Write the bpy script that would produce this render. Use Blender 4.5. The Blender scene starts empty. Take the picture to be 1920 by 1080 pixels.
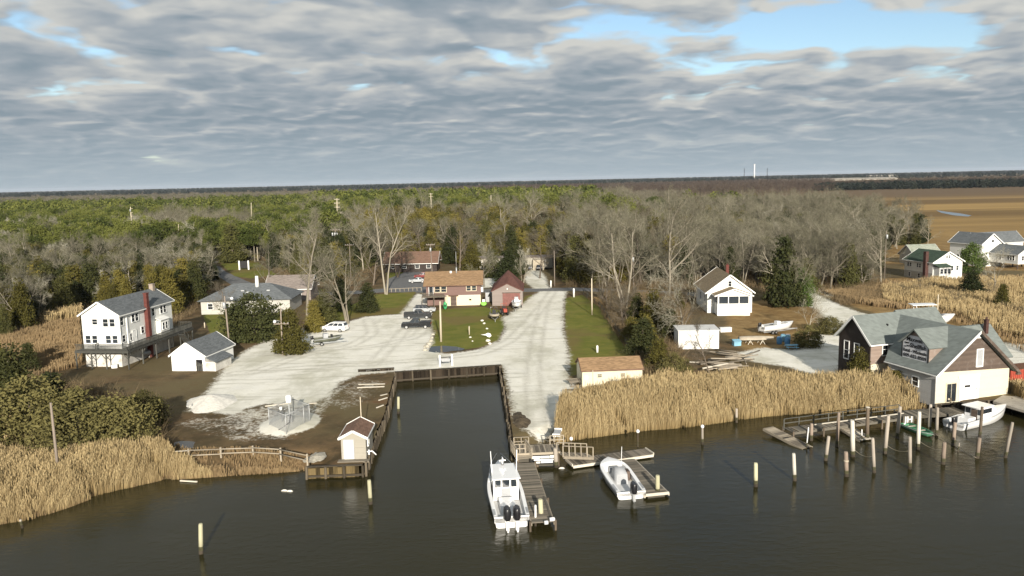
import bpy, bmesh, math, random
import numpy as np
from mathutils import Vector, Matrix, Euler
R = math.radians
SC = bpy.context.scene
COL = SC.collection

# ------------------------------------------------------------------ camera
CAM_H = 28.5          # metres above the water
PITCH = 7.78
ROLL = -1.25
FOC = 1478.0          # focal length in photograph pixels (1920 wide)
cd = bpy.data.cameras.new('camera'); cam = bpy.data.objects.new('camera', cd); COL.objects.link(cam)
cd.sensor_width = 36.0; cd.lens = 36.0 * FOC / 1920.0
cd.clip_start = 0.5; cd.clip_end = 60000
CAM_M = (Matrix.Rotation(R(90 - PITCH), 3, 'X') @ Matrix.Rotation(R(ROLL), 3, 'Z'))
cam.matrix_world = Matrix.Translation((0, 0, CAM_H)) @ CAM_M.to_4x4()
SC.camera = cam

# ------------------------------------------------------------------ sky and sun
SUN_EL = 18.0
SUN_AZ = 172.0                      # clockwise from +Y: the sun stands behind the camera
SKY_STRENGTH = 0.06
w = bpy.data.worlds.new('World'); SC.world = w; w.use_nodes = True
nt = w.node_tree; nt.nodes.clear()
def N(t, **k):
    n = nt.nodes.new(t)
    for a, b in k.items(): setattr(n, a, b)
    return n
def L(a, b): nt.links.new(a, b)
def MA(op, a, b=None, c=None, clamp=False):
    n = N('ShaderNodeMath', operation=op, use_clamp=clamp)
    for i, v in enumerate((a, b, c)):
        if v is None: continue
        if isinstance(v, (int, float)): n.inputs[i].default_value = v
        else: L(v, n.inputs[i])
    return n.outputs[0]
def SS(v, a, b, lo=0.0, hi=1.0):
    n = N('ShaderNodeMapRange', interpolation_type='SMOOTHSTEP'); L(v, n.inputs[0])
    n.inputs[1].default_value = a; n.inputs[2].default_value = b
    n.inputs[3].default_value = lo; n.inputs[4].default_value = hi
    return n.outputs[0]
sky = N('ShaderNodeTexSky', sky_type='NISHITA', sun_disc=False)
sky.sun_elevation = R(SUN_EL); sky.sun_rotation = R(SUN_AZ)
sky.air_density = 1.0; sky.dust_density = 0.1; sky.ozone_density = 2.0
tc = N('ShaderNodeTexCoord')
sep = N('ShaderNodeSeparateXYZ'); L(tc.outputs['Generated'], sep.inputs[0])
zz = MA('ADD', MA('MAXIMUM', sep.outputs[2], 0.0), 0.14)
def cloud_plane(dx, dy, s=1.0):
    cx = MA('ADD', MA('DIVIDE', sep.outputs[0], zz), dx)
    cy = MA('ADD', MA('DIVIDE', sep.outputs[1], zz), dy)
    c = N('ShaderNodeCombineXYZ'); L(MA('MULTIPLY', cx, s), c.inputs[0]); L(MA('MULTIPLY', cy, s), c.inputs[1])
    return c.outputs[0], cx, cy
def fbm(vec, scale, detail=7.0, rough=0.55, dist=0.25):
    n = N('ShaderNodeTexNoise', noise_dimensions='2D'); L(vec, n.inputs['Vector'])
    n.inputs['Scale'].default_value = scale; n.inputs['Detail'].default_value = detail
    n.inputs['Roughness'].default_value = rough; n.inputs['Distortion'].default_value = dist
    return n.outputs['Fac']
p0, cx, cy = cloud_plane(0, 0)
p1, _, _ = cloud_plane(-0.012, -0.085)      # a little nearer the sun
def lumps(vec, scale):                     # rounded cells of cumulus, warped so that they do not tile
    wv = N('ShaderNodeTexNoise', noise_dimensions='2D'); L(vec, wv.inputs['Vector']); wv.inputs['Scale'].default_value = 2.2; wv.inputs['Detail'].default_value = 3
    ad = N('ShaderNodeVectorMath', operation='MULTIPLY_ADD'); L(wv.outputs['Color'], ad.inputs[0]); ad.inputs[1].default_value = (.55, .55, 0); L(vec, ad.inputs[2])
    q = N('ShaderNodeTexVoronoi', voronoi_dimensions='2D', feature='SMOOTH_F1'); L(ad.outputs[0], q.inputs['Vector']); q.inputs['Scale'].default_value = scale
    q.inputs['Smoothness'].default_value = .35; q.inputs['Detail'].default_value = 1.5; q.inputs['Roughness'].default_value = .5
    return q.outputs['Distance']
def deck(vec, det):
    return MA('ADD', MA('MULTIPLY', fbm(vec, 1.6, det, .54, .12), .72), MA('MULTIPLY', MA('SUBTRACT', .62, lumps(vec, 2.9)), .42))
nA = deck(p0, 7.0); nB = deck(p1, 4.0)
big = fbm(p0, 0.5, 2.0, 0.5, 0.0)
# gaps: a wide hole in the deck high on the right, ragged elsewhere
def bump(x0, y0, sx, sy, amp):
    a = MA('POWER', MA('DIVIDE', MA('SUBTRACT', cx, x0), sx), 2.0); b = MA('POWER', MA('DIVIDE', MA('SUBTRACT', cy, y0), sy), 2.0)
    return MA('MULTIPLY', MA('POWER', 2.718, MA('MULTIPLY', MA('ADD', a, b), -1.0)), amp)
dens = MA('ADD', nA, MA('MULTIPLY', MA('SUBTRACT', big, 0.5), 0.35))
for hole in ((1.12, 3.05, .30, .19, .46), (1.45, 2.95, .32, .17, .46), (1.35, 3.18, .4, .1, .2), (0.0, 3.5, .22, .07, .16), (-1.42, 2.76, .22, .10, .05), (-1.55, 3.28, .25, .07, .04), (-.95, 3.52, .25, .06, .14), (-.62, 3.44, .3, .06, .10), (-.24, 4.85, .3, .08, .16), (-1.60, 3.28, .42, .24, -.26), (-1.1, 2.75, .4, .2, -.1), (-.3, 2.75, .8, .22, -.14), (.4, 3.0, .3, .2, -.10)):
    dens = MA('SUBTRACT', dens, bump(*hole))
far = SS(cy, 3.4, 4.3)
dens = MA('ADD', dens, MA('MULTIPLY', far, 0.25))
cover = SS(dens, 0.07, 0.29)
lit = MA('MULTIPLY', MA('SUBTRACT', nA, nB), 2.3)             # slopes that face the sun
thin = SS(dens, 0.24, 0.60, 0.30, -0.30)
tone = MA('ADD', MA('ADD', MA('ADD', 0.48, lit), thin), MA('MULTIPLY', MA('SUBTRACT', fbm(p0, 4.5, 5.0), 0.5), 0.45), clamp=True)
ramp = N('ShaderNodeValToRGB'); L(tone, ramp.inputs[0])
K = 1.0
e = ramp.color_ramp.elements
e[0].position = 0.0; e[0].color = (.112, .140, .162, 1)
e[1].position = 1.0; e[1].color = (.275, .276, .262, 1)
x = e.new(0.42); x.color = (.160, .180, .197, 1)
haze_mix = N('ShaderNodeMixRGB'); L(SS(sep.outputs[2], 0.0, 0.09, 0.85, 0.0), haze_mix.inputs[0])
pass; haze_mix.inputs[2].default_value = (.168, .203, .226, 1)
skyb = N('ShaderNodeVectorMath', operation='SCALE'); L(sky.outputs[0], skyb.inputs[0]); skyb.inputs['Scale'].default_value = SKY_STRENGTH
cm = N('ShaderNodeMixRGB'); L(cover, cm.inputs[0]); L(skyb.outputs[0], cm.inputs[1]); L(ramp.outputs[0], cm.inputs[2]); L(cm.outputs[0], haze_mix.inputs[1])
bgd = N('ShaderNodeBackground'); L(haze_mix.outputs[0], bgd.inputs[0]); bgd.inputs[1].default_value = 1.0
wo = N('ShaderNodeOutputWorld'); L(bgd.outputs[0], wo.inputs[0])

sl = bpy.data.lights.new('sun', 'SUN'); sun = bpy.data.objects.new('sun', sl); COL.objects.link(sun)
sl.energy = 3.25; sl.angle = R(0.6); sl.color = (1.0, .92, .80)
sd = Vector((math.sin(R(SUN_AZ)) * math.cos(R(SUN_EL)), math.cos(R(SUN_AZ)) * math.cos(R(SUN_EL)), math.sin(R(SUN_EL))))
sun.rotation_euler = sd.to_track_quat('Z', 'Y').to_euler()
SC.view_settings.view_transform = 'Standard'; SC.view_settings.look = 'None'
SC.view_settings.exposure = 1.2; SC.view_settings.gamma = 1.0
SC.view_settings.use_curve_mapping = False
SC.render.engine = 'CYCLES'
SC.cycles.max_bounces = 6; SC.cycles.diffuse_bounces = 2; SC.cycles.glossy_bounces = 3
SC.cycles.transparent_max_bounces = 4; SC.cycles.volume_bounces = 0
HAZE = 2.4e-5
SC.cycles.caustics_reflective = False; SC.cycles.caustics_refractive = False

# ------------------------------------------------------------------ survey: photograph pixel -> point on a level plane
GZ = 1.2
def G(x, y, z=GZ):
    d = CAM_M @ Vector(((x - 960) / FOC, -(y - 540) / FOC, -1.0))
    t = (z - CAM_H) / d.z
    return Vector((d.x * t, d.y * t, z))
def PXZ(v):                       # metres per photograph pixel at a point
    return (CAM_M.transposed() @ (Vector(v) - Vector((0, 0, CAM_H)))).z / -FOC
def height(x, y, ytop, z=GZ):
    p = G(x, y, z); lo, hi = 0.0, 60.0
    for _ in range(30):
        m = (lo + hi) / 2
        v = CAM_M.transposed() @ Vector((p.x, p.y, z + m - CAM_H))
        if 540 - FOC * v.y / -v.z > ytop: lo = m
        else: hi = m
    return lo

# ------------------------------------------------------------------ helpers
def tag(o, label=None, cat=None, group=None, kind=None):
    if label: o['label'] = label
    if cat: o['category'] = cat
    if group: o['group'] = group
    if kind: o['kind'] = kind
    return o
def thing(name, label, cat, loc=(0, 0, 0), rz=0.0, group=None, rx=0.0, ry=0.0):
    o = bpy.data.objects.new(name, None); COL.objects.link(o)
    o.location = loc; o.rotation_euler = (rx, ry, rz); o.empty_display_size = 0.5
    return tag(o, label, cat, group)
def obj(name, me, parent=None, loc=(0, 0, 0), rot=(0, 0, 0), scale=(1, 1, 1)):
    o = bpy.data.objects.new(name, me); COL.objects.link(o); o.parent = parent
    o.location = loc; o.rotation_euler = rot; o.scale = scale
    return o
KIDS = {}
def copy_tree(o, parent=None):
    c = o.copy(); COL.objects.link(c); c.parent = parent
    for ch in o.children: copy_tree(ch, c)
    return c

class MB:
    def __init__(s): s.v = []; s.f = []; s.m = []; s.sm = []
    def add(s, vs, fs, mi=0, smooth=False):
        b = len(s.v); s.v += [tuple(v) for v in vs]
        for f in fs: s.f.append([b + i for i in f]); s.m.append(mi); s.sm.append(smooth)
        return s
    def box(s, x0, x1, y0, y1, z0, z1, mi=0):
        return s.add([(x0, y0, z0), (x1, y0, z0), (x1, y1, z0), (x0, y1, z0), (x0, y0, z1), (x1, y0, z1), (x1, y1, z1), (x0, y1, z1)],
                     [(0, 3, 2, 1), (4, 5, 6, 7), (0, 1, 5, 4), (1, 2, 6, 5), (2, 3, 7, 6), (3, 0, 4, 7)], mi)
    def beam(s, a, b, wd, h, mi=0, up=(0, 0, 1)):        # rectangular bar between two points
        a, b = Vector(a), Vector(b); d = (b - a).normalized(); u = Vector(up)
        if abs(d.dot(u)) > .98: u = Vector((0, 1, 0))
        sdv = d.cross(u).normalized() * (wd / 2); uv = sdv.cross(d).normalized() * (h / 2)
        vs = [p + i * sdv + j * uv for p in (a, b) for i, j in ((-1, -1), (1, -1), (1, 1), (-1, 1))]
        return s.add(vs, [(0, 3, 2, 1), (4, 5, 6, 7), (0, 1, 5, 4), (1, 2, 6, 5), (2, 3, 7, 6), (3, 0, 4, 7)], mi)
    def tube(s, pts, rads, n=8, mi=0, cap=True, smooth=True):
        pts = [Vector(p) for p in pts]
        if isinstance(rads, (int, float)): rads = [rads] * len(pts)
        b = len(s.v); rings = []
        for i, p in enumerate(pts):
            d = (pts[min(i + 1, len(pts) - 1)] - pts[max(i - 1, 0)]).normalized()
            u = Vector((0, 0, 1)) if abs(d.z) < .95 else Vector((1, 0, 0))
            q = d.cross(u).normalized(); r = q.cross(d)
            s.v += [tuple(p + rads[i] * (math.cos(2 * math.pi * k / n) * q + math.sin(2 * math.pi * k / n) * r)) for k in range(n)]
        for i in range(len(pts) - 1):
            for k in range(n):
                s.f.append([b + i * n + k, b + i * n + (k + 1) % n, b + (i + 1) * n + (k + 1) % n, b + (i + 1) * n + k]); s.m.append(mi); s.sm.append(smooth)
        if cap:
            s.f.append([b + k for k in range(n)][::-1]); s.m.append(mi); s.sm.append(False)
            s.f.append([b + (len(pts) - 1) * n + k for k in range(n)]); s.m.append(mi); s.sm.append(False)
        return s
    def prism(s, poly, ax, a, b, mi=0):                  # polygon in the plane normal to ax, from a to b
        def P(u, v, t): return {'x': (t, u, v), 'y': (u, t, v), 'z': (u, v, t)}[ax]
        n = len(poly)
        vs = [P(u, v, a) for u, v in poly] + [P(u, v, b) for u, v in poly]
        return s.add(vs, [tuple(range(n)), tuple(range(2 * n - 1, n - 1, -1))] + [(i, i + n, (i + 1) % n + n, (i + 1) % n) for i in range(n)], mi)
    def loft(s, secs, mi=0, close=False, caps=(True, True), smooth=True):
        n = len(secs[0]); b = len(s.v)
        for q in secs: s.v += [tuple(p) for p in q]
        for i in range(len(secs) - 1):
            for k in range(n if close else n - 1):
                s.f.append([b + i * n + k, b + i * n + (k + 1) % n, b + (i + 1) * n + (k + 1) % n, b + (i + 1) * n + k]); s.m.append(mi); s.sm.append(smooth)
        if caps[0]: s.f.append([b + k for k in range(n)]); s.m.append(mi); s.sm.append(False)
        if caps[1]: s.f.append([b + (len(secs) - 1) * n + k for k in range(n)][::-1]); s.m.append(mi); s.sm.append(False)
        return s
    def slab(s, quad, t, mi=0):                          # a sheet with thickness t (downwards along its normal)
        q = [Vector(p) for p in quad]; nrm = (q[1] - q[0]).cross(q[2] - q[0]).normalized()
        if nrm.z < 0: nrm = -nrm
        n = len(q); vs = q + [p - nrm * t for p in q]
        return s.add(vs, [tuple(range(n)), tuple(range(2 * n - 1, n - 1, -1))] + [(i, i + n, (i + 1) % n + n, (i + 1) % n) for i in range(n)], mi)
    def mesh(s, name, mats):
        me = bpy.data.meshes.new(name); me.from_pydata(s.v, [], s.f)
        for m in (mats if isinstance(mats, (list, tuple)) else [mats]): me.materials.append(m)
        me.polygons.foreach_set('material_index', s.m); me.polygons.foreach_set('use_smooth', s.sm)
        bm = bmesh.new(); bm.from_mesh(me); bmesh.ops.recalc_face_normals(bm, faces=bm.faces); bm.to_mesh(me); bm.free()
        return me
    def build(s, name, mats, parent=None, **k): return obj(name, s.mesh(name, mats), parent, **k)

def np_mesh(name, V, F, mats, mi=None, smooth=False, attrs=None):
    """V (n,3), F (m,3 or 4) numpy arrays -> mesh, quickly."""
    me = bpy.data.meshes.new(name); k = F.shape[1]
    me.vertices.add(len(V)); me.vertices.foreach_set('co', V.astype(np.float32).ravel())
    me.loops.add(F.size); me.loops.foreach_set('vertex_index', F.astype(np.int32).ravel())
    me.polygons.add(len(F)); me.polygons.foreach_set('loop_start', np.arange(0, F.size, k, dtype=np.int32))
    me.update(calc_edges=True)
    for m in (mats if isinstance(mats, (list, tuple)) else [mats]): me.materials.append(m)
    if mi is not None: me.polygons.foreach_set('material_index', mi.astype(np.int32))
    me.polygons.foreach_set('use_smooth', np.full(len(F), smooth))
    for an, av in (attrs or {}).items():
        if av.ndim == 2:
            a = me.attributes.new(an, 'FLOAT_COLOR', 'POINT'); a.data.foreach_set('color', av.astype(np.float32).ravel())
        else:
            a = me.attributes.new(an, 'FLOAT', 'POINT'); a.data.foreach_set('value', av.astype(np.float32))
    me.validate(); me.update()
    return me

# ------------------------------------------------------------------ materials
class Mt:
    """A small node-tree writer for one material."""
    def __init__(s, name, rough=.8, metal=0.0, spec=0.3):
        s.m = bpy.data.materials.new(name); s.m.use_nodes = True; s.t = s.m.node_tree
        s.b = s.t.nodes['Principled BSDF']; s.b.inputs['Roughness'].default_value = rough
        s.b.inputs['Metallic'].default_value = metal; s.b.inputs['Specular IOR Level'].default_value = spec
    def n(s, t, **k):
        q = s.t.nodes.new(t)
        for a, b in k.items(): setattr(q, a, b)
        return q
    def l(s, a, b): s.t.links.new(a, b)
    def coord(s, kind='Object', scale=(1, 1, 1)):
        c = s.n('ShaderNodeTexCoord'); mp = s.n('ShaderNodeMapping'); mp.inputs['Scale'].default_value = scale
        s.l(c.outputs[kind], mp.inputs[0]); return mp.outputs[0]
    def pos(s, scale=(1, 1, 1)):
        c = s.n('ShaderNodeNewGeometry'); mp = s.n('ShaderNodeMapping'); mp.inputs['Scale'].default_value = scale
        s.l(c.outputs['Position'], mp.inputs[0]); return mp.outputs[0]
    def noise(s, vec, sc, det=4.0, ro=.6):
        q = s.n('ShaderNodeTexNoise'); s.l(vec, q.inputs['Vector'])
        q.inputs['Scale'].default_value = sc; q.inputs['Detail'].default_value = det; q.inputs['Roughness'].default_value = ro
        return q.outputs['Fac']
    def math(s, op, a, b=None, clamp=False):
        q = s.n('ShaderNodeMath', operation=op, use_clamp=clamp)
        for i, v in enumerate((a, b)):
            if v is None: continue
            if isinstance(v, (int, float)): q.inputs[i].default_value = v
            else: s.l(v, q.inputs[i])
        return q.outputs[0]
    def ss(s, v, a, b, lo=0.0, hi=1.0):
        q = s.n('ShaderNodeMapRange', interpolation_type='SMOOTHSTEP'); s.l(v, q.inputs[0])
        for i, z in enumerate((a, b, lo, hi)): q.inputs[i + 1].default_value = z
        return q.outputs[0]
    def mix(s, f, a, b, mode='MIX'):
        q = s.n('ShaderNodeMixRGB', blend_type=mode)
        for i, v in enumerate((f, a, b)):
            if isinstance(v, (int, float)): q.inputs[i].default_value = v
            elif isinstance(v, (tuple, list)): q.inputs[i].default_value = (*v[:3], 1)
            else: s.l(v, q.inputs[i])
        return q.outputs[0]
    def color(s, c):
        if isinstance(c, (tuple, list)): s.b.inputs['Base Color'].default_value = (*c[:3], 1)
        else: s.l(c, s.b.inputs['Base Color'])
        return s
    def bump(s, h, strength=.5, dist=.03):
        q = s.n('ShaderNodeBump'); q.inputs['Strength'].default_value = strength; q.inputs['Distance'].default_value = dist
        s.l(h, q.inputs['Height']); s.l(q.outputs[0], s.b.inputs['Normal']); return s
    def objrand(s):
        q = s.n('ShaderNodeObjectInfo'); return q.outputs['Random']

def paint(name, c, rough=.6, var=.12, sc=1.2, metal=0.0, spec=.3, stain=None, stain_amt=.35):
    """Painted or plain surface: a base colour with broad and fine unevenness, optional stains."""
    m = Mt(name, rough, metal, spec); v = m.coord()
    f = m.math('ADD', m.math('MULTIPLY', m.noise(v, sc, 5), .6), m.math('MULTIPLY', m.noise(v, sc * 9, 3), .4))
    lo = tuple(x * (1 - var * 1.6) for x in c); hi = tuple(min(.92, x * (1 + var)) for x in c)
    col = m.mix(m.ss(f, .35, .65), lo, hi)
    if stain: col = m.mix(m.ss(m.noise(v, sc * .7, 7, .7), .52, .72, 0, stain_amt), col, stain)
    m.color(col); return m.m
def siding(name, c, pitch=.2, var=.08, rough=.6, stain=(.25, .22, .18), amt=.2, dark=.72):
    """Horizontal lap boards: shadow line under each board in relief, faint wear."""
    m = Mt(name, rough); v = m.coord()
    sx = m.n('ShaderNodeSeparateXYZ'); m.l(v, sx.inputs[0])
    fr = m.math('FRACT', m.math('DIVIDE', sx.outputs[2], pitch))
    row = m.math('FLOOR', m.math('DIVIDE', sx.outputs[2], pitch))
    wn = m.n('ShaderNodeTexWhiteNoise', noise_dimensions='1D'); m.l(row, wn.inputs['W'])
    lo = tuple(x * (1 - var) for x in c); hi = tuple(min(.9, x * (1 + var)) for x in c)
    col = m.mix(m.math('ADD', m.math('MULTIPLY', wn.outputs['Value'], .5), m.math('MULTIPLY', m.noise(v, .9, 5), .5)), lo, hi)
    col = m.mix(m.ss(m.noise(v, .8, 7, .7), .5, .75, 0, amt), col, stain)
    edge = m.ss(fr, 0.0, .14, 1.0, 0.0)
    col = m.mix(m.math('MULTIPLY', edge, 1 - dark), col, tuple(x * .35 for x in c))   # darker line in the colour along each lap
    m.color(col); m.bump(fr, .6, .02); return m.m
def shingle(name, c, var=.22, pitch=.16):
    m = Mt(name, .92, 0, .15); v = m.coord()
    sx = m.n('ShaderNodeSeparateXYZ'); m.l(v, sx.inputs[0])
    row = m.math('FLOOR', m.math('DIVIDE', sx.outputs[2], pitch * .45))
    a = m.n('ShaderNodeCombineXYZ')
    m.l(m.math('FLOOR', m.math('MULTIPLY', m.math('ADD', m.math('ADD', sx.outputs[0], sx.outputs[1]), m.math('MULTIPLY', row, .37)), 2.2)), a.inputs[0]); m.l(row, a.inputs[1])
    wn = m.n('ShaderNodeTexWhiteNoise', noise_dimensions='2D'); m.l(a.outputs[0], wn.inputs['Vector'])
    f = m.math('ADD', m.math('MULTIPLY', wn.outputs['Value'], .45), m.math('MULTIPLY', m.noise(v, .45, 6, .65), .55))
    m.color(m.mix(m.ss(f, .2, .8), tuple(x * (1 - var) for x in c), tuple(x * (1 + var) for x in c)))
    m.bump(wn.outputs['Value'], .4, .02); return m.m
def timber(name, c, var=.3, along='X', grey=None):
    m = Mt(name, .9, 0, .15); s = {'X': (1.2, 12, 12), 'Y': (12, 1.2, 12), 'Z': (12, 12, 1.2)}[along]
    v = m.coord('Object', s); f = m.noise(v, 1.0, 5, .65)
    rnd = m.objrand()
    f2 = m.math('ADD', m.math('MULTIPLY', f, .6), m.math('MULTIPLY', rnd, .4))
    col = m.mix(m.ss(f2, .25, .75), tuple(x * (1 - var) for x in c), tuple(x * (1 + var) for x in c))
    m.color(col); m.bump(f, .5, .02); return m.m
def glass(name, c=(.02, .025, .03), rough=.08):
    m = Mt(name, rough, 0, .6); v = m.coord('Object', (.7, .7, .7))
    m.color(m.mix(m.objrand(), tuple(x * .6 for x in c), tuple(x * 1.8 for x in c))); return m.m

M = {}
M['white'] = paint('white_paint', (.78, .78, .75), .5, .03, .8)
M['white_side'] = siding('white_lap_siding', (.76, .76, .72), .22, .04)
M['cream'] = siding('cream_block', (.66, .60, .45), .2, .04, amt=.12)
M['cream_lap'] = siding('cream_panel', (.66, .58, .42), .4, .03, amt=.1, dark=.9)
M['maroon'] = siding('maroon_siding', (.17, .105, .09), .2, .1, amt=.1)
M['red_door'] = paint('red_door_paint', (.20, .088, .075), .7, .15, 2)
M['barn_wall'] = siding('weathered_shingle_wall', (.24, .20, .18), .18, .16)
M['brown_side'] = siding('brown_wood_siding', (.105, .078, .062), .3, .3, .85, (.3, .27, .24), .35)
M['dark_side'] = siding('dark_brown_shade_siding', (.035, .026, .022), .25, .2)
M['cedar_side'] = siding('weathered_cedar_siding', (.26, .20, .165), .25, .2, .85, (.4, .37, .33), .4)
M['grey_side'] = siding('grey_lap_siding', (.42, .42, .41), .22, .06)
M['block'] = siding('pale_block_wall', (.45, .44, .40), .2, .12)
M['white_base'] = paint('whitewashed_block', (.62, .60, .55), .9, .15, .8, stain=(.2, .15, .1), stain_amt=.6)
M['roof_grey'] = shingle('grey_shingle', (.125, .135, .14))
M['roof_green'] = shingle('green_shingle', (.052, .078, .056))
M['roof_pale'] = shingle('pale_green_shingle', (.26, .28, .23))
M['roof_tan'] = shingle('tan_shingle', (.27, .175, .098))
M['roof_brown'] = shingle('brown_shingle', (.17, .105, .075))
M['roof_maroon'] = shingle('maroon_shingle', (.13, .062, .05))
M['roof_khaki'] = shingle('khaki_shingle', (.27, .21, .135))
M['roof_sheet'] = shingle('grey_green_roof', (.165, .185, .175), .12, .5)
M['roof_taupe'] = shingle('taupe_shingle', (.21, .18, .16))
M['brick'] = siding('red_brick', (.13, .042, .034), .08, .3, .9, (.12, .04, .03), .3)
M['brick_pale'] = siding('pale_brick', (.34, .28, .23), .09, .2, .9)
M['brick_dark'] = siding('dark_brick', (.075, .036, .03), .08, .3, .9)
M['hut_tan'] = siding('tan_lap_siding', (.36, .335, .28), .16, .06)
M['white_roof'] = paint('white_sheet_roof', (.6, .6, .58), .6, .08)
M['glass'] = glass('window_glass')
M['black'] = paint('black_plastic', (.016, .016, .018), .35, .2, spec=.5)
M['rubber'] = paint('tyre_rubber', (.02, .02, .02), .9, .1)
M['alu'] = paint('aluminium', (.5, .5, .5), .35, .06, 2, metal=.8)
M['galv'] = paint('galvanised_steel', (.42, .43, .43), .5, .08, 2, metal=.4)
M['gel'] = paint('white_gelcoat', (.80, .80, .79), .25, .025, 1.0, spec=.5)
M['gel_floor'] = paint('boat_floor', (.58, .58, .57), .6, .05, 1.0)
M['gel_grey'] = paint('grey_upholstery', (.36, .37, .38), .5, .08, 1.0)
M['bottom_red'] = paint('antifouling', (.14, .05, .04), .8, .2)
M['blue'] = paint('blue_plastic', (.10, .27, .50), .5, .12)
M['blue_pale'] = paint('pale_blue_paint', (.20, .40, .52), .6, .12)
M['green_bright'] = paint('lime_plastic', (.23, .52, .09), .45, .1)
M['green_deep'] = paint('green_plastic', (.05, .33, .12), .45, .1)
M['green_hull'] = paint('green_skiff_paint', (.10, .28, .16), .6, .15, stain=(.5, .55, .45))
M['red'] = paint('red_sheet', (.34, .065, .04), .6, .15, 1.5, stain=(.25, .05, .03))
M['olive'] = paint('olive_hull', (.11, .115, .085), .6, .2, 2)
M['pole'] = timber('utility_pole', (.24, .20, .165), .25, 'Z')
M['pole_pale'] = timber('pale_pole', (.55, .48, .36), .15, 'Z')
M['deckwood'] = timber('grey_deck_plank', (.19, .165, .13), .35, 'X')
M['deckdark'] = timber('dark_deck_plank', (.115, .105, .085), .35, 'X')
M['railwood'] = timber('weathered_rail', (.30, .26, .20), .25, 'X')
M['railgrey'] = timber('dark_rail', (.085, .085, .075), .3, 'Z')
M['paleboard'] = timber('pale_board', (.52, .48, .40), .2, 'X')
M['bulk'] = timber('tarred_bulkhead', (.034, .026, .018), .6, 'Z')
M['bulk_post'] = timber('bulkhead_pile', (.095, .078, .055), .5, 'Z')
M['bulk_cap'] = timber('bulkhead_cap', (.055, .046, .034), .35, 'X')
M['bulk_green'] = timber('treated_sheet_pile', (.095, .07, .033), .7, 'Z')
M['logs'] = timber('weathered_lumber', (.27, .235, .185), .45, 'X')
M['sign_black'] = paint('sign_black', (.018, .018, .018), .6, .15)
M['sign_white'] = paint('sign_white', (.62, .62, .64), .6, .05, 2)
M['letter'] = paint('letter_paint', (.022, .02, .02), .7, .05)
M['rust'] = paint('rusty_iron', (.16, .075, .04), .9, .3, 3)
M['rope'] = paint('rope', (.42, .37, .28), .9, .15)
M['shellpile'] = paint('crushed_shell', (.70, .67, .60), .95, .12, 3)
M['rock'] = paint('pale_rock', (.42, .39, .32), .95, .25, 2)
M['conc'] = paint('concrete', (.36, .33, .28), .9, .15, .8)
M['tarp'] = paint('tan_cover', (.40, .35, .27), .8, .12)
# ------------------------------------------------------------------ land, water and what covers the land
def poly(pts, z=GZ): return np.array([G(x, y, z)[:2] for x, y in pts])
def inside(P, pg):
    x, y = P[:, 0], P[:, 1]; r = np.zeros(len(P), bool); n = len(pg)
    for i in range(n):
        x1, y1 = pg[i]; x2, y2 = pg[(i + 1) % n]
        c = ((y1 > y) != (y2 > y)) & (x < (x2 - x1) * (y - y1) / (y2 - y1 + 1e-12) + x1)
        r ^= c
    return r
def seg_near(P, pg, closed=True):
    best = np.full(len(P), 1e9); near = np.zeros((len(P), 2)); n = len(pg)
    for i in range(n if closed else n - 1):
        a = pg[i]; b = pg[(i + 1) % n]; d = b - a
        t = np.clip(((P - a) @ d) / (d @ d + 1e-12), 0, 1); q = a + t[:, None] * d
        ds = np.hypot(*(P - q).T); k = ds < best; best[k] = ds[k]; near[k] = q[k]
    return best, near
def sdist(P, pg):
    d, q = seg_near(P, pg); s = inside(P, pg); return np.where(s, d, -d), q

SHORE_L = [(-420, 1075), (-200, 1020), (0, 985), (60, 976), (130, 953), (200, 926), (300, 903), (400, 896), (500, 890), (572, 884)]
B_FRONT = [(580, 897), (681, 893)]                       # bulkhead below the hut, at the waterline
B_LEFT = [(681, 893), (702, 842), (722, 792), (740, 716)]
B_BACK = [(740, 716), (940, 702)]
B_RIGHT = [(940, 702), (952, 770), (961, 830), (965, 862)]
SHORE_R = [(972, 862), (1005, 852), (1040, 838), (1062, 830), (1100, 824), (1200, 810), (1290, 803), (1440, 782), (1560, 776), (1640, 772), (1700, 770), (1752, 772)]
B_MAX = [(1752, 776), (1850, 768), (1893, 764)]
SHORE_FAR = [(1893, 764), (1990, 790), (2300, 815)]
wz = lambda pts: [tuple(G(x, y, 0.0)[:2]) for x, y in pts]
WATER = np.array(wz(SHORE_L + B_FRONT + B_LEFT[1:] + B_BACK[1:] + B_RIGHT[1:] + SHORE_R + B_MAX + SHORE_FAR[1:]) + [(400, 60), (400, -300), (-400, -300), (-400, 40)])
NAT = [np.array(wz(SHORE_L)), np.array(wz(SHORE_R)), np.array(wz(SHORE_FAR[1:]) + [(400, 60)])]

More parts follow.
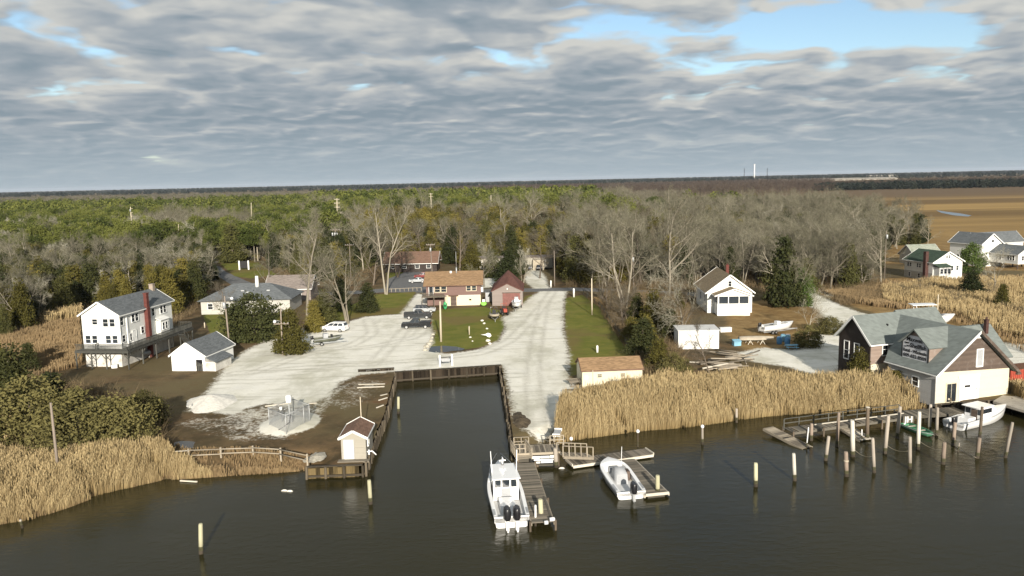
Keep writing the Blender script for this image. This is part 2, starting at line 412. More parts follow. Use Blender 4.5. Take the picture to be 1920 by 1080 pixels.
ZONES = {
 'shell': [
  [(352, 770), (385, 738), (400, 720), (432, 678), (470, 652), (500, 640), (560, 622), (600, 612), (655, 602), (690, 593), (752, 589), (770, 565), (783, 550), (800, 555), (800, 575), (808, 606), (812, 632), (806, 655), (835, 664),
   (900, 655), (935, 640), (947, 618), (943, 596), (968, 580), (992, 560), (1012, 546), (1062, 546), (1056, 575), (1056, 620), (1066, 665), (1062, 705), (1085, 728), (1095, 742), (1062, 775), (1042, 800), (1015, 815), (985, 806), (962, 775), (946, 690), (938, 684), (735, 697), (672, 702), (640, 716), (615, 745), (560, 765), (500, 758), (462, 765), (440, 778), (420, 775)],
  [(985, 508), (1012, 505), (1024, 522), (1030, 541), (1000, 541), (985, 528)],
  [(1470, 552), (1520, 548), (1600, 582), (1660, 598), (1600, 640), (1570, 700), (1540, 704), (1480, 688), (1400, 676), (1370, 664), (1430, 652), (1500, 656), (1530, 630), (1560, 606), (1530, 580)],
  [(1870, 640), (1960, 650), (1960, 690), (1890, 690)],
  [(500, 805), (545, 762), (592, 792), (560, 812), (520, 815)],
  [(905, 500), (925, 500), (955, 535), (905, 540)]],
 'lawn': [
  [(830, 580), (905, 575), (940, 583), (946, 612), (934, 638), (900, 651), (860, 656), (806, 652), (815, 630), (808, 604), (812, 585)],
  [(1060, 559), (1092, 553), (1122, 575), (1152, 620), (1187, 674), (1092, 700), (1070, 705), (1068, 665), (1060, 620)],
  [(688, 553), (780, 547), (768, 566), (752, 588), (690, 592), (600, 606), (640, 580), (672, 566)],
  [(725, 500), (770, 500), (755, 512), (725, 524)],
  [(400, 484), (480, 490), (520, 515), (470, 522), (440, 518)],
  [(965, 575), (985, 556), (1000, 552), (996, 566), (975, 580)],
  [(380, 590), (470, 575), (470, 620), (400, 640)]],
 'asphalt': [
  [(725, 524), (755, 510), (770, 500), (800, 500), (812, 545), (722, 543)],
  [(640, 547), (720, 541), (812, 542), (900, 543), (1010, 540), (1080, 539), (1180, 543), (1290, 548), (1400, 552), (1400, 558), (1290, 555), (1180, 550), (1080, 545), (1010, 547), (900, 549), (812, 549), (720, 548), (640, 553)],
  [(384, 487), (402, 492), (424, 510), (470, 530), (560, 548), (640, 547), (640, 553), (545, 556), (440, 538), (400, 512)],
  [(80, 482), (150, 478), (150, 484), (80, 489)]],
 'tan': [
  [(1365, 575), (1440, 560), (1500, 565), (1535, 585), (1530, 625), (1480, 650), (1400, 660), (1360, 625)],
  [(1480, 530), (1700, 520), (1960, 520), (1960, 660), (1870, 645), (1680, 600), (1600, 575), (1540, 552)],
  [(1740, 372), (2100, 350), (2600, 345), (2600, 520), (1700, 505), (1780, 460), (1735, 400)],
  [(-300, 560), (150, 560), (150, 690), (0, 700), (-300, 760)],
  [(1085, 560), (1125, 556), (1200, 600), (1210, 690), (1187, 674), (1152, 620), (1122, 575)]],
}
def axis(lo, hi, step, far_lo, far_hi, grow=1.35):
    a = list(np.arange(lo, hi + 1e-6, step)); s = step
    while a[-1] < far_hi: s *= grow; a.append(a[-1] + s)
    s = step
    while a[0] > far_lo: s *= grow; a.insert(0, a[0] - s)
    return np.array(a)
gx = axis(-95, 80, .5, -16000, 16000); gy = axis(57, 150, .5, 40, 150, 1.3)
gy = np.concatenate([gy[gy <= 150.01], axis(151, 255, 1.0, 151, 26000, 1.2)])
XX, YY = np.meshgrid(gx, gy); P2 = np.stack([XX.ravel(), YY.ravel()], 1)
rng = np.random.default_rng(7)
sw, near_w = sdist(P2, WATER)
near = (P2[:, 1] < 320) & (np.abs(P2[:, 0]) < 220)
dn = np.full(len(P2), 1e3)
for nl in NAT:
    k = near; dd, _ = seg_near(P2[k], nl, False); dn[k] = np.minimum(dn[k], dd)
step_loc = np.where((P2[:, 0] > -95.5) & (P2[:, 0] < 80.5) & (P2[:, 1] < 151), .5, 3.0)
snap = (sw > -step_loc * .2) & (sw < step_loc * .75)
P2s = P2.copy(); P2s[snap] = near_w[snap]
land = (sw <= 0) | snap
Z = np.minimum(GZ, -.25 + np.where(snap & (dn < 1.2), 0, dn) * .42)
Z += np.where(dn > 6, (np.sin(P2[:, 0] * .9) * np.cos(P2[:, 1] * .7) + np.sin(P2[:, 0] * .37 + 2) * np.sin(P2[:, 1] * .31)) * .025, 0)
# two heaps of crushed shell: a spoil heap and the pad inside the wire
def heap(px, py, rx, ry, h):
    c = G(px, py); d = ((P2[:, 0] - c.x) / rx) ** 2 + ((P2[:, 1] - c.y) / ry) ** 2
    return h * np.clip(1 - d, 0, 1) ** .8
hp = heap(545, 795, 3.6, 4.6, .55); Z += hp
zone = np.zeros((len(P2), 4))
for zi, key in enumerate(('shell', 'lawn', 'asphalt', 'tan')):
    for pg in ZONES[key]:
        wp = poly(pg); k = np.abs(P2[:, 0]) < 1200
        s = np.full(len(P2), -9.0); s[k] = sdist(P2[k], wp)[0]
        wdt = 2.4 if key in ('shell', 'tan') else .9
        if key == 'asphalt': wdt = .5
        zone[:, zi] = np.maximum(zone[:, zi], np.clip(.5 + s / (2 * wdt), 0, 1))
zone[:, 0] = np.maximum(zone[:, 0], np.clip(hp * 4, 0, 1))
for pg, v in (([(380, 790), (440, 765), (560, 742), (640, 716), (690, 712), (650, 740), (600, 800), (540, 830), (470, 830), (400, 800)], .47), ([(300, 800), (380, 770), (470, 790), (520, 830), (430, 835)], .42), ([(560, 742), (670, 705), (735, 712), (725, 745), (640, 780)], .40), ([(935, 690), (985, 806), (1015, 815), (1000, 830), (962, 800)], .42), ([(470, 640), (600, 605), (590, 660), (480, 690)], .5)):
    zone[:, 0] = np.maximum(zone[:, 0], v * np.clip(.5 + sdist(P2, poly(pg))[0] / 3.5, 0, 1))
fx = (P2[:, 0] > 95 + .30 * (P2[:, 1] - 230)) & (P2[:, 1] > 235) & (P2[:, 1] < 1500); zone[fx, 3] = 1
# wheel tracks worn across the shell
track = np.zeros(len(P2)); k = (np.abs(P2[:, 0]) < 95) & (P2[:, 1] > 80) & (P2[:, 1] < 200)
for ln in ([(440, 700), (560, 690), (700, 682), (830, 672), (905, 662), (955, 640), (990, 605), (1020, 570), (1036, 546)], [(500, 665), (600, 655), (700, 650), (780, 632), (800, 612)], [(690, 600), (700, 625), (660, 648), (560, 668), (470, 700)], [(1020, 570), (1010, 620), (1000, 680), (1000, 750), (1010, 800)], [(700, 682), (740, 640), (760, 618)]):
    q = np.array([G(x, y)[:2] for x, y in ln]); q = np.concatenate([np.linspace(q[i], q[i + 1], 6, endpoint=False) for i in range(len(q) - 1)] + [q[-1:]]); q[1:-1] = (q[:-2] + q[1:-1] + q[2:]) / 3
    d, _ = seg_near(P2[k], q, False); track[k] = np.maximum(track[k], np.exp(-((d - .95) / .42) ** 2))
nx, ny = len(gx), len(gy)
idx = np.arange(nx * ny).reshape(ny, nx)
Fq = np.stack([idx[:-1, :-1], idx[:-1, 1:], idx[1:, 1:], idx[1:, :-1]], -1).reshape(-1, 4)
Fq = Fq[land[Fq].all(1)]
V3 = np.column_stack([P2s, Z])

m = Mt('ground_cover', .95, 0, .1)
at = m.n('ShaderNodeVertexColor', layer_name='zone'); sp = m.n('ShaderNodeSeparateColor'); m.l(at.outputs['Color'], sp.inputs[0])
P = m.pos()
n_big = m.noise(P, .06, 5, .6); n_mid = m.noise(P, .35, 6, .65); n_fine = m.noise(P, 2.2, 5, .7); n_grit = m.noise(P, 9, 3, .7)
jit = m.math('ADD', m.math('MULTIPLY', m.math('SUBTRACT', n_mid, .5), .4), m.math('MULTIPLY', m.math('SUBTRACT', n_fine, .5), .8))
def zmask(ch, k=1.0, a=.42, b=.58): return m.ss(m.math('ADD', ch, m.math('MULTIPLY', jit, k)), a, b)
# bare ground: damp brown soil, leaf litter, olive moss
dirt = m.mix(m.ss(n_mid, .35, .65), (.070, .052, .028), (.150, .100, .052))
dirt = m.mix(m.ss(n_big, .42, .60), dirt, (.130, .102, .052))
dirt = m.mix(m.ss(n_fine, .56, .74, 0, .5), dirt, (.20, .165, .105))
dirt = m.mix(m.ss(n_mid, .62, .74, 0, .55), dirt, (.13, .055, .025))
# crushed oyster shell with darker wheel tracks, mud and weeds
tr = m.noise(m.pos((.16, .9, 1)), 1.0, 3, .5)
shell = m.mix(m.ss(n_mid, .3, .72), (.80, .775, .69), (.68, .655, .56))
shell = m.mix(m.ss(n_grit, .35, .75, 0, .55), shell, (.76, .74, .67))
shell = m.mix(m.ss(tr, .52, .68, 0, .4), shell, (.34, .32, .25))
shell = m.mix(m.ss(n_fine, .60, .74, 0, .5), shell, (.26, .235, .15))
tka = m.n('ShaderNodeAttribute', attribute_name='track'); n_pat = m.noise(m.pos((.5, .3, 1)), .22, 5, .65)
shell = m.mix(m.ss(n_pat, .46, .66, 0, .60), shell, (.40, .385, .285))
shell = m.mix(m.ss(n_pat, .44, .30, 0, .55), shell, (.76, .745, .69))
shell = m.mix(m.math('MULTIPLY', tka.outputs['Fac'], m.ss(n_fine, .3, .7, .2, .6)), shell, (.37, .345, .28))
lawn = m.mix(m.ss(n_mid, .35, .65), (.120, .134, .024), (.176, .168, .038))
lawn = m.mix(m.ss(n_big, .47, .60, 0, .75), lawn, (.17, .12, .05))
lawn = m.mix(m.ss(n_grit, .4, .7, 0, .5), lawn, (.12, .125, .026))
asph = m.mix(m.ss(n_fine, .3, .7), (.12, .122, .125), (.19, .19, .185))
tan = m.mix(m.ss(n_mid, .35, .65), (.20, .125, .050), (.30, .205, .090))
tan = m.mix(m.ss(n_fine, .5, .7, 0, .6), tan, (.13, .075, .030))
# the far marsh: long bands of grass of different age
bands = m.noise(m.pos((.0012, .011, 1)), 1.0, 5, .6)
gpos = m.n('ShaderNodeSeparateXYZ'); m.l(m.pos(), gpos.inputs[0])
farf = m.ss(gpos.outputs[1], 260, 420)
marsh = m.mix(m.ss(bands, .36, .62), (.17, .11, .045), (.37, .245, .095))
marsh = m.mix(m.ss(gpos.outputs[1], 620, 1000), marsh, (.15, .105, .062))
tan = m.mix(farf, tan, marsh)
col = m.mix(zmask(sp.outputs[2], .12), dirt, asph)
col = m.mix(zmask(at.outputs['Alpha'], .8, .35, .65), col, tan)
col = m.mix(zmask(sp.outputs[1], .35), col, lawn)
col = m.mix(zmask(sp.outputs[0], .85, .38, .62), col, shell)
m.color(col); m.bump(m.math('ADD', n_fine, m.math('MULTIPLY', n_grit, .5)), .55, .12)
M['ground'] = m.m
dom = zone[Fq].mean(1); dz = dom.argmax(1); dz[dom.max(1) < .5] = -1
names = {-1: ('ground', None), 0: ('shell_yard', None), 1: ('lawn', None), 2: ('road', None), 3: ('marsh_field', None)}
for zi, (nm, _) in names.items():
    f = Fq[dz == zi]; u, inv = np.unique(f, return_inverse=True)
    o = obj(nm, np_mesh(nm, V3[u], inv.reshape(-1, 4), M['ground'], smooth=True, attrs={'zone': zone[u], 'track': track[u]})); tag(o, kind='structure')

# water: one sheet, under the land as well
m = Mt('river_water', .05, 0, .13)
v = m.pos((1, 1.7, 1)); v2 = m.pos((.5, 1.0, 1))
h = m.math('ADD', m.math('MULTIPLY', m.noise(v, .95, 5, .62), 1.1), m.math('MULTIPLY', m.noise(v2, .35, 3, .5), 1.1))
m.color(m.mix(m.ss(m.noise(m.pos(), .03, 4), .35, .65), (.0235, .0210, .0078), (.0290, .0255, .0100)))
m.bump(h, .5, .07); M['water'] = m.m
mb = MB(); mb.add([(-16000, -300, 0), (16000, -300, 0), (16000, 1400, 0), (-16000, 1400, 0)], [(0, 1, 2, 3)])
tag(mb.build('river', M['water']), kind='structure')
# standing water on the low ground
def puddle(pts, z=GZ + .012):
    mb = MB(); mb.add([tuple(G(x, y, z)) for x, y in pts], [tuple(range(len(pts)))])
    return tag(mb.build('puddle', M['puddle']), kind='structure')
m = Mt('puddle_water', .04, 0, .5); m.color((.035, .03, .022)); M['puddle'] = m.m
def blob(cx, cy, rx, ry, n=26, seed=0):
    r = random.Random(seed); k = [r.uniform(.75, 1.2) for _ in range(7)]
    return [(cx + rx * math.cos(a) * (k[int(a * 7 / 6.2832) % 7] * (1 - (a * 7 / 6.2832) % 1) + k[(int(a * 7 / 6.2832) + 1) % 7] * ((a * 7 / 6.2832) % 1)),
             cy + ry * math.sin(a) * (k[int(a * 7 / 6.2832) % 7] * (1 - (a * 7 / 6.2832) % 1) + k[(int(a * 7 / 6.2832) + 1) % 7] * ((a * 7 / 6.2832) % 1))) for a in [i * 2 * math.pi / n for i in range(n)]]
puddle([(808, 650), (830, 648), (856, 650), (872, 654), (866, 657), (848, 658), (838, 660), (815, 661), (803, 659)])
puddle(blob(352, 833, 26, 8, seed=3))
# a bright tidal creek far across the marsh
puddle([(1755, 394), (1775, 397), (1800, 400), (1822, 404), (1815, 406), (1790, 404), (1765, 399)], GZ + .05)
M['puddle_far'] = M['puddle']
# ------------------------------------------------------------------ buildings
WIN = {}
def window(parent, p, side, w, h, frame='white', bars=1, vbars=0, fw=.11, glassm='glass'):
    """A framed window on a wall: side f/b/l/r says which way it looks. Frame with sill and glazing bars > pane."""
    ang = {'f': 0, 'r': math.pi / 2, 'b': math.pi, 'l': -math.pi / 2}[side]
    key = (round(w, 2), round(h, 2), frame, bars, vbars)
    if key not in WIN:
        a = MB()
        a.box(-w / 2 - fw, -w / 2, -.07, .02, -h / 2 - fw, h / 2 + fw); a.box(w / 2, w / 2 + fw, -.07, .02, -h / 2 - fw, h / 2 + fw)
        a.box(-w / 2, w / 2, -.07, .02, h / 2, h / 2 + fw); a.box(-w / 2, w / 2, -.11, .02, -h / 2 - fw, -h / 2)
        for i in range(bars):
            z = -h / 2 + h * (i + 1) / (bars + 1); a.box(-w / 2, w / 2, -.05, .01, z - .025, z + .025)
        for i in range(vbars):
            x = -w / 2 + w * (i + 1) / (vbars + 1); a.box(x - .02, x + .02, -.048, .008, -h / 2, h / 2)
        g = MB(); g.box(-w / 2, w / 2, -.025, -.005, -h / 2, h / 2)
        WIN[key] = (a.mesh('window', M[frame]), g.mesh('pane', M[glassm]))
    f = obj('window', WIN[key][0], parent, p, (0, 0, ang)); obj('pane', WIN[key][1], f)
    return f
def door(parent, p, side, w, h, mat, frame='white', handle=True):
    ang = {'f': 0, 'r': math.pi / 2, 'b': math.pi, 'l': -math.pi / 2}[side]
    a = MB(); a.box(-w / 2, w / 2, -.05, .02, 0, h)
    for x0, x1 in ((-w * .36, -w * .06), (w * .06, w * .36)):
        a.box(x0, x1, -.065, -.04, h * .1, h * .45); a.box(x0, x1, -.065, -.04, h * .52, h * .9)
    d = a.build('door', M[mat], parent, loc=p, rot=(0, 0, ang))
    f = MB(); f.box(-w / 2 - .1, -w / 2, -.08, .02, 0, h + .1); f.box(w / 2, w / 2 + .1, -.08, .02, 0, h + .1); f.box(-w / 2, w / 2, -.08, .02, h, h + .1)
    f.build('door_frame', M[frame], d)
    if handle: k = MB(); k.box(w * .38, w * .43, -.12, -.05, h * .45, h * .5); k.build('handle', M['alu'], d)
    return d
def walls(parent, x0, x1, y0, y1, z0, eave, ridge, axis, mat, rx=None, name='wall'):
    """Closed wall block with gable ends; axis = direction of the ridge."""
    a = MB()
    if axis == 'y':
        r = rx if rx is not None else (x0 + x1) / 2
        a.prism([(x0, z0), (x1, z0), (x1, eave), (r, ridge), (x0, eave)], 'y', y0, y1)
    elif axis == 'x':
        r = rx if rx is not None else (y0 + y1) / 2
        a.prism([(y0, z0), (y1, z0), (y1, eave), (r, ridge), (y0, eave)], 'x', x0, x1)
    else: a.box(x0, x1, y0, y1, z0, eave)
    return a.build(name, M[mat], parent)
def roof(parent, x0, x1, y0, y1, eave, ridge, axis, mat, oh=.35, ohg=.35, t=.14, r=None, trim='white', lift=.03):
    """Two roof sheets with thickness, ridge cap and barge boards."""
    a = MB(); tr = MB(); rz = ridge + lift
    if axis == 'y':
        r = r if r is not None else (x0 + x1) / 2
        ga, gb = y0 - ohg, y1 + ohg
        for s, xe in ((-1, x0), (1, x1)):
            sl = (ridge - eave) / abs(r - xe); xo = xe + s * oh; zo = eave - sl * oh + lift
            q = [(r, ga, rz), (xo, ga, zo), (xo, gb, zo), (r, gb, rz)]
            a.slab([Vector(p) + Vector((0, 0, t)) for p in q], t)
            for yy, o in ((ga, -.035), (gb, .035)): tr.beam((r, yy + o, rz + t * .35), (xo, yy + o, zo + t * .35), .05, .24)
            tr.beam((xo + s * .03, ga, zo + .02), (xo + s * .03, gb, zo + .02), .05, .17)
    else:
        r = r if r is not None else (y0 + y1) / 2
        ga, gb = x0 - ohg, x1 + ohg
        for s, ye in ((-1, y0), (1, y1)):
            sl = (ridge - eave) / abs(r - ye); yo = ye + s * oh; zo = eave - sl * oh + lift
            q = [(ga, r, rz), (ga, yo, zo), (gb, yo, zo), (gb, r, rz)]
            a.slab([Vector(p) + Vector((0, 0, t)) for p in q], t)
            for xx, o in ((ga, -.035), (gb, .035)): tr.beam((xx + o, r, rz + t * .35), (xx + o, yo, zo + t * .35), .05, .24)
            tr.beam((ga, yo + s * .03, zo + .02), (gb, yo + s * .03, zo + .02), .05, .17)
    o = a.build('roof', M[mat], parent)
    if trim: tr.build('trim', M[trim], o)
    return o
def chimney(parent, x, y, z0, z1, w=.6, d=.6, mat='brick', pot=True):
    a = MB(); a.box(x - w / 2, x + w / 2, y - d / 2, y + d / 2, z0, z1); a.box(x - w / 2 - .05, x + w / 2 + .05, y - d / 2 - .05, y + d / 2 + .05, z1, z1 + .12)
    if pot: a.tube([(x, y, z1 + .12), (x, y, z1 + .4)], .13, 8)
    return a.build('chimney', M[mat], parent)
def shared(name, mbuilder, mat):
    return mbuilder.mesh(name, M[mat])

# --- white house on the left with its raised deck
H = thing('house', 'two-storey white lap-sided house with red brick chimney and raised dark deck', 'house', (-66.5, 120.0, GZ), R(-6.8))
walls(H, 0, 6.1, 0, 15, 2.6, 8.2, 10.1, 'y', 'white_side')
b = MB(); b.box(.08, 6.02, .08, 14.92, -.3, 2.6); b.build('basement', M['white_base'], H)
roof(H, 0, 6.1, 0, 15, 8.2, 10.1, 'y', 'roof_grey', .4, .35)
c = MB(); c.box(6.1, 6.72, 6.85, 7.6, -.2, 8.2); c.box(6.15, 6.67, 6.9, 7.55, 8.2, 10.4); c.box(6.08, 6.74, 6.83, 7.62, 10.4, 10.55); c.build('chimney', M['brick'], H)
chimney(H, 3.3, 14.2, 9.3, 11.0, .7, .7, 'brick_pale', False)
for x, z, dbl in ((2.2, 7.1, 0), (4.5, 6.95, 1), (1.4, 4.35, 1), (4.75, 4.35, 1)):
    for dx in ((-.55, .55) if dbl else (0,)): window(H, (x + dx, -.01, z), 'f', .8, 1.15 if dbl else .8)
for y, z, dbl in ((.75, 7.05, 0), (4.2, 7.05, 1), (9.3, 7.05, 0), (12.3, 7.05, 1), (.9, 4.3, 0), (6.0, 4.7, 0)):
    for dx in ((-.5, .5) if dbl else (0,)): window(H, (6.11, y + dx, z), 'r', .75, 1.2 if z > 5 else 1.0)
door(H, (6.11, 3.7, 2.95), 'r', .95, 2.1, 'white'); window(H, (6.11, 2.75, 4.2), 'r', .5, 1.0)
b = MB(); b.box(6.1, 7.0, 9.8, 12.4, 3.1, 5.5); b.slab([(6.1, 9.7, 6.0), (7.15, 9.7, 5.55), (7.15, 12.5, 5.55), (6.1, 12.5, 6.0)], .1); b.build('bay', M['white_side'], H)
for y in (10.6, 11.5): window(H, (7.01, y, 4.5), 'r', .6, 1.1)
b = MB(); b.box(6.1, 6.25, .0, .1, 2.7, 8.0); b.box(6.1, 6.22, 1.85, 2.1, 2.7, 8.0); b.build('downpipe', M['white'], H)
DK = 2.9
d = MB(); d.box(-.4, 8.3, -1.7, -.02, DK - .12, DK - .03); d.box(6.13, 8.3, -.02, 17.6, DK - .121, DK - .031); d.box(.0, 6.13, 15.03, 17.6, DK - .122, DK - .032)
d.box(-.4, 8.3, -1.75, -1.7, DK - .35, DK); d.box(8.3, 8.35, -1.75, 17.6, DK - .35, DK)
deck = d.build('deck', M['railgrey'], H)
post_m = MB().box(-.08, .08, -.08, .08, 0, DK - .1).mesh('deck_post', M['railgrey'])
for x, y in [(-.3, -1.6), (2.2, -1.6), (4.6, -1.6), (8.2, -1.6), (8.2, 2.2), (8.2, 6.0), (8.2, 9.8), (8.2, 13.4), (8.2, 17.4), (4.5, 17.4), (.1, 17.4)]: obj('deck_post', post_m, H, (x, y, 0))
for x, y, dx, dy in [(2.2, -1.6, 1, 0), (2.2, -1.6, -1, 0), (4.6, -1.6, 1, 0), (4.6, -1.6, -1, 0), (8.2, 2.2, 0, 1), (8.2, 2.2, 0, -1), (8.2, -1.6, -1, 0), (8.2, -1.6, 0, 1), (-.3, -1.6, 1, 0)]:
    br = MB(); br.beam((x, y, 1.5), (x + dx * 1.0, y + dy * 1.0, DK - .2), .09, .09); br.build('knee_brace', M['railgrey'], H)
def rail(parent, a, b, h=1.0, bal='railgrey', step=.16, posts=True):
    """A railing run: top and bottom rail, then every baluster a part."""
    a, b = Vector(a), Vector(b); n = int((b - a).length / step); m_ = MB()
    m_.beam(a + Vector((0, 0, h)), b + Vector((0, 0, h)), .12, .06); m_.beam(a + Vector((0, 0, .12)), b + Vector((0, 0, .12)), .05, .08)
    rl = m_.build('railing', M[bal], parent)
    me = MB().box(-.025, .025, -.025, .025, .14, h - .03).mesh('baluster', M[bal])
    for i in range(1, n):
        if RAILCOUNT[0] < 280: obj('baluster', me, rl, tuple(a.lerp(b, i / n))); RAILCOUNT[0] += 1
    return rl
RAILCOUNT = [0]
rail(H, (-.35, -1.68, DK), (8.25, -1.68, DK)); rail(H, (8.25, -1.6, DK), (8.25, 17.5, DK)); rail(H, (0, 17.5, DK), (8.2, 17.5, DK), step=.3); rail(H, (2.6, -.25, DK), (2.6, -1.6, DK), .9, step=.3)
s = MB()
for i in range(9): s.box(8.45, 9.5, 12.5 + i * .3, 12.78 + i * .3, DK - .3 - i * .3, DK - .25 - i * .3)
s.beam((8.45, 12.4, DK - .1), (8.45, 15.2, .0), .06, .25); s.beam((9.5, 12.4, DK - .1), (9.5, 15.2, .0), .06, .25); s.beam((9.5, 12.4, DK + .8), (9.5, 15.2, .9), .08, .06)
for i in (0, 4, 8): s.beam((9.5, 12.5 + i * .3, DK - .3 - i * .3), (9.5, 12.5 + i * .3, DK + .75 - i * .3), .07, .07)
s.build('staircase', M['railgrey'], H)
T = thing('gas_tank', 'pale grey propane tank on its side under the raised deck of the white house', 'gas tank', tuple(G(268, 672)), R(60))
t = MB(); t.tube([(-1.5, 0, .75), (-1.42, 0, .75), (-1.2, 0, .75), (1.2, 0, .75), (1.42, 0, .75), (1.5, 0, .75)], [.1, .35, .5, .5, .35, .1], 14); t.build('tank', M['galv'], T)
t = MB(); t.box(-1.0, -.85, -.4, .4, 0, .35); t.box(.85, 1.0, -.4, .4, 0, .35); t.build('saddle', M['conc'], T)

# --- small white garage beside it
g = G(323, 695); T = thing('garage', 'small white garage with grey roof and open dark doorway beside the white house', 'garage', tuple(g), R(-9))
walls(T, 0, 5.4, 0, 8.5, -.2, 2.35, 4.2, 'y', 'white', rx=2.6)
roof(T, 0, 5.4, 0, 8.5, 2.35, 4.2, 'y', 'roof_grey', .3, .2, r=2.6)
b = MB(); b.box(5.4, 7.1, .0, 4.6, -.2, 1.45); b.build('side_shed', M['white_base'], T)
b = MB(); b.slab([(5.42, -.25, 2.3), (7.4, -.25, 1.45), (7.4, 4.8, 1.45), (5.42, 4.8, 2.3)], .12); b.build('side_roof', M['roof_grey'], T)
b = MB(); b.box(4.0, 5.0, -.03, .05, 0, 1.75); b.build('doorway', M['black'], T)  # black panel on the wall stands in for the shade inside the opening
b = MB()
for i in range(4): b.box(4.02 + i * .26, 4.14 + i * .26, -.1, -.05, 0.05, 1.5 - .12 * i)
b.box(3.95, 5.1, -.13, -.101, .9, 1.0); b.build('lattice_gate', M['railgrey'], T)

# --- marina house
mx = -19.0
T = thing('house', 'tan-roofed marina house with maroon upper floor over cream ground floor', 'house', (mx, 172.6, GZ), R(1.5))
walls(T, 0, 12.1, 0, 12, 2.35, 4.75, 6.9, 'x', 'maroon', name='upper_wall')
b = MB(); b.box(4.3, 12.0, .05, 11.9, -.2, 2.35); b.build('lower_wall', M['cream_lap'], T)
b = MB(); b.box(.1, 4.3, 1.4, 11.9, -.2, 2.35); b.build('porch_wall', M['maroon'], T)
roof(T, 0, 12.1, 0, 12, 4.75, 6.9, 'x', 'roof_tan', .6, .55, .16, trim='roof_brown')
window(T, (2.5, -.01, 3.75), 'f', 1.1, 1.15, 'cream_lap'); window(T, (3.9, -.01, 3.75), 'f', 1.1, 1.15, 'cream_lap')
window(T, (9.4, -.01, 3.85), 'f', .9, 1.05, 'cream_lap'); window(T, (10.6, -.01, 3.85), 'f', .9, 1.05, 'cream_lap')
door(T, (1.1, -.02, 2.42), 'f', .85, 2.1, 'glass', 'white')
door(T, (6.0, .03, .05), 'f', 1.3, 2.05, 'brown_side', 'cream_lap'); window(T, (9.7, .04, 1.3), 'f', .5, .35, 'cream_lap', 0)
b = MB(); b.box(4.9, 7.1, -.6, .05, 2.28, 2.36); b.build('door_canopy', M['roof_brown'], T)
b = MB(); b.box(6.5, 11.9, .03, .06, 2.3, 2.42); b.box(4.3, 4.5, -.02, .05, -.2, 2.35); b.build('trim', M['white'], T)
b = MB(); b.box(-.9, 4.3, -1.9, -.02, 2.25, 2.35); b.box(-.9, -.02, -.02, 4, 2.251, 2.351); b.build('deck', M['deckwood'], T)
pm = MB().box(-.07, .07, -.07, .07, 0, 2.25).mesh('deck_post', M['deckwood'])
for x in (-.8, 1.8, 4.15): obj('deck_post', pm, T, (x, -1.8, 0))
b = MB(); b.box(-.85, 4.2, -1.86, -1.8, 3.2, 3.3); b.box(-.85, 4.2, -1.85, -1.81, 2.45, 2.52); 
for i in range(22): b.box(-.8 + i * .23, -.72 + i * .23, -1.85, -1.81, 2.5, 3.2)
b.build('railing', M['deckwood'], T)
b = MB(); b.box(4.32, 4.6, -1.9, .02, -.1, 2.3); b.build('side_panel', M['cream_lap'], T)
b = MB(); b.box(12.12, 12.6, .5, 1.3, 2.9, 3.9); b.build('air_conditioner', M['white'], T)
b = MB(); b.tube([(6.6, 5, 6.5), (6.6, 5, 8.0)], .16, 8); b.tube([(6.6, 5, 8.0), (6.6, 5, 11.6)], .05, 6); b.build('mast', M['galv'], T)
b = MB(); b.tube([(5.3, 5.2, 6.7), (5.3, 5.2, 7.2)], [.3, .25], 10); b.build('roof_vent', M['white'], T)
# --- barn
T = thing('barn', 'weathered grey barn with maroon hipped roof and faded red door', 'barn', (-4.4, 171.4, GZ), R(-1.5))
a = MB(); a.prism([(0, -.2), (6.7, -.2), (6.7, 3.3), (3.35, 4.85), (0, 3.3)], 'y', 0, 12); a.build('wall', M['barn_wall'], T)
a = MB(); F_, P_ = (3.35, -.25, 5.0), (3.4, 9.0, 6.9)
for q in ([(-.3, -.25, 3.25), F_, P_, (-.3, 12.3, 3.25)], [F_, (7.0, -.25, 3.25), (7.0, 12.3, 3.25), P_], [(-.3, 12.3, 3.25), P_, (7.0, 12.3, 3.25)]): a.slab(q, .14)
a.build('roof', M['roof_maroon'], T)
a = MB(); a.box(2.3, 6.1, -.06, .02, 0, 2.75)
for i in range(7): a.box(2.32 + i * .54, 2.38 + i * .54, -.09, -.05, 0, 2.75)
dr = a.build('door', M['red_door'], T); a = MB(); a.box(2.2, 6.25, -.1, -.03, 2.75, 2.95); a.build('lintel', M['brown_side'], dr)
a = MB(); a.tube([(3.35, -.25, 3.7), (3.35, -.02, 3.8)], .16, 8); a.build('lamp', M['white'], T)

# --- cream shed by the reeds
g = G(1092, 727); T = thing('shed', 'long cream shed with tan roof beside the golden reeds', 'shed', (g.x, g.y, GZ), R(3.5))
walls(T, 0, 8.0, 0, 5.0, -.2, 2.25, 3.35, 'x', 'cream')
roof(T, 0, 8.0, 0, 5.0, 2.25, 3.35, 'x', 'roof_tan', .15, .15, .1, trim='roof_brown')
for x in (2.3, 5.4): window(T, (x, -.01, 1.55), 'f', .55, .38, 'cream', 2, 0, .06)
b = MB(); b.box(.35, .75, -.04, .0, 1.1, 1.6); b.build('notice', M['white'], T)
b = MB(); b.box(3.3, 6.6, -.05, .0, -.1, .75); b.build('plywood', M['railwood'], T)
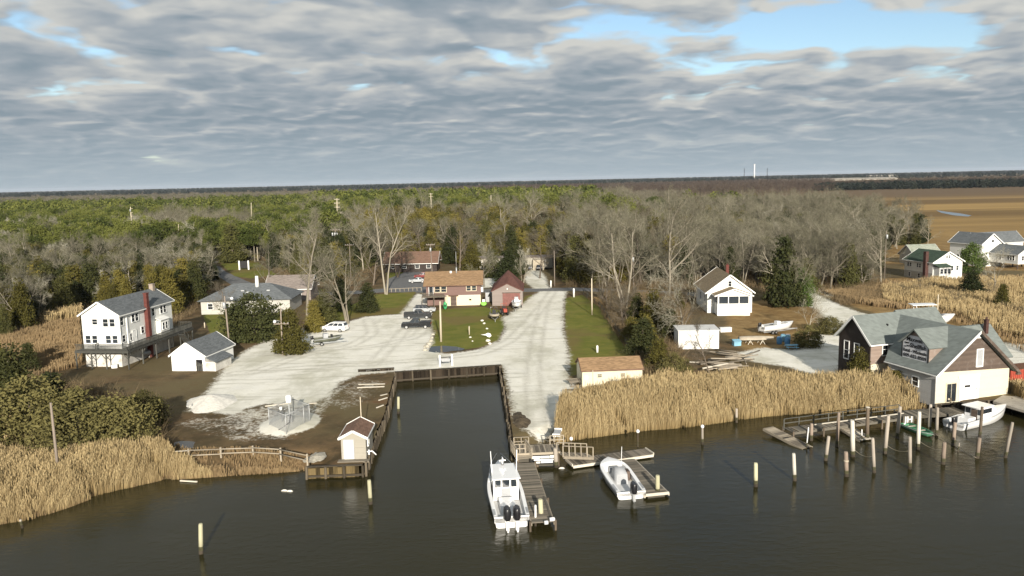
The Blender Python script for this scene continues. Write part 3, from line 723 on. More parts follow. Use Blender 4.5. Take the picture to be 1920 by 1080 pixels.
# --- white cottage with screened porch
g = G(1345, 592); T = thing('cottage', 'small white cottage with khaki roof and screened front porch', 'cottage', (g.x, g.y, GZ), R(-4))
b = MB(); b.box(0, 6.3, 0, 3.2, -.2, 2.35); b.build('porch_wall', M['white'], T)
b = MB(); b.box(.05, .3, .03, .3, 2.35, 4.0); b.box(6.0, 6.25, .03, .3, 2.35, 4.0); b.box(2.05, 2.2, .05, .2, 2.35, 4.0); b.box(4.1, 4.25, .05, .2, 2.35, 4.0); b.box(.05, 6.25, .03, .3, 3.8, 4.05); b.build('porch_post', M['white'], T)
b = MB(); b.box(.3, 6.0, .35, .4, 2.36, 3.8); b.build('screen', M['glass'], T)
b = MB(); b.prism([(0, 4.05), (6.3, 4.05), (3.15, 5.2)], 'y', .05, 3.1); b.build('porch_gable', M['white'], T)
r_ = roof(T, 0, 6.3, 0, 3.0, 4.05, 5.2, 'y', 'roof_khaki', .6, .35, .12); r_.name = 'porch_roof'
walls(T, -1.4, 7.4, 3.2, 16.5, -.2, 4.3, 7.6, 'y', 'white_side'); roof(T, -1.4, 7.4, 3.2, 16.5, 4.3, 7.6, 'y', 'roof_khaki', .5, .45)
window(T, (3.0, 3.19, 5.9), 'f', .6, 1.0); chimney(T, 4.2, 12, 6.5, 8.6, .6, .6)
window(T, (-1.41, 6, 2.5), 'l', .9, 1.4); window(T, (-1.41, 11, 2.5), 'l', .9, 1.4)
# --- low white shed end-on to the water
g = G(1272, 655); T = thing('shed', 'low flat-topped white shed half hidden by shrubs before the lumber heap', 'shed', (g.x, g.y, GZ), R(-2))
b = MB(); b.box(0, 6.4, 0, 4, -.2, 3.0); b.build('wall', M['white'], T)
b = MB(); b.slab([(-.15, -.15, 3.08), (6.55, -.15, 3.08), (6.55, 4.2, 3.16), (-.15, 4.2, 3.16)], .1); b.build('roof', M['white_roof'], T)

# --- the shellfish house on the right
RX = 5.7
T = thing('shop_building', 'shellfish shop with grey-green roofs, brown gable and large black-lettered sign', 'shop', (49.8, 90.6, GZ), R(17))
a = MB(); a.prism([(0, -.4), (11.2, -.4), (11.2, 3.3), (0, 3.75)], 'y', 0, 7.5); a.prism([(2.6, -.4), (11.2, -.4), (11.2, 3.3), (2.6, 3.6)], 'y', 7.5, 14); a.build('lower_wall', M['cream'], T)
a = MB(); a.box(-.04, -.005, .02, 7.48, -.4, 3.7); a.build('side_wall', M['grey_side'], T)
a = MB(); a.prism([(.02, 3.75), (11.2, 3.3), (RX, 8.25)], 'y', -.06, 7.4); a.prism([(2.6, 3.3), (RX, 3.3), (RX, 8.25), (2.6, 5.8)], 'y', 7.4, 9.6); a.prism([(RX, 3.3), (11.2, 3.3), (RX, 8.25)], 'y', 7.4, 13.1); a.build('gable', M['brown_side'], T)
a = MB(); a.prism([(RX - .75, 7.45), (RX + .8, 7.4), (RX, 8.2)], 'y', -.12, -.062); gt = a.build('gable_tip', M['white'], T)
a = MB()
for q in ([(RX, -.7, 8.45), (-.55, -.7, 3.6), (-.55, 7.6, 3.6), (2.0, 9.3, 5.579), (RX, 13.2, 8.45)], [(RX, -.7, 8.45), (11.9, -.7, 2.95), (11.9, 13.2, 2.95), (RX, 13.2, 8.45)]): a.slab(q, .16)
ro = a.build('roof', M['roof_sheet'], T)
a = MB(); a.beam((RX, -.74, 8.33), (-.55, -.74, 3.5), .06, .26); a.build('barge_board', M['white'], ro)
a = MB(); a.beam((RX, -.75, 8.35), (12.0, -.75, 2.86), .07, .34); a.box(11.5, 12.1, -.9, -.6, 2.6, 2.85); a.build('barge_board', M['brown_side'], ro)
a = MB(); a.beam((-.62, -.7, 3.5), (-.62, 7.6, 3.5), .1, .12); a.tube([(-.6, -.6, 3.4), (-.1, -.12, 3.0), (-.1, -.12, -.2)], .06, 6); a.build('gutter', M['white'], ro)
window(T, (6.35, -.08, 5.0), 'f', .85, 2.0, 'white', 0, 0, .12, 'gel_grey')
door(T, (5.0, -.02, -.1), 'f', 2.8, 2.75, 'white', 'white'); a = MB(); a.box(3.4, 6.6, -.1, -.03, 2.72, 3.0); a.build('lintel', M['white'], T)
a = MB(); a.box(4.3, 5.1, -.14, -.09, 1.55, 1.8); a.build('door_plate', M['sign_black'], T)
window(T, (2.35, -.02, 1.1), 'f', 1.4, 2.2, 'cream', 0, 1, .1)
window(T, (-.05, 3.0, 2.0), 'l', .9, 1.05); window(T, (-.05, 6.4, 2.1), 'l', .9, 1.0)
a = MB(); a.box(-.9, -.06, 7.0, 7.45, .5, 2.6); a.build('lean_to', M['brown_side'], T)
# dormer that carries the sign
a = MB(); yc = 3.9
a.prism([(yc - 2.1, 3.7), (yc + 2.1, 3.7), (yc + 2.1, 6.45), (yc, 8.1), (yc - 2.1, 6.45)], 'x', .65, 5.2); dm = a.build('dormer', M['cedar_side'], T)
a = MB()
for s_ in (-1, 1): a.slab([(.2, yc, 8.28), (.2, yc + s_ * 2.5, 6.3), (3.9, yc + s_ * 2.5, 6.3), (5.6, yc, 8.28)], .13)
a.build('dormer_roof', M['roof_sheet'], dm)
a = MB(); a.prism([(yc - 1.95, 4.45), (yc + 1.95, 4.45), (yc + 1.95, 6.4), (yc + .9, 7.35), (yc - .7, 7.35), (yc - 1.95, 6.4)], 'x', .54, .60); a.prism([(yc - 2.1, 4.35), (yc - 1.96, 4.35), (yc - 1.96, 6.4), (yc - 2.1, 6.3)], 'x', .50, .63, 1); a.prism([(yc + 1.96, 4.35), (yc + 2.1, 4.35), (yc + 2.1, 6.3), (yc + 1.96, 6.4)], 'x', .50, .63, 1)
sg = a.build('sign', [M['sign_white'], M['sign_black']], dm)
def lettering(parent, text, loc, rot, size, mat='letter', width=None, name='lettering'):
    c = bpy.data.curves.new(name, 'FONT'); c.body = text; c.size = size; c.align_x = 'CENTER'; c.align_y = 'CENTER'
    c.extrude = .008; c.offset = size * .022; c.materials.append(M[mat])
    t_ = bpy.data.objects.new('text', c); COL.objects.link(t_); bpy.context.view_layer.update()
    me = bpy.data.meshes.new_from_object(t_.evaluated_get(bpy.context.evaluated_depsgraph_get())); me.name = name
    dx = t_.dimensions.x; bpy.data.objects.remove(t_)
    return obj(name, me, parent, loc, rot, ((width / dx) if width else 1, 1, 1))
rl = (math.pi / 2, 0, -math.pi / 2)
lettering(sg, 'Maxwell', (.515, yc + .1, 6.85), rl, .7, width=2.4)
lettering(sg, 'Shellfish', (.515, yc - .5, 6.1), rl, .72, width=2.5)
lettering(sg, 'Retail - Wholesale', (.515, yc, 5.4), rl, .56, width=3.65)
lettering(sg, '609-652-8509', (.515, yc, 4.78), rl, .6, width=3.6)
a = MB()
for y0, z0, s_ in ((1.35, 6.35, 1.0), (1.1, 6.0, .9), (1.6, 5.85, .6)):     # the row of fish beside the name
    pts = [(yc + y0 + s_ * .26 * math.cos(t_), z0 + s_ * (.10 * math.sin(t_) + .05 * math.cos(2 * t_))) for t_ in [k * .5236 for k in range(12)]]
    a.prism(pts, 'x', .50, .525); a.prism([(yc + y0 - s_ * .22, z0), (yc + y0 - s_ * .42, z0 + s_ * .12), (yc + y0 - s_ * .40, z0 - s_ * .1)], 'x', .50, .524)
a.build('fish_emblem', M['letter'], sg)
# cross wing at the rear, dark gable to the left
walls(T, -1.2, 5.0, 9.3, 15.2, -.4, 5.8, 8.6, 'x', 'cedar_side', name='wing_wall'); a = MB(); a.prism([(9.35, -.4), (15.15, -.4), (15.15, 5.8), (12.25, 8.55), (9.35, 5.8)], 'x', -1.3, -1.21); a.build('wing_gable', M['dark_side'], T)
w_ = roof(T, -1.2, 5.2, 9.3, 15.2, 5.8, 8.6, 'x', 'roof_sheet', .5, .5, .15, trim=None); w_.name = 'wing_roof'
a = MB(); a.beam((-1.74, 12.25, 8.62), (-1.74, 8.8, 5.36), .06, .24); a.beam((-1.74, 12.25, 8.62), (-1.74, 15.7, 5.36), .06, .24); a.beam((-1.7, 8.77, 5.36), (2.2, 8.77, 5.36), .05, .17); a.build('barge_board', M['white'], w_)
window(T, (-1.31, 11.7, 3.9), 'l', .8, 2.3); window(T, (-1.31, 13.6, 3.9), 'l', .8, 2.3); window(T, (1.0, 9.28, 4.6), 'f', .75, 1.5, 'white', 1)
a = MB(); a.box(-1.18, 2.2, 9.2, 9.295, -.4, 2.8); a.build('wing_base', M['cream'], T)
a = MB(); a.box(2.5, 2.7, 10.7, 10.9, 7.1, 7.6); a.build('roof_vent', M['black'], w_)
# wing on the far side with the stove chimney, and the small rear roof
walls(T, 10.5, 14.2, 2.9, 9.3, -.4, 4.2, 7.4, 'x', 'brown_side', name='side_wing_wall'); w_ = roof(T, 6.5, 14.2, 2.9, 9.3, 4.2, 7.4, 'x', 'roof_sheet', .5, .4, .15, trim=None); w_.name = 'side_wing_roof'
c = chimney(T, 13.0, 5.2, 6.2, 8.2, .42, .42, 'brick_dark')
walls(T, 16.5, 23.5, 21, 27, -.4, 3.2, 6.3, 'x', 'dark_side', name='rear_wall'); w_ = roof(T, 16.5, 23.5, 21, 27, 3.2, 6.3, 'x', 'roof_sheet', .5, .4, .15, trim=None); w_.name = 'rear_roof'

# --- red metal container at the frame's edge
g = G(1893, 733); T = thing('container', 'rusty red metal container behind the shellfish shop landing', 'container', tuple(g), R(14))
b = MB(); b.box(0, 9, 0, 2.5, 0, 2.6)
for i in range(30): b.box(.15 + i * .3, .28 + i * .3, -.04, 0, .1, 2.5)
b.build('body', M['red'], T); b = MB(); b.box(-.03, 9.03, -.03, 2.53, 2.6, 2.68); b.build('top', M['rust'], T)

# --- hut at the mouth of the basin
g = G(641, 863); T = thing('hut', 'small weathered dock hut with white door and reddish roof', 'hut', (g.x, g.y, GZ), R(1))
walls(T, 0, 2.45, 0, 4.2, .0, 2.3, 2.95, 'y', 'hut_tan')
roof(T, 0, 2.45, 0, 4.2, 2.3, 2.95, 'y', 'roof_brown', .22, .2, .1)
door(T, (.75, -.01, .12), 'f', .92, 1.95, 'white', 'grey_side')
window(T, (2.46, 1.3, 1.5), 'r', .6, .7, 'white', 0)
b = MB(); b.box(1.35, 2.4, -.07, -.01, 1.2, 1.3); b.box(1.35, 2.4, -.05, -.01, .1, 1.2); b.build('hatch', M['hut_tan'], T)
b = MB(); b.box(-.3, 2.8, -.7, 0, -.06, .1); b.build('step', M['deckwood'], T)
b = MB(); b.tube([(1.3, 4.5, 0), (1.3, 4.5, 5.2)], .05, 6); b.build('mast', M['pole_pale'], T)

# --- the buildings further back
g = G(378, 590); T = thing('house', 'long grey-roofed ranch house with pale block walls behind the dark cedars', 'house', (g.x, g.y, GZ), R(2))
b = MB(); b.box(0, 19, 0, 11, -.2, 3.0); b.build('wall', M['block'], T)
b = MB(); z0, zr = 3.0, 5.9
c4 = [(-.6, -.6, z0), (19.6, -.6, z0), (19.6, 11.6, z0), (-.6, 11.6, z0)]; r1, r2 = (5.5, 5.5, zr), (13.5, 5.5, zr)
for q in ([c4[0], c4[1], r2, r1], [c4[1], c4[2], r2], [c4[2], c4[3], r1, r2], [c4[3], c4[0], r1]): b.slab(q, .15)
b.build('roof', M['roof_grey'], T)
b = MB(); b.tube([(11.0, 4.4, 5.0), (11.0, 4.4, 7.6)], [.45, .32], 10); b.build('chimney', M['white'], T)
for x in (2, 5.5): window(T, (x, -.01, 1.7), 'f', 1.0, 1.2)
for x, y in ((8, 2.3), (9.2, 1.7), (13.6, 2.2)):
    b = MB(); zz_ = 3.15 + (y + .6) * .48; b.box(x, x + .7, y, y + .7, zz_, zz_ + .25); b.build('roof_vent', M['galv'], T)
g = G(500, 565); T = thing('house', 'taupe-roofed house tucked behind the grey ranch house', 'house', (g.x, g.y, GZ), R(2))
walls(T, 0, 10.5, 0, 8, -.2, 3.0, 5.6, 'x', 'barn_wall'); roof(T, 0, 10.5, 0, 8, 3.0, 5.6, 'x', 'roof_taupe', .5, .4)
window(T, (7.8, -.01, 1.8), 'f', .9, 1.2); window(T, (5.2, -.01, 1.8), 'f', .9, 1.2)
g = G(722, 511); T = thing('house', 'long low brown-roofed house at the end of the asphalt drive', 'house', (g.x, g.y, GZ), R(-1))
walls(T, 0, 16, 0, 9, -.2, 3.3, 5.8, 'x', 'dark_side'); roof(T, 0, 16, 0, 9, 3.3, 5.8, 'x', 'roof_brown', 1.3, .6)  # walls coloured near black to stand for the shade under the eaves
for x in (2.5, 6, 10, 13.5): window(T, (x, -.01, 1.8), 'f', 1.2, 1.2)
g = G(884, 508); T = thing('trailer_home', 'long cream trailer home glimpsed behind bare trees', 'trailer home', (g.x, g.y, GZ), R(1))
b = MB(); b.box(0, 25, 0, 5, .4, 3.6); b.build('wall', M['hut_tan'], T); b = MB(); b.slab([(-.3, -.3, 3.75), (25.3, -.3, 3.75), (25.3, 5.3, 4.0), (-.3, 5.3, 4.0)], .15); b.build('roof', M['roof_taupe'], T)
for x in (2.5, 7.5, 16, 22): window(T, (x, -.01, 2.2), 'f', 1.3, 1.1)
b = MB(); b.box(18.8, 22.2, -2.5, -.02, 0, 3.2); b.build('porch', M['tarp'], T)

g = G(1748, 527); T = thing('house', 'white house with dark green roof and shade-darkened brick chimney at the marsh edge', 'house', (g.x, g.y, GZ), R(14))
hw, hd = 8.8, 9.8
walls(T, 0, hw, 0, hd, -.2, 4.7, 7.1, 'y', 'white_side'); roof(T, 0, hw, 0, hd, 4.7, 7.1, 'y', 'roof_green', .45, .4)
b = MB(); b.box(-.03, -.005, .05, hd - .05, -.2, 1.9); b.build('base', M['block'], T)
b = MB(); b.box(-.9, -.04, 1.5, 2.4, 0, 7.3); b.build('chimney', M['brick_dark'], T)  # brick coloured all round in the tone of its shaded face
b = MB(); b.box(.2, 3.6, -2.0, -.04, 1.4, 3.6); b.build('porch', M['white_side'], T); b = MB(); b.slab([(-.1, -2.3, 3.65), (3.9, -2.3, 3.65), (3.9, -.02, 4.3), (-.1, -.02, 4.3)], .1); b.build('porch_roof', M['roof_green'], T)
for x in (.8, 1.9, 3.0): window(T, (x, -2.01, 2.6), 'f', .7, 1.1, 'grey_side')
for x in (4.0, 4.75): window(T, (x, -.01, 5.9), 'f', .4, .75)
for x in (4.6, 5.7, 7.3): window(T, (x, -.01, 3.0), 'f', .65, 1.1, 'white')
for y in (4.3, 5.1, 7.6, 8.4): window(T, (-.04, y, 3.5), 'l', .55, .95)
for y in (4.5, 7.8): window(T, (-.05, y, .95), 'l', .7, 1.0)
g = G(1714, 497); T = thing('garage', 'pale green roofed outbuilding behind the dark green roofed house', 'outbuilding', (g.x, g.y, GZ), R(8))
walls(T, 0, 8.5, 0, 7, -.2, 3.0, 5.6, 'x', 'grey_side'); roof(T, 0, 8.5, 0, 7, 3.0, 5.6, 'x', 'roof_pale', .5, .4)
g = G(1862, 503); T = thing('house', 'big white two-storey house with grey gabled roofs at the far right', 'house', (g.x, g.y, GZ), R(17))
walls(T, 0, 7.2, 4, 15, 0, 6.6, 9.2, 'y', 'white_side'); roof(T, 0, 7.2, 4, 15, 6.6, 9.2, 'y', 'roof_grey', .5, .4)
walls(T, 7.2, 20, 8, 14, 0, 6.4, 9.0, 'x', 'white_side', name='wing_wall'); w_ = roof(T, 3.6, 20, 8, 14, 6.4, 9.0, 'x', 'roof_grey', .5, .4); w_.name = 'wing_roof'
walls(T, 3.0, 10.0, -5, 4.0, 1.4, 4.2, 6.2, 'y', 'white_side', name='annex_wall'); w_ = roof(T, 3.0, 10.0, -5, 4.0, 4.2, 6.2, 'y', 'roof_grey', .5, .4); w_.name = 'annex_roof'
pm = MB().box(-.12, .12, -.12, .12, -.2, 1.45).mesh('stilt', M['brown_side'])
for x in (3.2, 6.5, 9.8):
    for y in (-4.8, -.5): obj('stilt', pm, T, (x, y, 0))
for y in (-3.6, -2.8, -2.0, .5): window(T, (2.99, y, 3.0), 'l', .6, 1.2)
for y in (6.5, 7.4, 8.3): window(T, (-.01, y, 5.2), 'l', .7, 1.4)
for y in (6.5, 8.3, 12): window(T, (-.01, y, 2.2), 'l', .9, 1.4)
for x in (4.6, 5.8, 7.4, 8.6): window(T, (x, -5.01, 3.0), 'f', .7, 1.2)
window(T, (3.8, 3.99, 7.2), 'f', .7, .7, 'white', 0)
for x in (9, 11, 13.5): window(T, (x, 7.99, 5.2), 'f', .8, 1.3)
# ------------------------------------------------------------------ docks, pilings, bulkheads
def bulkhead(name, label, pts, plank_w, mat, top, posts=None, waler=True, cap=True, pz=1.0, jag=.12):
    """Timber wall along a line of waterline pixels. Parts: planks, posts, walers, caps."""
    T = thing(name, label, 'bulkhead', tuple(G(*pts[0], 0)), 0, 'timber walls round the boat basin')
    o = Vector(T.location); rr = random.Random(len(label))
    pm = [MB().box(-plank_w / 2 + .008, plank_w / 2 - .008, -.04, .04, -.9, top - q).mesh('plank', M[mat]) for q in (0, jag * .5, jag)]
    po = [MB().tube([(0, 0, -1.2), (rr.uniform(-.05, .05), rr.uniform(-.05, .05), top + pz * q)], [.15, .12], 8).mesh('post', M['bulk_post']) for q in (.1, .28, .5)]
    for i in range(len(pts) - 1):
        a, b = G(*pts[i], 0) - o, G(*pts[i + 1], 0) - o; d = (b - a).normalized(); nrm = Vector((d.y, -d.x, 0))
        mid = o + (a + b) / 2
        if not inside(np.array([[(mid + nrm).x, (mid + nrm).y]]), WATER)[0]: nrm = -nrm
        ang = math.atan2(d.y, d.x); n = max(1, int((b - a).length / plank_w))
        for k in range(n): obj('plank', rr.choice(pm), T, tuple(a + d * plank_w * (k + .5) + nrm * (.03 + rr.uniform(0, .03))), (rr.uniform(-.02, .02), rr.uniform(-.012, .012), ang))
        if waler:
            m_ = MB(); m_.beam(a + nrm * .18 + Vector((0, 0, .25)), b + nrm * .18 + Vector((0, 0, .25)), .16, .2); m_.build('waler', M['bulk_cap'], T)
        if cap:
            m_ = MB(); m_.beam(a + nrm * .02 + Vector((0, 0, top + .05)), b + nrm * .02 + Vector((0, 0, top + .05)), .34, .09); m_.build('cap', M['bulk_cap'], T)
        if posts:
            k = int((b - a).length / posts)
            for q in range(k + 1):
                obj('post', rr.choice(po), T, tuple(a + d * (b - a).length * q / max(k, 1) + nrm * (.26 + rr.uniform(-.05, .05))), (rr.uniform(-.05, .05), rr.uniform(-.05, .05), rr.uniform(0, 6)))
    return T
bulkhead('bulkhead', 'dark tarred timber wall across the head of the boat basin', B_BACK, .3, 'bulk', 1.42, posts=2.6, pz=.3)
bulkhead('bulkhead', 'decayed timber wall with uneven pile tops along the hut side of the basin', B_LEFT, .45, 'bulk', 1.0, posts=.85, cap=False)
bulkhead('bulkhead', 'decayed timber wall with pale split piles along the pier side of the basin', B_RIGHT, .45, 'bulk', 1.0, posts=1.0, cap=False)
bulkhead('bulkhead', 'rust-stained sheet-pile wall facing the river below the dock hut', [(577, 897), (681, 893)], .42, 'bulk_green', 1.15, posts=1.7, pz=.3)
bulkhead('bulkhead', 'low dark timber wall below the shellfish shop landing', B_MAX, .4, 'bulk', 1.1, posts=2.2, pz=.5)
bulkhead('bulkhead', 'short timber wall left of the basin head beside loose planks', [(672, 713), (740, 709)], .4, 'bulk', 1.5, posts=None, waler=False)

def piling(bx, by, tx, ty, r, mat, label, cap=None, z=0.0, name='piling', cat='piling', group='mooring pilings in the river'):
    h = height(bx, by, ty, z); p = G(bx, by, z); q = G(tx, ty, z + h)
    T = thing(name, label, cat, tuple(p), 0, group); tx_ = q.x - p.x
    m_ = MB(); s_ = tx_ / max(h, .1); m_.tube([(-s_ * 1.5, 0, -1.5), (s_ * .28, 0, .28)], [r * 1.06, r * 1.05], 12); m_.build('wet_base', M['pile_wet'], T)
    m_ = MB(); m_.tube([(s_ * .27, 0, .27), (s_ * .62, 0, .62)], [r * 1.05, r * 1.035], 12, cap=False); m_.build('algae_band', M['algae'], T)
    m_ = MB(); m_.tube([(s_ * .28, 0, .28), (s_ * h * .5, 0, h * .5), (s_ * h * .93, 0, h * .93), (tx_, 0, h)], [r * 1.03, r, r * .96, r * .8], 12); m_.build('shaft', M[mat], T)
    if cap == 'ball':
        m_ = MB(); m_.tube([(tx_, 0, h), (tx_, 0, h + .06), (tx_, 0, h + .2), (tx_, 0, h + .34), (tx_, 0, h + .4)], [r * .6, .15, .2, .14, .05], 10); m_.build('float_cap', M['gel'], T)
    elif cap == 'rope':
        m_ = MB(); m_.tube([(s_ * h * .6, 0, h * .6 + k * .05) for k in range(4)], [r * 1.12, r * 1.25, r * 1.25, r * 1.1], 10); m_.build('rope_wrap', M['rope'], T)
    elif cap == 'plate':
        m_ = MB(); m_.tube([(tx_, 0, h + .001), (tx_, 0, h + .06)], [r * 1.2, r * 1.15], 10); m_.build('cap_plate', M['paleboard'], T)
    return T
M['algae'] = paint('algae_stain', (.085, .08, .042), .9, .35, 3)
M['pile_wet'] = timber('wet_piling', (.055, .045, .033), .3, 'Z')
M['pile_grey'] = timber('grey_piling', (.34, .30, .25), .22, 'Z'); M['pile_white'] = timber('bleached_piling', (.56, .53, .46), .15, 'Z')
M['pile_red'] = timber('reddish_piling', (.245, .195, .155), .3, 'Z'); M['pile_dark'] = timber('dark_piling', (.12, .095, .07), .3, 'Z')
M['pile_yel'] = timber('treated_piling', (.47, .45, .30), .15, 'Z')
for a_ in [
 (1417, 912, 1417, 868, .19, 'pile_yel', 'pale yellowish piling standing alone left of the piling rows', None),
 (1490, 901, 1488, 850, .17, 'pile_white', 'bleached piling with dark wet foot nearest the sloping marsh ramp', None),
 (1548, 863, 1554, 818, .17, 'pile_grey', 'grey leaning piling just riverward of the white thin pole', None),
 (1569, 837, 1573, 773, .16, 'pile_red', 'tall reddish piling rising in front of the marsh dock', None),
 (1521, 826, 1522, 794, .17, 'pile_red', 'short pinkish piling beside the white thin pole', None),
 (1587, 893, 1586, 847, .20, 'pile_red', 'stout reddish piling wrapped in rope in the outer row', 'rope'),
 (1599, 856, 1598, 788, .22, 'pile_white', 'thick whitest piling with ropes tied low beside the second ramp', None),
 (1639, 886, 1636, 821, .16, 'pile_grey', 'slim grey piling leaning left in the outer row', None),
 (1626, 824, 1627, 764, .19, 'pile_dark', 'dark piling with pale cap plate at the end of the second ramp', 'plate'),
 (1659, 850, 1666, 779, .19, 'pile_grey', 'tall grey piling leaning right, a rope looped at its waist', None),
 (1682, 822, 1688, 762, .18, 'pile_grey', 'pale-topped piling standing beside the white letter board', None),
 (1706, 879, 1706, 819, .17, 'pile_grey', 'grey piling with white fender hung near the water', None),
 (1721, 842, 1724, 772, .19, 'pile_white', 'tall bleached piling in front of the green skiff', None),
 (1742, 810, 1745, 758, .17, 'pile_grey', 'grey piling at the landing just left of the twin shorter one', None),
 (1756, 816, 1758, 764, .16, 'pile_grey', 'grey piling at the stern of the small cabin boat', None),
 (1768, 870, 1771, 829, .19, 'pile_red', 'reddish piling alone in the outer row before the cabin boat', None),
 (1787, 835, 1791, 792, .18, 'pile_red', 'grey and red piling close to the cabin boat transom', None),
 (1837, 819, 1842, 763, .15, 'pile_dark', 'dark mossy piling standing against the cabin boat side', None),
 (1832, 859, 1837, 821, .18, 'pile_red', 'reddish piling with white buoy at its foot', None),
 (1885, 858, 1899, 792, .15, 'pile_grey', 'strongly leaning grey piling at the right edge of the river', None),
 (377, 1038, 376, 982, .17, 'pile_yel', 'pale piling alone in open water left of the basin mouth', None),
 (695, 945, 692, 900, .18, 'pile_yel', 'pale piling in the basin mouth just off the dock hut', None),
 (747, 775, 747, 744, .17, 'pile_yel', 'short pale piling inside the basin near its left wall', None),
 (42, 990, 38, 974, .10, 'pile_grey', 'small broken stake at the edge of the far left reeds', None),
 (1317, 833, 1317, 803, .13, 'pile_grey', 'grey piling topped by a white float beside the reed edge', 'ball'),
 (1381, 792, 1381, 766, .14, 'pile_grey', 'bleached stub piling half inside the reed edge', None),
 (1196, 838, 1196, 812, .06, 'pile_dark', 'thin stake with white float behind the floating dock', 'ball'),
 (1071, 852, 1071, 826, .06, 'pile_dark', 'thin stake with white float behind the gangway railing', 'ball'),
 (1015, 978, 1013, 936, .21, 'pile_yel', 'thick mossy piling at the outer end of the pier', None),
 (1233, 928, 1233, 891, .20, 'pile_yel', 'pale green piling at the tip of the floating dock', None),
 (1043, 876, 1041, 840, .22, 'pile_grey', 'square-shouldered grey piling under the pier platform', None),
 (1759, 757, 1764, 716, .12, 'pile_dark', 'dark leaning post at the shop corner beside the drainpipe', None),
 (1815, 753, 1819, 712, .13, 'pile_dark', 'dark post standing in front of the shop double door', None),
]: piling(*a_)
for a_ in [(1512, 841, 1516, 801, .06, 'gel', 'thin white pole at the lower end of the sloping marsh ramp', None), (1616, 827, 1616, 805, .06, 'gel', 'short white pole beside the second ramp end', None),
           (1796, 848, 1799, 831, .05, 'pile_grey', 'thin stake slanting from the water between outer pilings', None), (1004, 986, 1004, 947, .09, 'gel', 'white plastic pole at the stern of the twin-engine boat', None)]:
    piling(*a_, name='pole', cat='pole', group='thin poles in the water')

def planks_between(T, a, b, width, step, mats, z=0, rr=None, skip=0.0, gap=.02, thick=.05):
    """Deck boards laid across a walkway from a to b (local points)."""
    rr = rr or random.Random(1); a, b = Vector(a), Vector(b); d = (b - a); n = max(1, int(d.length / step)); dh = d.normalized(); ang = math.atan2(dh.y, dh.x); pit = -math.asin(max(-1, min(1, dh.z)))
    mm = [MB().box(-width / 2 - q, width / 2 + q * .5, -step / 2 + gap / 2, step / 2 - gap / 2, -thick, 0).mesh('plank', M[mt]) for mt in mats for q in (0, .05)]
    for k in range(n):
        if rr.random() < skip: continue
        p = a.lerp(b, (k + .5) / n); obj('plank', rr.choice(mm), T, tuple(p), (pit * 0 + 0, 0, ang + math.pi / 2 + rr.uniform(-.01, .01)))
def walkway(name, label, cat, pa, pb, za, zb, width, step, mats, group=None, frame='railwood', piles=None, skip=0.0, ft=.25):
    A, B = G(*pa, za), G(*pb, zb); T = thing(name, label, cat, tuple(A), 0, group); b = B - A
    d = Vector((b.x, b.y, 0)).normalized(); sd_ = Vector((-d.y, d.x, 0)); rr = random.Random(int(pa[0]))
    planks_between(T, (0, 0, 0), b, width, step, mats, rr=rr, skip=skip)
    for s_ in (-1, 1):
        m_ = MB(); o_ = sd_ * (width / 2 + .06) * s_ + Vector((0, 0, -ft / 2 - .03)); m_.beam(o_, b + o_, .1, ft); m_.build('stringer', M[frame], T)
    if piles:
        pm_ = MB().tube([(0, 0, -za - 1.2), (0, 0, .0)], .1, 8).mesh('support_post', M['pile_dark']); n = int(b.length / piles)
        for k in range(n + 1):
            for s_ in (-1, 1): obj('support_post', pm_, T, tuple(b * (k / max(n, 1)) + sd_ * s_ * (width / 2 + .17) + Vector((0, 0, .12))))
    return T, b, d, sd_
def post_rail(T, a, b, h, n, mat='railwood', mid=True):
    a, b = Vector(a), Vector(b); m_ = MB(); m_.beam(a + Vector((0, 0, h)), b + Vector((0, 0, h)), .12, .06)
    if mid: m_.beam(a + Vector((0, 0, h * .5)), b + Vector((0, 0, h * .5)), .05, .1)
    rl = m_.build('railing', M[mat], T); pm_ = MB().box(-.05, .05, -.05, .05, -.15, h).mesh('rail_post', M[mat])
    for k in range(n): obj('rail_post', pm_, rl, tuple(a.lerp(b, k / (n - 1))))
    return rl
# main pier beside the big boat
PW = 1.75
T, b, d, sd_ = walkway('pier', 'long grey plank pier with stepped railed top beside the twin-engine boat', 'pier', (984, 868), (1018, 979), .95, .75, PW, .16, ['deckwood', 'deckdark'], None, 'railwood', 4.0)
ramp = Vector((G(972, 842, 1.5) - Vector(T.location)))
planks_between(T, ramp, (0, .3, .35), 1.35, .2, ['railwood', 'deckwood'])
for s_ in (-.75, .75):
    dd = (Vector((0, .3, .35)) - ramp); sv = Vector((-dd.y, dd.x, 0)).normalized() * s_
    post_rail(T, ramp + sv, Vector((0, .3, .35)) + sv, .95, 6, 'railwood')
m_ = MB(); m_.tube([(b.x + .55, b.y - .1, .05), (b.x + .95, b.y, .05)], .16, 10); m_.tube([(b.x + .1, b.y - .35, -.1), (b.x + .4, b.y - .3, -.1)], .16, 10); m_.build('bumper', M['gel'], T)
m_ = MB(); m_.beam(b * .62 + sd_ * .75, b * 1.0 + sd_ * .75, .14, .1); m_.build('curb', M['deckdark'], T)
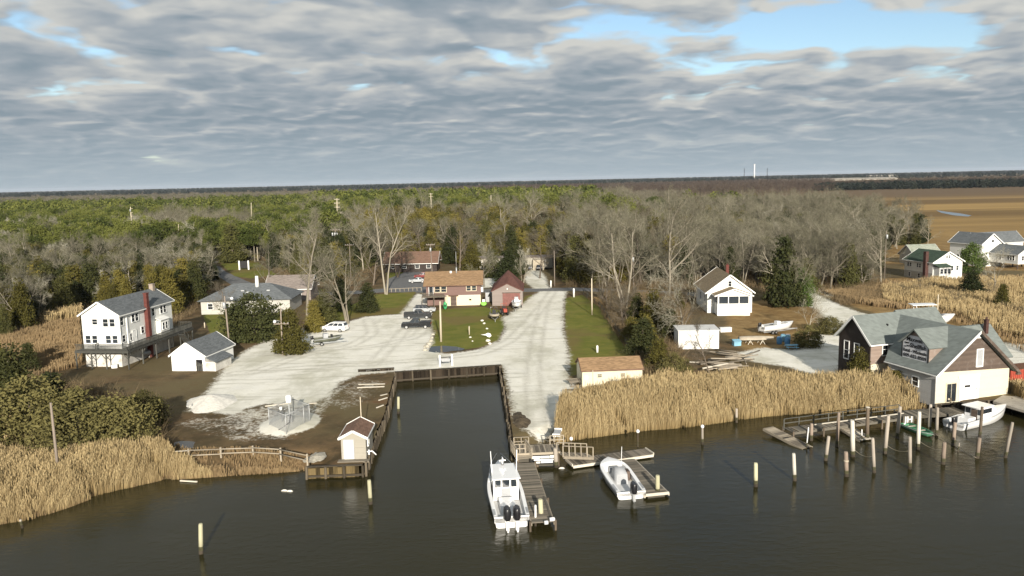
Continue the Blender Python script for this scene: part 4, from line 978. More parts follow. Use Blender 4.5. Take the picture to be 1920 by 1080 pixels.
# landing platform with the sign board
A = G(966, 850, 1.55); T = thing('platform', 'grey landing platform with bench rails at the head of the pier', 'platform', tuple(A))
wpl = (G(1050, 845, 1.55) - A).x
planks_between(T, (.1, 1.1, 0), (wpl, 1.4, 0), 2.2, .17, ['railwood', 'deckwood'])
m_ = MB(); m_.beam((-.05, -.05, -.12), (wpl, .25, -.12), .1, .24); m_.beam((-.05, 2.25, -.12), (wpl, 2.55, -.12), .1, .24); m_.build('stringer', M['railwood'], T)
post_rail(T, (-.1, .05, 0), (1.0, .1, 0), .9, 3); post_rail(T, (-.1, 2.2, 0), (1.4, 2.3, 0), .9, 3); post_rail(T, (3.6, 2.5, 0), (5.0, 2.6, 0), .9, 4)
pm_ = MB().tube([(0, 0, -2.8), (0, 0, .0)], .13, 8).mesh('support_post', M['pile_dark'])
for x in (.3, 2.2, 4.3): obj('support_post', pm_, T, (x, .3, -.05)); obj('support_post', pm_, T, (x, 2.2, -.05))
m_ = MB(); m_.box(.35, wpl - .1, .36, .44, -1.5, -.3); m_.build('skirt_board', M['deckdark'], T)
S = thing('sign_board', 'dark board with three rows of white lettering strips on the pier platform', 'sign', tuple(A + Vector((1.45, -.14, -.72))), R(3))
m_ = MB(); m_.box(0, 2.75, -.03, .05, -.45, .5); m_.build('board', M['sign_black'], S)
for x0, x1, z0, z1 in ((.1, 1.0, .17, .42), (1.05, 1.95, .19, .42), (2.0, 2.6, .22, .45), (.38, 2.35, -.06, .1), (.42, 1.02, -.32, -.14), (1.1, 2.28, -.3, -.1)):
    m_ = MB(); m_.box(x0, x1, -.05, -.03, z0, z1); m_.build('lettering_strip', M['white'], S)
# gangway down to the float
T, b, d, sd_ = walkway('gangway', 'railed wooden gangway sloping from the platform onto the floating dock', 'gangway', (1050, 851), (1106, 853), 1.45, .7, 1.3, .17, ['railwood', 'deckwood'])
for s_ in (-.6, .6): post_rail(T, sd_ * s_, b + sd_ * s_, 1.0, 6, 'railwood', False)
# floating dock: cross piece and stem
FZ = .42
T, b, d, sd_ = walkway('floating_dock', 'pale-edged floating dock section lying along the shore end', 'dock', (1068, 867), (1217, 846), FZ, FZ, 1.75, .16, ['deckdark', 'deckwood'], 'sections of the floating dock', 'paleboard', None)
m_ = MB(); m_.beam((.1, 0, -.32), b * .98 + Vector((0, 0, -.32)), 1.3, .3); m_.build('float', M['deckdark'], T)
m_ = MB(); m_.beam(b + sd_ * .9 + d * .05, b - sd_ * .9 + d * .05, .1, .25); m_.build('end_board', M['paleboard'], T)
m_ = MB(); m_.beam(sd_ * .9 - d * .05, -sd_ * .9 - d * .05, .1, .25); m_.build('end_board', M['paleboard'], T)
T, b, d, sd_ = walkway('floating_dock', 'floating dock finger reaching into the river beside the open boat', 'dock', (1170, 862), (1232, 926), FZ, FZ, 2.15, .16, ['deckdark', 'deckwood'], 'sections of the floating dock', 'paleboard', None)
m_ = MB(); m_.beam((0, 0, -.32), b * .98 + Vector((0, 0, -.32)), 1.6, .3); m_.build('float', M['deckdark'], T)
m_ = MB(); m_.beam(b + sd_ * 1.1 + d * .05, b - sd_ * 1.1 + d * .05, .1, .25); m_.build('end_board', M['paleboard'], T)
# kiosk-like bench box by the platform
p = G(1045, 826); T = thing('cleaning_table', 'grey fish cleaning table with white ends next to the platform', 'table', tuple(p), R(80))
m_ = MB(); m_.slab([(-.9, -.35, .95), (.9, -.35, .95), (.9, .35, .95), (-.9, .35, .95)], .06); m_.build('top', M['gel_grey'], T)
for x in (-1.0, .88):
    m_ = MB(); m_.box(x, x + .12, -.4, .4, .75, 1.05); m_.build('end_panel', M['white'], T)
for x in (-.8, .7):
    for y in (-.3, .3): m_ = MB(); m_.box(x, x + .09, y - .04, y + .04, 0, .89); m_.build('leg', M['railwood'], T)

# old dock along the marsh, with two ramps that have dropped into the water
T, b, d, sd_ = walkway('marsh_dock', 'weathered plank dock with thin rail along the reed edge', 'dock', (1478, 806), (1695, 778), .85, .95, 1.6, .2, ['deckdark', 'deckwood'], None, 'deckdark', 3.2, .06)
post_rail(T, sd_ * .8, b + sd_ * .8, 1.0, 9, 'railgrey', True)
m_ = MB(); m_.beam(b * .18 + sd_ * -.75 + Vector((0, 0, .5)), b * .95 + sd_ * -.75 + Vector((0, 0, .5)), .08, .1); m_.build('pipe_rail', M['paleboard'], T)
walkway('sunken_ramp', 'slatted ramp slanting from the left end of the marsh dock into the water', 'ramp', (1440, 801), (1514, 839), .7, .1, 1.3, .3, ['railwood', 'deckwood'], 'fallen dock ramps', 'railwood', None, .12)
walkway('sunken_ramp', 'slatted ramp hanging from the middle of the marsh dock', 'ramp', (1576, 793), (1624, 824), .8, .2, 1.5, .3, ['railwood', 'paleboard'], 'fallen dock ramps', 'railwood', None, .1)
walkway('landing_dock', 'dark plank landing between the shop and the small cabin boat', 'dock', (1690, 776), (1800, 768), .95, 1.0, 2.2, .2, ['deckdark', 'deckwood'], None, 'deckdark', 3.0, .04)
p = G(1705, 787, 1.0); S = thing('letter_board', 'small dark board with the white letters JH on the marsh dock', 'sign', (p.x, p.y, 1.0), R(6))
m_ = MB(); m_.box(-.75, .55, -.03, .03, -.35, .42); m_.build('board', M['deckdark'], S)
lettering(S, 'JH', (-.1, -.035, .02), (math.pi / 2, 0, 0), .95, 'gel', 1.0)
# ropes from piling to piling
def rope(label, a, b, sag=.35):
    A, B = G(*a[:2], a[2]), G(*b[:2], b[2]); m_ = MB(); n = 9
    m_.tube([A.lerp(B, t / n) - A + Vector((0, 0, -sag * 4 * (t / n) * (1 - t / n))) for t in range(n + 1)], .025, 5)
    tag(m_.build('rope', M['rope'], None, loc=tuple(A)), label, 'rope', 'mooring ropes between the pilings')
rope('rope from the thick whitest piling to the slim grey piling', (1601, 842, .5), (1638, 855, .9)); rope('rope from the tall grey leaning piling to the fender piling', (1661, 833, .7), (1705, 845, 1.2))
rope('rope from the tall bleached piling to the outer reddish piling', (1724, 827, .5), (1768, 846, .8), .2); rope('dark line from the cabin boat to the piling with the buoy', (1745, 808, .2), (1830, 858, .1), .05)

# ------------------------------------------------------------------ boats
def hull(parent, Ln, B, fs, fb, z_keel, mat, floor_mat, t_deck=.62, gun=.22, floor=.35, full=2.4, name='hull', t_aft=0.02, deckmat=None, bottom=None):
    """Planing hull along +y from the transom: shell, side decks with foredeck, sunken cockpit."""
    S = 18; ts = [i / S for i in range(S + 1)]
    def hb(t): return B / 2 * (1.0 if t < .4 else max(0.02, (1 - ((t - .4) / .6) ** full))) * (.93 + .07 * min(1, t / .4))
    def sh(t): return fs + (fb - fs) * t ** 1.7
    def kz(t): return z_keel if t < .65 else z_keel + (fb * .92 - z_keel) * ((t - .65) / .35) ** 2.6
    secs = []
    for t in ts:
        w_, s_, k_ = hb(t), sh(t), kz(t); y = Ln * t; cw = w_ * (.88 - .25 * max(0, t - .5)); cz = min(s_ - .05, max(k_ + .02, .06 + .5 * max(0, t - .6) * fb))
        secs.append([(-w_, y, s_), (-w_ * .985, y, s_ - .12), (-cw, y, cz), (0, y, k_), (cw, y, cz), (w_ * .985, y, s_ - .12), (w_, y, s_)])
    m_ = MB(); m_.loft(secs, 0, caps=(True, False)); h = m_.build(name, M[mat], parent)
    m_ = MB()
    for sx in (-1, 1): m_.loft([[(sx * (q[6][0] + .004), q[6][1], q[6][2] - .02), (sx * (q[6][0] + .03), q[6][1], q[6][2] - .03), (sx * (q[6][0] + .03), q[6][1], q[6][2] - .09), (sx * q[6][0] * .985, q[6][1], q[6][2] - .10)] for q in secs], 0, caps=(True, True), smooth=False)
    m_.build('rub_rail', M['gel_grey'], parent)
    m_ = MB(); k = int(t_deck * S); rim = []
    for t in ts:
        w_, s_ = hb(t), sh(t); y = Ln * t; rim.append((w_, y, s_))
    for sx in (-1, 1):
        m_.loft([[(sx * w_, y, s_ + .002), (sx * w_, y, s_ + .05), (sx * max(w_ - gun, 0), y, s_ + .05), (sx * max(w_ - gun, 0), y, s_ - .04)] for w_, y, s_ in rim[:k + 1]], 0, caps=(False, False), smooth=False)
    m_.loft([[(-w_, y, s_ + .05), (-w_ * .5, y, s_ + .05 + .10 * min(1, w_)), (0, y, s_ + .05 + .14 * min(1, w_)), (w_ * .5, y, s_ + .05 + .10 * min(1, w_)), (w_, y, s_ + .05)] for w_, y, s_ in rim[k:]], 0, caps=(True, False))
    m_.build('deck', M[deckmat or mat], parent)
    m_ = MB(); ins = [[(-(w_ - gun), y, s_ + .04), (-(w_ - gun) * .97, y, floor), ((w_ - gun) * .97, y, floor), ((w_ - gun), y, s_ + .04)] for w_, y, s_ in rim[:k + 1]]
    m_.loft(ins, 0, caps=(False, False), smooth=False); y1 = rim[k][1]
    m_.add([(-(rim[k][0] - .02), y1 - .01, floor), (rim[k][0] - .02, y1 - .01, floor), (rim[k][0] - .02, y1 - .01, rim[k][2] + .04), (-(rim[k][0] - .02), y1 - .01, rim[k][2] + .04)], [(0, 1, 2, 3)])
    w0, s0 = rim[0][0], rim[0][2]; m_.box(-w0 + .02, w0 - .02, .0, .22, floor, s0 - .12)
    m_.build('cockpit', M[floor_mat], parent)
    return h
def outboard(parent, x, y, z, s=1.0, tilt=0.0, lower='galv', cowl='black'):
    """Engine > lower_unit, propeller."""
    m_ = MB(); m_.loft([[(x + sx * .24 * s * k, y - .35 * s + dy * s, z + zz_ * s) for sx, dy in ((-1, -.12), (-.6, -.32), (.6, -.32), (1, -.12), (1, .25), (.5, .38), (-.5, .38), (-1, .25))] for k, zz_ in ((.75, .0), (1.0, .12), (1.0, .55), (.85, .75), (.5, .82))], 0, close=True, caps=(True, True))
    e_ = m_.build('outboard_motor', M[cowl], parent)
    m_ = MB(); m_.box(x - .1 * s, x + .1 * s, y - .5 * s, y - .2 * s, z - .9 * s, z); m_.box(x - .14 * s, x + .14 * s, y - .2 * s, y + .02, z - .3 * s, z + .05); m_.box(x - .05 * s, x + .05 * s, y - .75 * s, y - .25 * s, z - .75 * s, z - .68 * s); m_.build('lower_unit', M[lower], e_)
    m_ = MB()
    for k in range(3):
        a = k * 2.09; m_.beam((x, y - .66 * s, z - .8 * s), (x + .2 * s * math.cos(a), y - .7 * s, z - .8 * s + .2 * s * math.sin(a)), .12 * s, .03)
    m_.build('propeller', M['alu'], e_); return e_
def boat_at(name, label, cat, stern, bow, Lz=0.0, group=None, flip=0):
    A, B = G(*stern), G(*bow); d = B - A; T = thing(name, label, cat, (A.x, A.y, Lz), math.atan2(-d.x, d.y), group); return T, math.hypot(d.x, d.y)
# the big twin-engine boat
T, Ln = boat_at('cabin_boat', 'large white cabin boat with two black outboards beside the pier', 'boat', (960, 984, .25), (935, 866, 1.6), 0, 'boats')
Ln = min(Ln, 11.6); B = 3.15
hull(T, Ln, B, 1.0, 1.75, -.35, 'gel', 'gel_floor', .66, .3, .45)
m_ = MB(); y0, y1 = Ln * .40, Ln * .80
m_.loft([[(-1.12, y0, .5), (-1.12, y0, 2.55), (-.9, y0 - .02, 2.62), (.9, y0 - .02, 2.62), (1.12, y0, 2.55), (1.12, y0, .5)], [(-1.12, y0 + .1, .5), (-1.12, y0 + .1, 2.55), (-.9, y0 + .1, 2.62), (.9, y0 + .1, 2.62), (1.12, y0 + .1, 2.55), (1.12, y0 + .1, .5)],
 [(-1.02, y1 - 1.5, .9), (-1.0, y1 - 1.5, 2.5), (-.8, y1 - 1.5, 2.56), (.8, y1 - 1.5, 2.56), (1.0, y1 - 1.5, 2.5), (1.02, y1 - 1.5, .9)], [(-.7, y1, 1.4), (-.68, y1 - .1, 1.75), (-.5, y1 - .1, 1.8), (.5, y1 - .1, 1.8), (.68, y1 - .1, 1.75), (.7, y1, 1.4)]], 0, close=False, caps=(True, True), smooth=False)
cb = m_.build('cabin', M['gel'], T)
m_ = MB(); m_.slab([(-1.25, y0 - .55, 2.72), (1.25, y0 - .55, 2.72), (1.1, y1 - 1.3, 2.72), (-1.1, y1 - 1.3, 2.72)], .09); m_.build('hardtop', M['gel'], cb)
for x0, x1 in ((-.95, -.45), (-.32, .32), (.45, .95)): m_ = MB(); m_.box(x0, x1, y0 - .04, y0 - .002, 1.75, 2.4); m_.build('window', M['glass'], cb)
for sx in (-1, 1):
    for a, b2 in ((.3, 1.5), (1.65, 2.6)): m_ = MB(); m_.box(sx * 1.13 - .02, sx * 1.13 + .02, y0 + a, y0 + b2, 1.65, 2.3); m_.build('window', M['glass'], cb)
m_ = MB(); m_.box(-.4, .4, y0 - .06, y0 - .03, .5, 1.65); m_.build('cabin_door', M['gel_grey'], cb)
m_ = MB(); m_.box(-.75, .55, Ln * .16, Ln * .33, .45, 1.15); m_.build('engine_box', M['gel'], T)
for x in (-1.48, 1.28): m_ = MB(); m_.box(x, x + .2, .3, 2.4, 1.05, 1.075); m_.build('side_tread', M['gel_grey'], T)
for x in (-.42, .38): outboard(T, x, -.02, .95, 1.25, lower='gel')
for x in (-1.05, 1.05): m_ = MB(); m_.tube([(x, y0 + 1.2, 1.5), (x * 1.12, y0 + 1.4, 4.6)], [.05, .04], 6); m_.build('outrigger', M['gel'], T)
m_ = MB(); m_.tube([(0, y1 - 1.6, 2.7), (0, y1 - 1.6, 3.1)], .14, 8); m_.box(-.3, .3, y1 - 1.65, y1 - 1.55, 3.1, 3.2); m_.box(-.06, .06, y1 - 1.8, y1 - 1.4, 3.2, 3.45); m_.build('radar', M['alu'], T)
m_ = MB()
for sx in (-1, 1): m_.tube([(sx * 1.3, Ln * .6, 2.1), (sx * .9, Ln * .82, 2.3), (sx * .15, Ln * 1.01, 2.45)], .025, 5)
m_.build('bow_rail', M['alu'], T)
# the open boat with covered console
T, Ln = boat_at('open_boat', 'white open boat with covered grey console and one outboard at the float', 'boat', (1184, 931, .25), (1140, 860, .95), 0, 'boats')
hull(T, Ln, 2.85, .72, 1.1, -.3, 'gel', 'gel_floor', .80, .34, .3, 4.6)
m_ = MB(); m_.loft([[(-.55, Ln * .36, .3), (-.5, Ln * .37, 1.2), (.5, Ln * .37, 1.2), (.55, Ln * .36, .3)], [(-.55, Ln * .5, .3), (-.42, Ln * .5, 1.6), (.42, Ln * .5, 1.6), (.55, Ln * .5, .3)], [(-.55, Ln * .62, .3), (-.4, Ln * .6, 1.3), (.4, Ln * .6, 1.3), (.55, Ln * .62, .3)]], 0, caps=(True, True)); m_.build('console', M['gel_grey'], T)
m_ = MB(); m_.box(.62, .95, Ln * .45, Ln * .55, .3, 1.2); m_.build('seat', M['brown_side'], T)
m_ = MB(); m_.box(-.5, .5, Ln * .72, Ln * .78, .3, .85); m_.build('cooler', M['gel_grey'], T)
for x in (-1.36, 1.14): m_ = MB(); m_.box(x, x + .22, .3, 2.6, .775, .8); m_.build('side_tread', M['gel_grey'], T)
outboard(T, .1, -.02, .75, 1.15); m_ = MB(); m_.tube([(.9, Ln * .8, .9), (1.0, Ln * .82, 2.6)], .03, 5); m_.build('antenna', M['gel'], T)
# small cabin boat at the shop landing
T, Ln = boat_at('cabin_boat', 'small white cabin boat with brown cabin door moored below the shop', 'boat', (1787, 799, .3), (1886, 762, 1.1), 0, 'boats')
hull(T, Ln, 2.7, .75, 1.35, -.3, 'gel', 'gel_floor', .50, .25, .35)
m_ = MB(); y0, y1 = Ln * .36, Ln * .60
m_.loft([[(-1.0, y0, .4), (-.92, y0, 2.0), (.92, y0, 2.0), (1.0, y0, .4)], [(-1.0, y1, .8), (-.9, y1 - .25, 2.0), (.9, y1 - .25, 2.0), (1.0, y1, .8)], [(-.75, y1 + 1.5, 1.1), (-.5, y1 + 1.0, 1.55), (.5, y1 + 1.0, 1.55), (.75, y1 + 1.5, 1.1)]], 0, caps=(True, True), smooth=False); cb = m_.build('cabin', M['gel'], T)
m_ = MB(); m_.slab([(-1.05, y0 - .5, 2.1), (1.05, y0 - .5, 2.1), (.98, y1, 2.1), (-.98, y1, 2.1)], .08); m_.build('hardtop', M['gel'], cb)
m_ = MB(); m_.box(-.2, .5, y0 - .05, y0 - .003, .4, 1.75); m_.build('cabin_door', M['brown_side'], cb)
m_ = MB(); m_.box(.56, .9, y0 - .04, y0 - .003, 1.2, 1.8); m_.box(-.86, -.3, y0 - .04, y0 - .003, 1.2, 1.8); m_.build('window', M['glass'], cb)
for sx in (-1, 1): m_ = MB(); m_.box(sx * .97 - .03, sx * .97 + .03, y0 + .3, y1 - .45, 1.35, 1.85); m_.build('window', M['glass'], cb); m_ = MB(); m_.box(sx * .76 - .05, sx * .76 + .05, y1 + .35, y1 + .95, 1.22, 1.42); m_.build('porthole', M['glass'], cb)
m_ = MB(); m_.box(-.5, .7, Ln * .16, Ln * .3, .35, 1.05); m_.build('engine_box', M['gel'], T); outboard(T, .35, -.1, .8, .85, lower='black'); outboard(T, -.5, -.05, .6, .5, lower='gel', cowl='gel')
# green skiff tied between pilings
T, Ln = boat_at('skiff', 'narrow green skiff tied between the pilings near the letter board', 'boat', (1694, 794, .3), (1741, 814, .3), 0, 'boats')
hull(T, max(Ln, 4.6), 1.35, .4, .55, -.12, 'green_hull', 'green_hull', .92, .08, .12, 3.0); m_ = MB(); m_.box(-.6, .6, 1.0, 1.25, .32, .36); m_.box(-.6, .6, 2.6, 2.85, .34, .38); m_.build('thwart', M['paleboard'], T)
# boats on land
def trailer(T, Ln, w, mat='galv', wheels=1):
    m_ = MB(); m_.beam((-w / 2, 0, .5), (-w / 2, Ln * .6, .5), .08, .1); m_.beam((w / 2, 0, .5), (w / 2, Ln * .6, .5), .08, .1); m_.beam((-w / 2, Ln * .6, .5), (0, Ln + .9, .45), .08, .1); m_.beam((w / 2, Ln * .6, .5), (0, Ln + .9, .45), .08, .1)
    for y in (.2, Ln * .3, Ln * .55): m_.beam((-w / 2, y, .5), (w / 2, y, .5), .08, .08)
    tr = m_.build('trailer_frame', M[mat], T)
    for k in range(wheels):
        for sx in (-1, 1):
            x = sx * (w / 2 + .16); y = Ln * .25 + k * .7; m_ = MB(); m_.tube([(x - .1, y, .31), (x + .1, y, .31)], .31, 14); q = m_.build('wheel', M['rubber'], tr)
            m_ = MB(); m_.tube([(x + sx * .1, y, .31), (x + sx * .12, y, .31)], .17, 10); m_.build('hub', M['alu'], q)
    m_ = MB(); m_.beam((0, Ln + .85, .45), (0, Ln + .85, .0), .06, .06); m_.build('jack', M[mat], tr)
T, Ln = boat_at('jon_boat', 'olive jon boat with grey console box on a trailer by the white minivan', 'boat', (588, 640, GZ + .8), (608, 634, GZ + .9), GZ, 'boats standing on trailers')
T.rotation_euler.z = R(-68); e_ = thing  # bow to the right
Ln = 4.9; hh = hull(T, Ln, 1.7, .55, .85, 0, 'olive', 'olive', .82, .12, .15, 3.2)
for ch in T.children: ch.location.z = .62
m_ = MB(); m_.box(-.3, .65, 1.6, 2.4, .8, 2.0); m_.build('console', M['gel_grey'], T); m_ = MB(); m_.box(-.2, .2, 2.9, 3.25, .8, 1.75); m_.build('seat', M['black'], T); trailer(T, Ln, 1.2); outboard(T, 0, -.02, 1.15, .7)
T, Ln = boat_at('bay_boat', 'white bay boat on a trailer in front of the red barn door', 'boat', (968, 574, GZ), (968, 583, GZ), GZ, 'boats standing on trailers')
T.rotation_euler.z = R(176); Ln = 5.6; T.location = tuple(G(970, 575)); hull(T, Ln, 2.15, .85, 1.05, 0, 'gel', 'gel_floor', .78, .2, .4, 2.4)
for ch in T.children: ch.location.z = .62
m_ = MB(); m_.box(-.45, .45, 2.3, 3.0, 1.0, 2.1); m_.build('console', M['gel'], T); m_ = MB(); m_.slab([(-.4, 2.95, 2.1), (.4, 2.95, 2.1), (.4, 2.8, 2.6), (-.4, 2.8, 2.6)], .03); m_.build('windscreen', M['gel_grey'], T); trailer(T, Ln, 1.6); outboard(T, 0, -.02, 1.5, .9)
T, Ln = boat_at('inflatable_boat', 'cluttered pale inflatable boat on a trailer at the island lawn edge', 'boat', (928, 594, GZ), (928, 612, GZ), GZ, 'boats standing on trailers')
T.rotation_euler.z = R(184); T.location = tuple(G(926, 595)); Ln = 4.6; m_ = MB()
m_.tube([(-.75, 0, .95), (-.8, 2.6, .95), (-.55, 3.8, 1.05), (0, 4.5, 1.15), (.55, 3.8, 1.05), (.8, 2.6, .95), (.75, 0, .95)], [.18, .24, .24, .22, .24, .24, .18], 9); m_.build('tube', M['tarp'], T)
m_ = MB(); m_.box(-.6, .6, .1, 3.4, .75, .82); m_.build('floor', M['gel_grey'], T); m_ = MB(); m_.box(-.35, .35, 1.5, 2.0, .8, 1.7); m_.build('console', M['black'], T)
m_ = MB()
for s_ in (-1, 1): m_.tube([(s_ * .7, .2, 1.0), (s_ * .65, .3, 2.1), (s_ * .2, .35, 2.2)], .04, 5)
m_.build('arch', M['alu'], T); trailer(T, Ln, 1.3); outboard(T, 0, -.02, 1.1, .7)
T, Ln = boat_at('work_boat', 'white workboat with clutter aboard on a trailer near the blue barrels', 'boat', (1427, 620, GZ + .7), (1487, 610, GZ + 1.0), GZ, 'boats standing on trailers')
hull(T, Ln, 2.0, .85, 1.15, 0, 'gel', 'gel_floor', .78, .18, .4, 2.4)
for ch in T.children: ch.location.z = .62
m_ = MB(); m_.box(-.4, .4, Ln * .45, Ln * .55, 1.0, 2.1); m_.build('console', M['gel'], T); m_ = MB(); m_.box(-.5, .3, Ln * .3, Ln * .38, 1.0, 1.6); m_.build('seat', M['black'], T)
m_ = MB()
for k in range(5): m_.beam((-.8 + k * .35, Ln * .15, 1.5), (-.7 + k * .3, Ln * .75, 1.6 + .05 * k), .06, .06)
m_.build('pole_bundle', M['galv'], T); trailer(T, Ln, 1.5, wheels=2); outboard(T, 0, -.02, 1.45, .8)
p = G(1728, 566, 5.9); T = thing('centre_console_boat', 'white boat with T-top standing behind the shop roofs', 'boat', (p.x - 3.6, p.y, GZ), R(-97), 'boats standing on trailers')
hull(T, 9, 2.7, 1.15, 1.7, 0, 'gel', 'gel_floor', .78, .2, .5)
for ch in T.children: ch.location.z = .95
m_ = MB(); m_.box(-.5, .5, 3.4, 4.8, 1.4, 2.7); m_.build('console', M['gel'], T)
m_ = MB()
for x in (-.85, .85): m_.beam((x, 3.0, 2.0), (x, 2.2, 4.3), .08, .08); m_.beam((x, 4.8, 2.0), (x, 5.0, 4.3), .08, .08)
m_.build('top_frame', M['gel'], T); m_ = MB(); m_.slab([(-1.1, 1.6, 4.35), (1.1, 1.6, 4.35), (1.0, 5.6, 4.45), (-1.0, 5.6, 4.45)], .1); m_.build('top', M['gel'], T); trailer(T, 9, 1.9, wheels=2); outboard(T, 0, -.02, 2.1, 1.1)
# overturned hull on trestles
A = G(1385, 645); T = thing('overturned_boat', 'long pale overturned boat hull resting on sawhorses', 'boat', tuple(A), R(-1)); A2 = G(1452, 645); Lb = (A2 - A).length; m_ = MB()
m_.loft([[(Lb * t, -.75 * s_, .75), (Lb * t, -.6 * s_, 1.0), (Lb * t, -.25 * s_, 1.15 + .12 * s_), (Lb * t, .25 * s_, 1.15 + .12 * s_), (Lb * t, .6 * s_, 1.0), (Lb * t, .75 * s_, .75)] for t, s_ in ((0, .75), (.15, .95), (.4, 1.0), (.65, .95), (.85, .6), (1, .05))], 0, caps=(True, True)); m_.build('hull', M['tarp'], T)
for f_ in (.3, .65):
    S = thing('sawhorse', 'wooden sawhorse under the %s half of the overturned boat' % ('left' if f_ < .5 else 'right'), 'sawhorse', tuple(A + Vector((Lb * f_, 0, 0))), 0, 'sawhorses under the overturned boat'); m_ = MB(); m_.box(-.05, .05, -.8, .8, .64, .74); m_.build('beam', M['paleboard'], S)
    for x in (-1, 1):
        for y in (-.7, .7): m_ = MB(); m_.beam((0, y, .66), (x * .4, y, 0), .08, .08); m_.build('leg', M['paleboard'], S)

# ------------------------------------------------------------------ vehicles
def car(name, label, cat, px, py, rz, prof, glassp, Ln, W, col, z0=.32, group=None, bed=None, rim='alu', cab=None):
    """Body lofted over the side profile (nose at +x); wheels, glass, lamps as parts."""
    c = G(px, py); T = thing(name, label, cat, (c.x, c.y, GZ), R(rz), group); h = W / 2
    n = len(prof); m_ = MB(); secs = []
    for s_, k in ((-1, .90), (-.97, .97), (-.82, 1.0), (.82, 1.0), (.97, .97), (1, .90)):
        secs.append([(x, s_ * h, z0 + (z - z0) * (1 if abs(s_) < .9 else k) if z > 1.05 else z) for x, z in prof])
    m_.loft(secs, 0, close=True, caps=(True, True), smooth=False); b_ = m_.build('body', M[col], T)
    bv = b_.modifiers.new('soft', 'BEVEL'); bv.width = .05; bv.segments = 2; bv.limit_method = 'ANGLE'
    if glassp:
        gp = glassp['cab']; m_ = MB()
        # cabin: tapered towards the roof, on top of the body
        lo = [(x, s_ * h * .96, glassp['belt']) for s_ in (-1, 1) for x in (gp[0], gp[3])]; zt = glassp['roof']; k = .80
        v = [(gp[0], -h * .95, glassp['belt']), (gp[3], -h * .95, glassp['belt']), (gp[3], h * .95, glassp['belt']), (gp[0], h * .95, glassp['belt']), (gp[1], -h * k, zt), (gp[2], -h * k, zt), (gp[2], h * k, zt), (gp[1], h * k, zt)]
        m_.add(v, [(0, 1, 2, 3), (4, 5, 6, 7), (0, 1, 5, 4), (1, 2, 6, 5), (2, 3, 7, 6), (3, 0, 4, 7)]); q = m_.build('cabin', M[cab or col], T); bv = q.modifiers.new('soft', 'BEVEL'); bv.width = .06; bv.segments = 2
        V = [Vector(p) for p in v]
        def pane(a, b, c_, d_, u0, u1, w0, w1, off):
            f = lambda u, w_: (a.lerp(b, u)).lerp(d_.lerp(c_, u), w_); nn = (b - a).cross(d_ - a).normalized(); cen = (a + b + c_ + d_) / 4; ctr = sum(V, Vector()) / 8
            if nn.dot(cen - ctr) < 0: nn = -nn
            g_ = MB(); P4 = [f(u0, w0) + nn * off, f(u1, w0) + nn * off, f(u1, w1) + nn * off, f(u0, w1) + nn * off]; g_.add(P4 + [p - nn * .03 for p in P4], [(0, 1, 2, 3), (4, 5, 6, 7), (0, 1, 5, 4), (1, 2, 6, 5), (2, 3, 7, 6), (3, 0, 4, 7)]); g_.build('window', M['glass'], q)
        for sp_ in glassp.get('side', ((.06, .48), (.54, .93))):
            pane(V[0], V[1], V[5], V[4], sp_[0], sp_[1], .12, .86, .012); pane(V[3], V[2], V[6], V[7], sp_[0], sp_[1], .12, .86, .012)
        pane(V[1], V[2], V[6], V[5], .07, .93, .1, .9, .012); pane(V[3], V[0], V[4], V[7], .07, .93, .15, .85, .012)
    wr = .35
    wm = MB().tube([(0, -.12, 0), (0, .12, 0)], wr, 16).mesh('wheel', M['rubber']); rm = MB().tube([(0, -.03, 0), (0, .015, 0)], wr * .66, 12).mesh('rim', M[rim])
    for x in (glassp['axles'] if glassp else (-Ln * .3, Ln * .3)):
        for s_ in (-1, 1): w_ = obj('wheel', wm, T, (x, s_ * (h - .1), wr)); obj('rim', rm, w_, (0, s_ * .12, 0))
    for s_ in (-1, 1):
        m_ = MB(); m_.box(Ln / 2 - .12, Ln / 2 + .015, s_ * h * .75 - .17, s_ * h * .75 + .17, .72, .88); m_.build('headlight', M['gel'], T)
        m_ = MB(); m_.box(-Ln / 2 - .015, -Ln / 2 + .1, s_ * h * .82 - .1, s_ * h * .82 + .1, .75, 1.0); m_.build('tail_light', M['red_lamp'], T)
        m_ = MB(); m_.box(glassp['cab'][3] - .55 if glassp else .5, glassp['cab'][3] - .35 if glassp else .7, s_ * (h + .02) - .08, s_ * (h + .02) + .08, 1.0, 1.15); m_.build('mirror', M['black'], T)
    return T
M['red_lamp'] = paint('tail_lamp', (.25, .02, .015), .3, .1); M['carwhite'] = paint('white_car_paint', (.80, .80, .80), .25, .02, spec=.5); M['carblack'] = paint('black_car_paint', (.012, .013, .015), .22, .1, spec=.5)
M['carsilver'] = paint('silver_car_paint', (.42, .44, .45), .3, .04, metal=.3); M['carred'] = paint('red_car_paint', (.16, .022, .02), .3, .08, spec=.5); M['carblue'] = paint('dark_blue_car_paint', (.015, .02, .05), .25, .1, spec=.5); M['cargrey'] = paint('dark_grey_car_paint', (.026, .028, .03), .25, .1, spec=.5)
VAN = [(-2.5, .35), (2.45, .35), (2.52, .62), (2.4, .95), (1.55, 1.12), (-2.45, 1.12), (-2.53, .7)]
car('minivan', 'white minivan parked beside the jon boat under the bare trees', 'car', 627, 621, 168, VAN, dict(cab=(-2.45, -2.1, .35, 1.6), belt=1.1, roof=1.76, axles=(-1.55, 1.5), side=((.07, .33), (.36, .60), (.63, .9))), 5.0, 1.95, 'carwhite', group='vehicles on the shell yard')
PICK = [(-2.75, .45), (2.75, .45), (2.8, .75), (2.7, 1.05), (1.1, 1.15), (-2.75, 1.15), (-2.8, .7)]
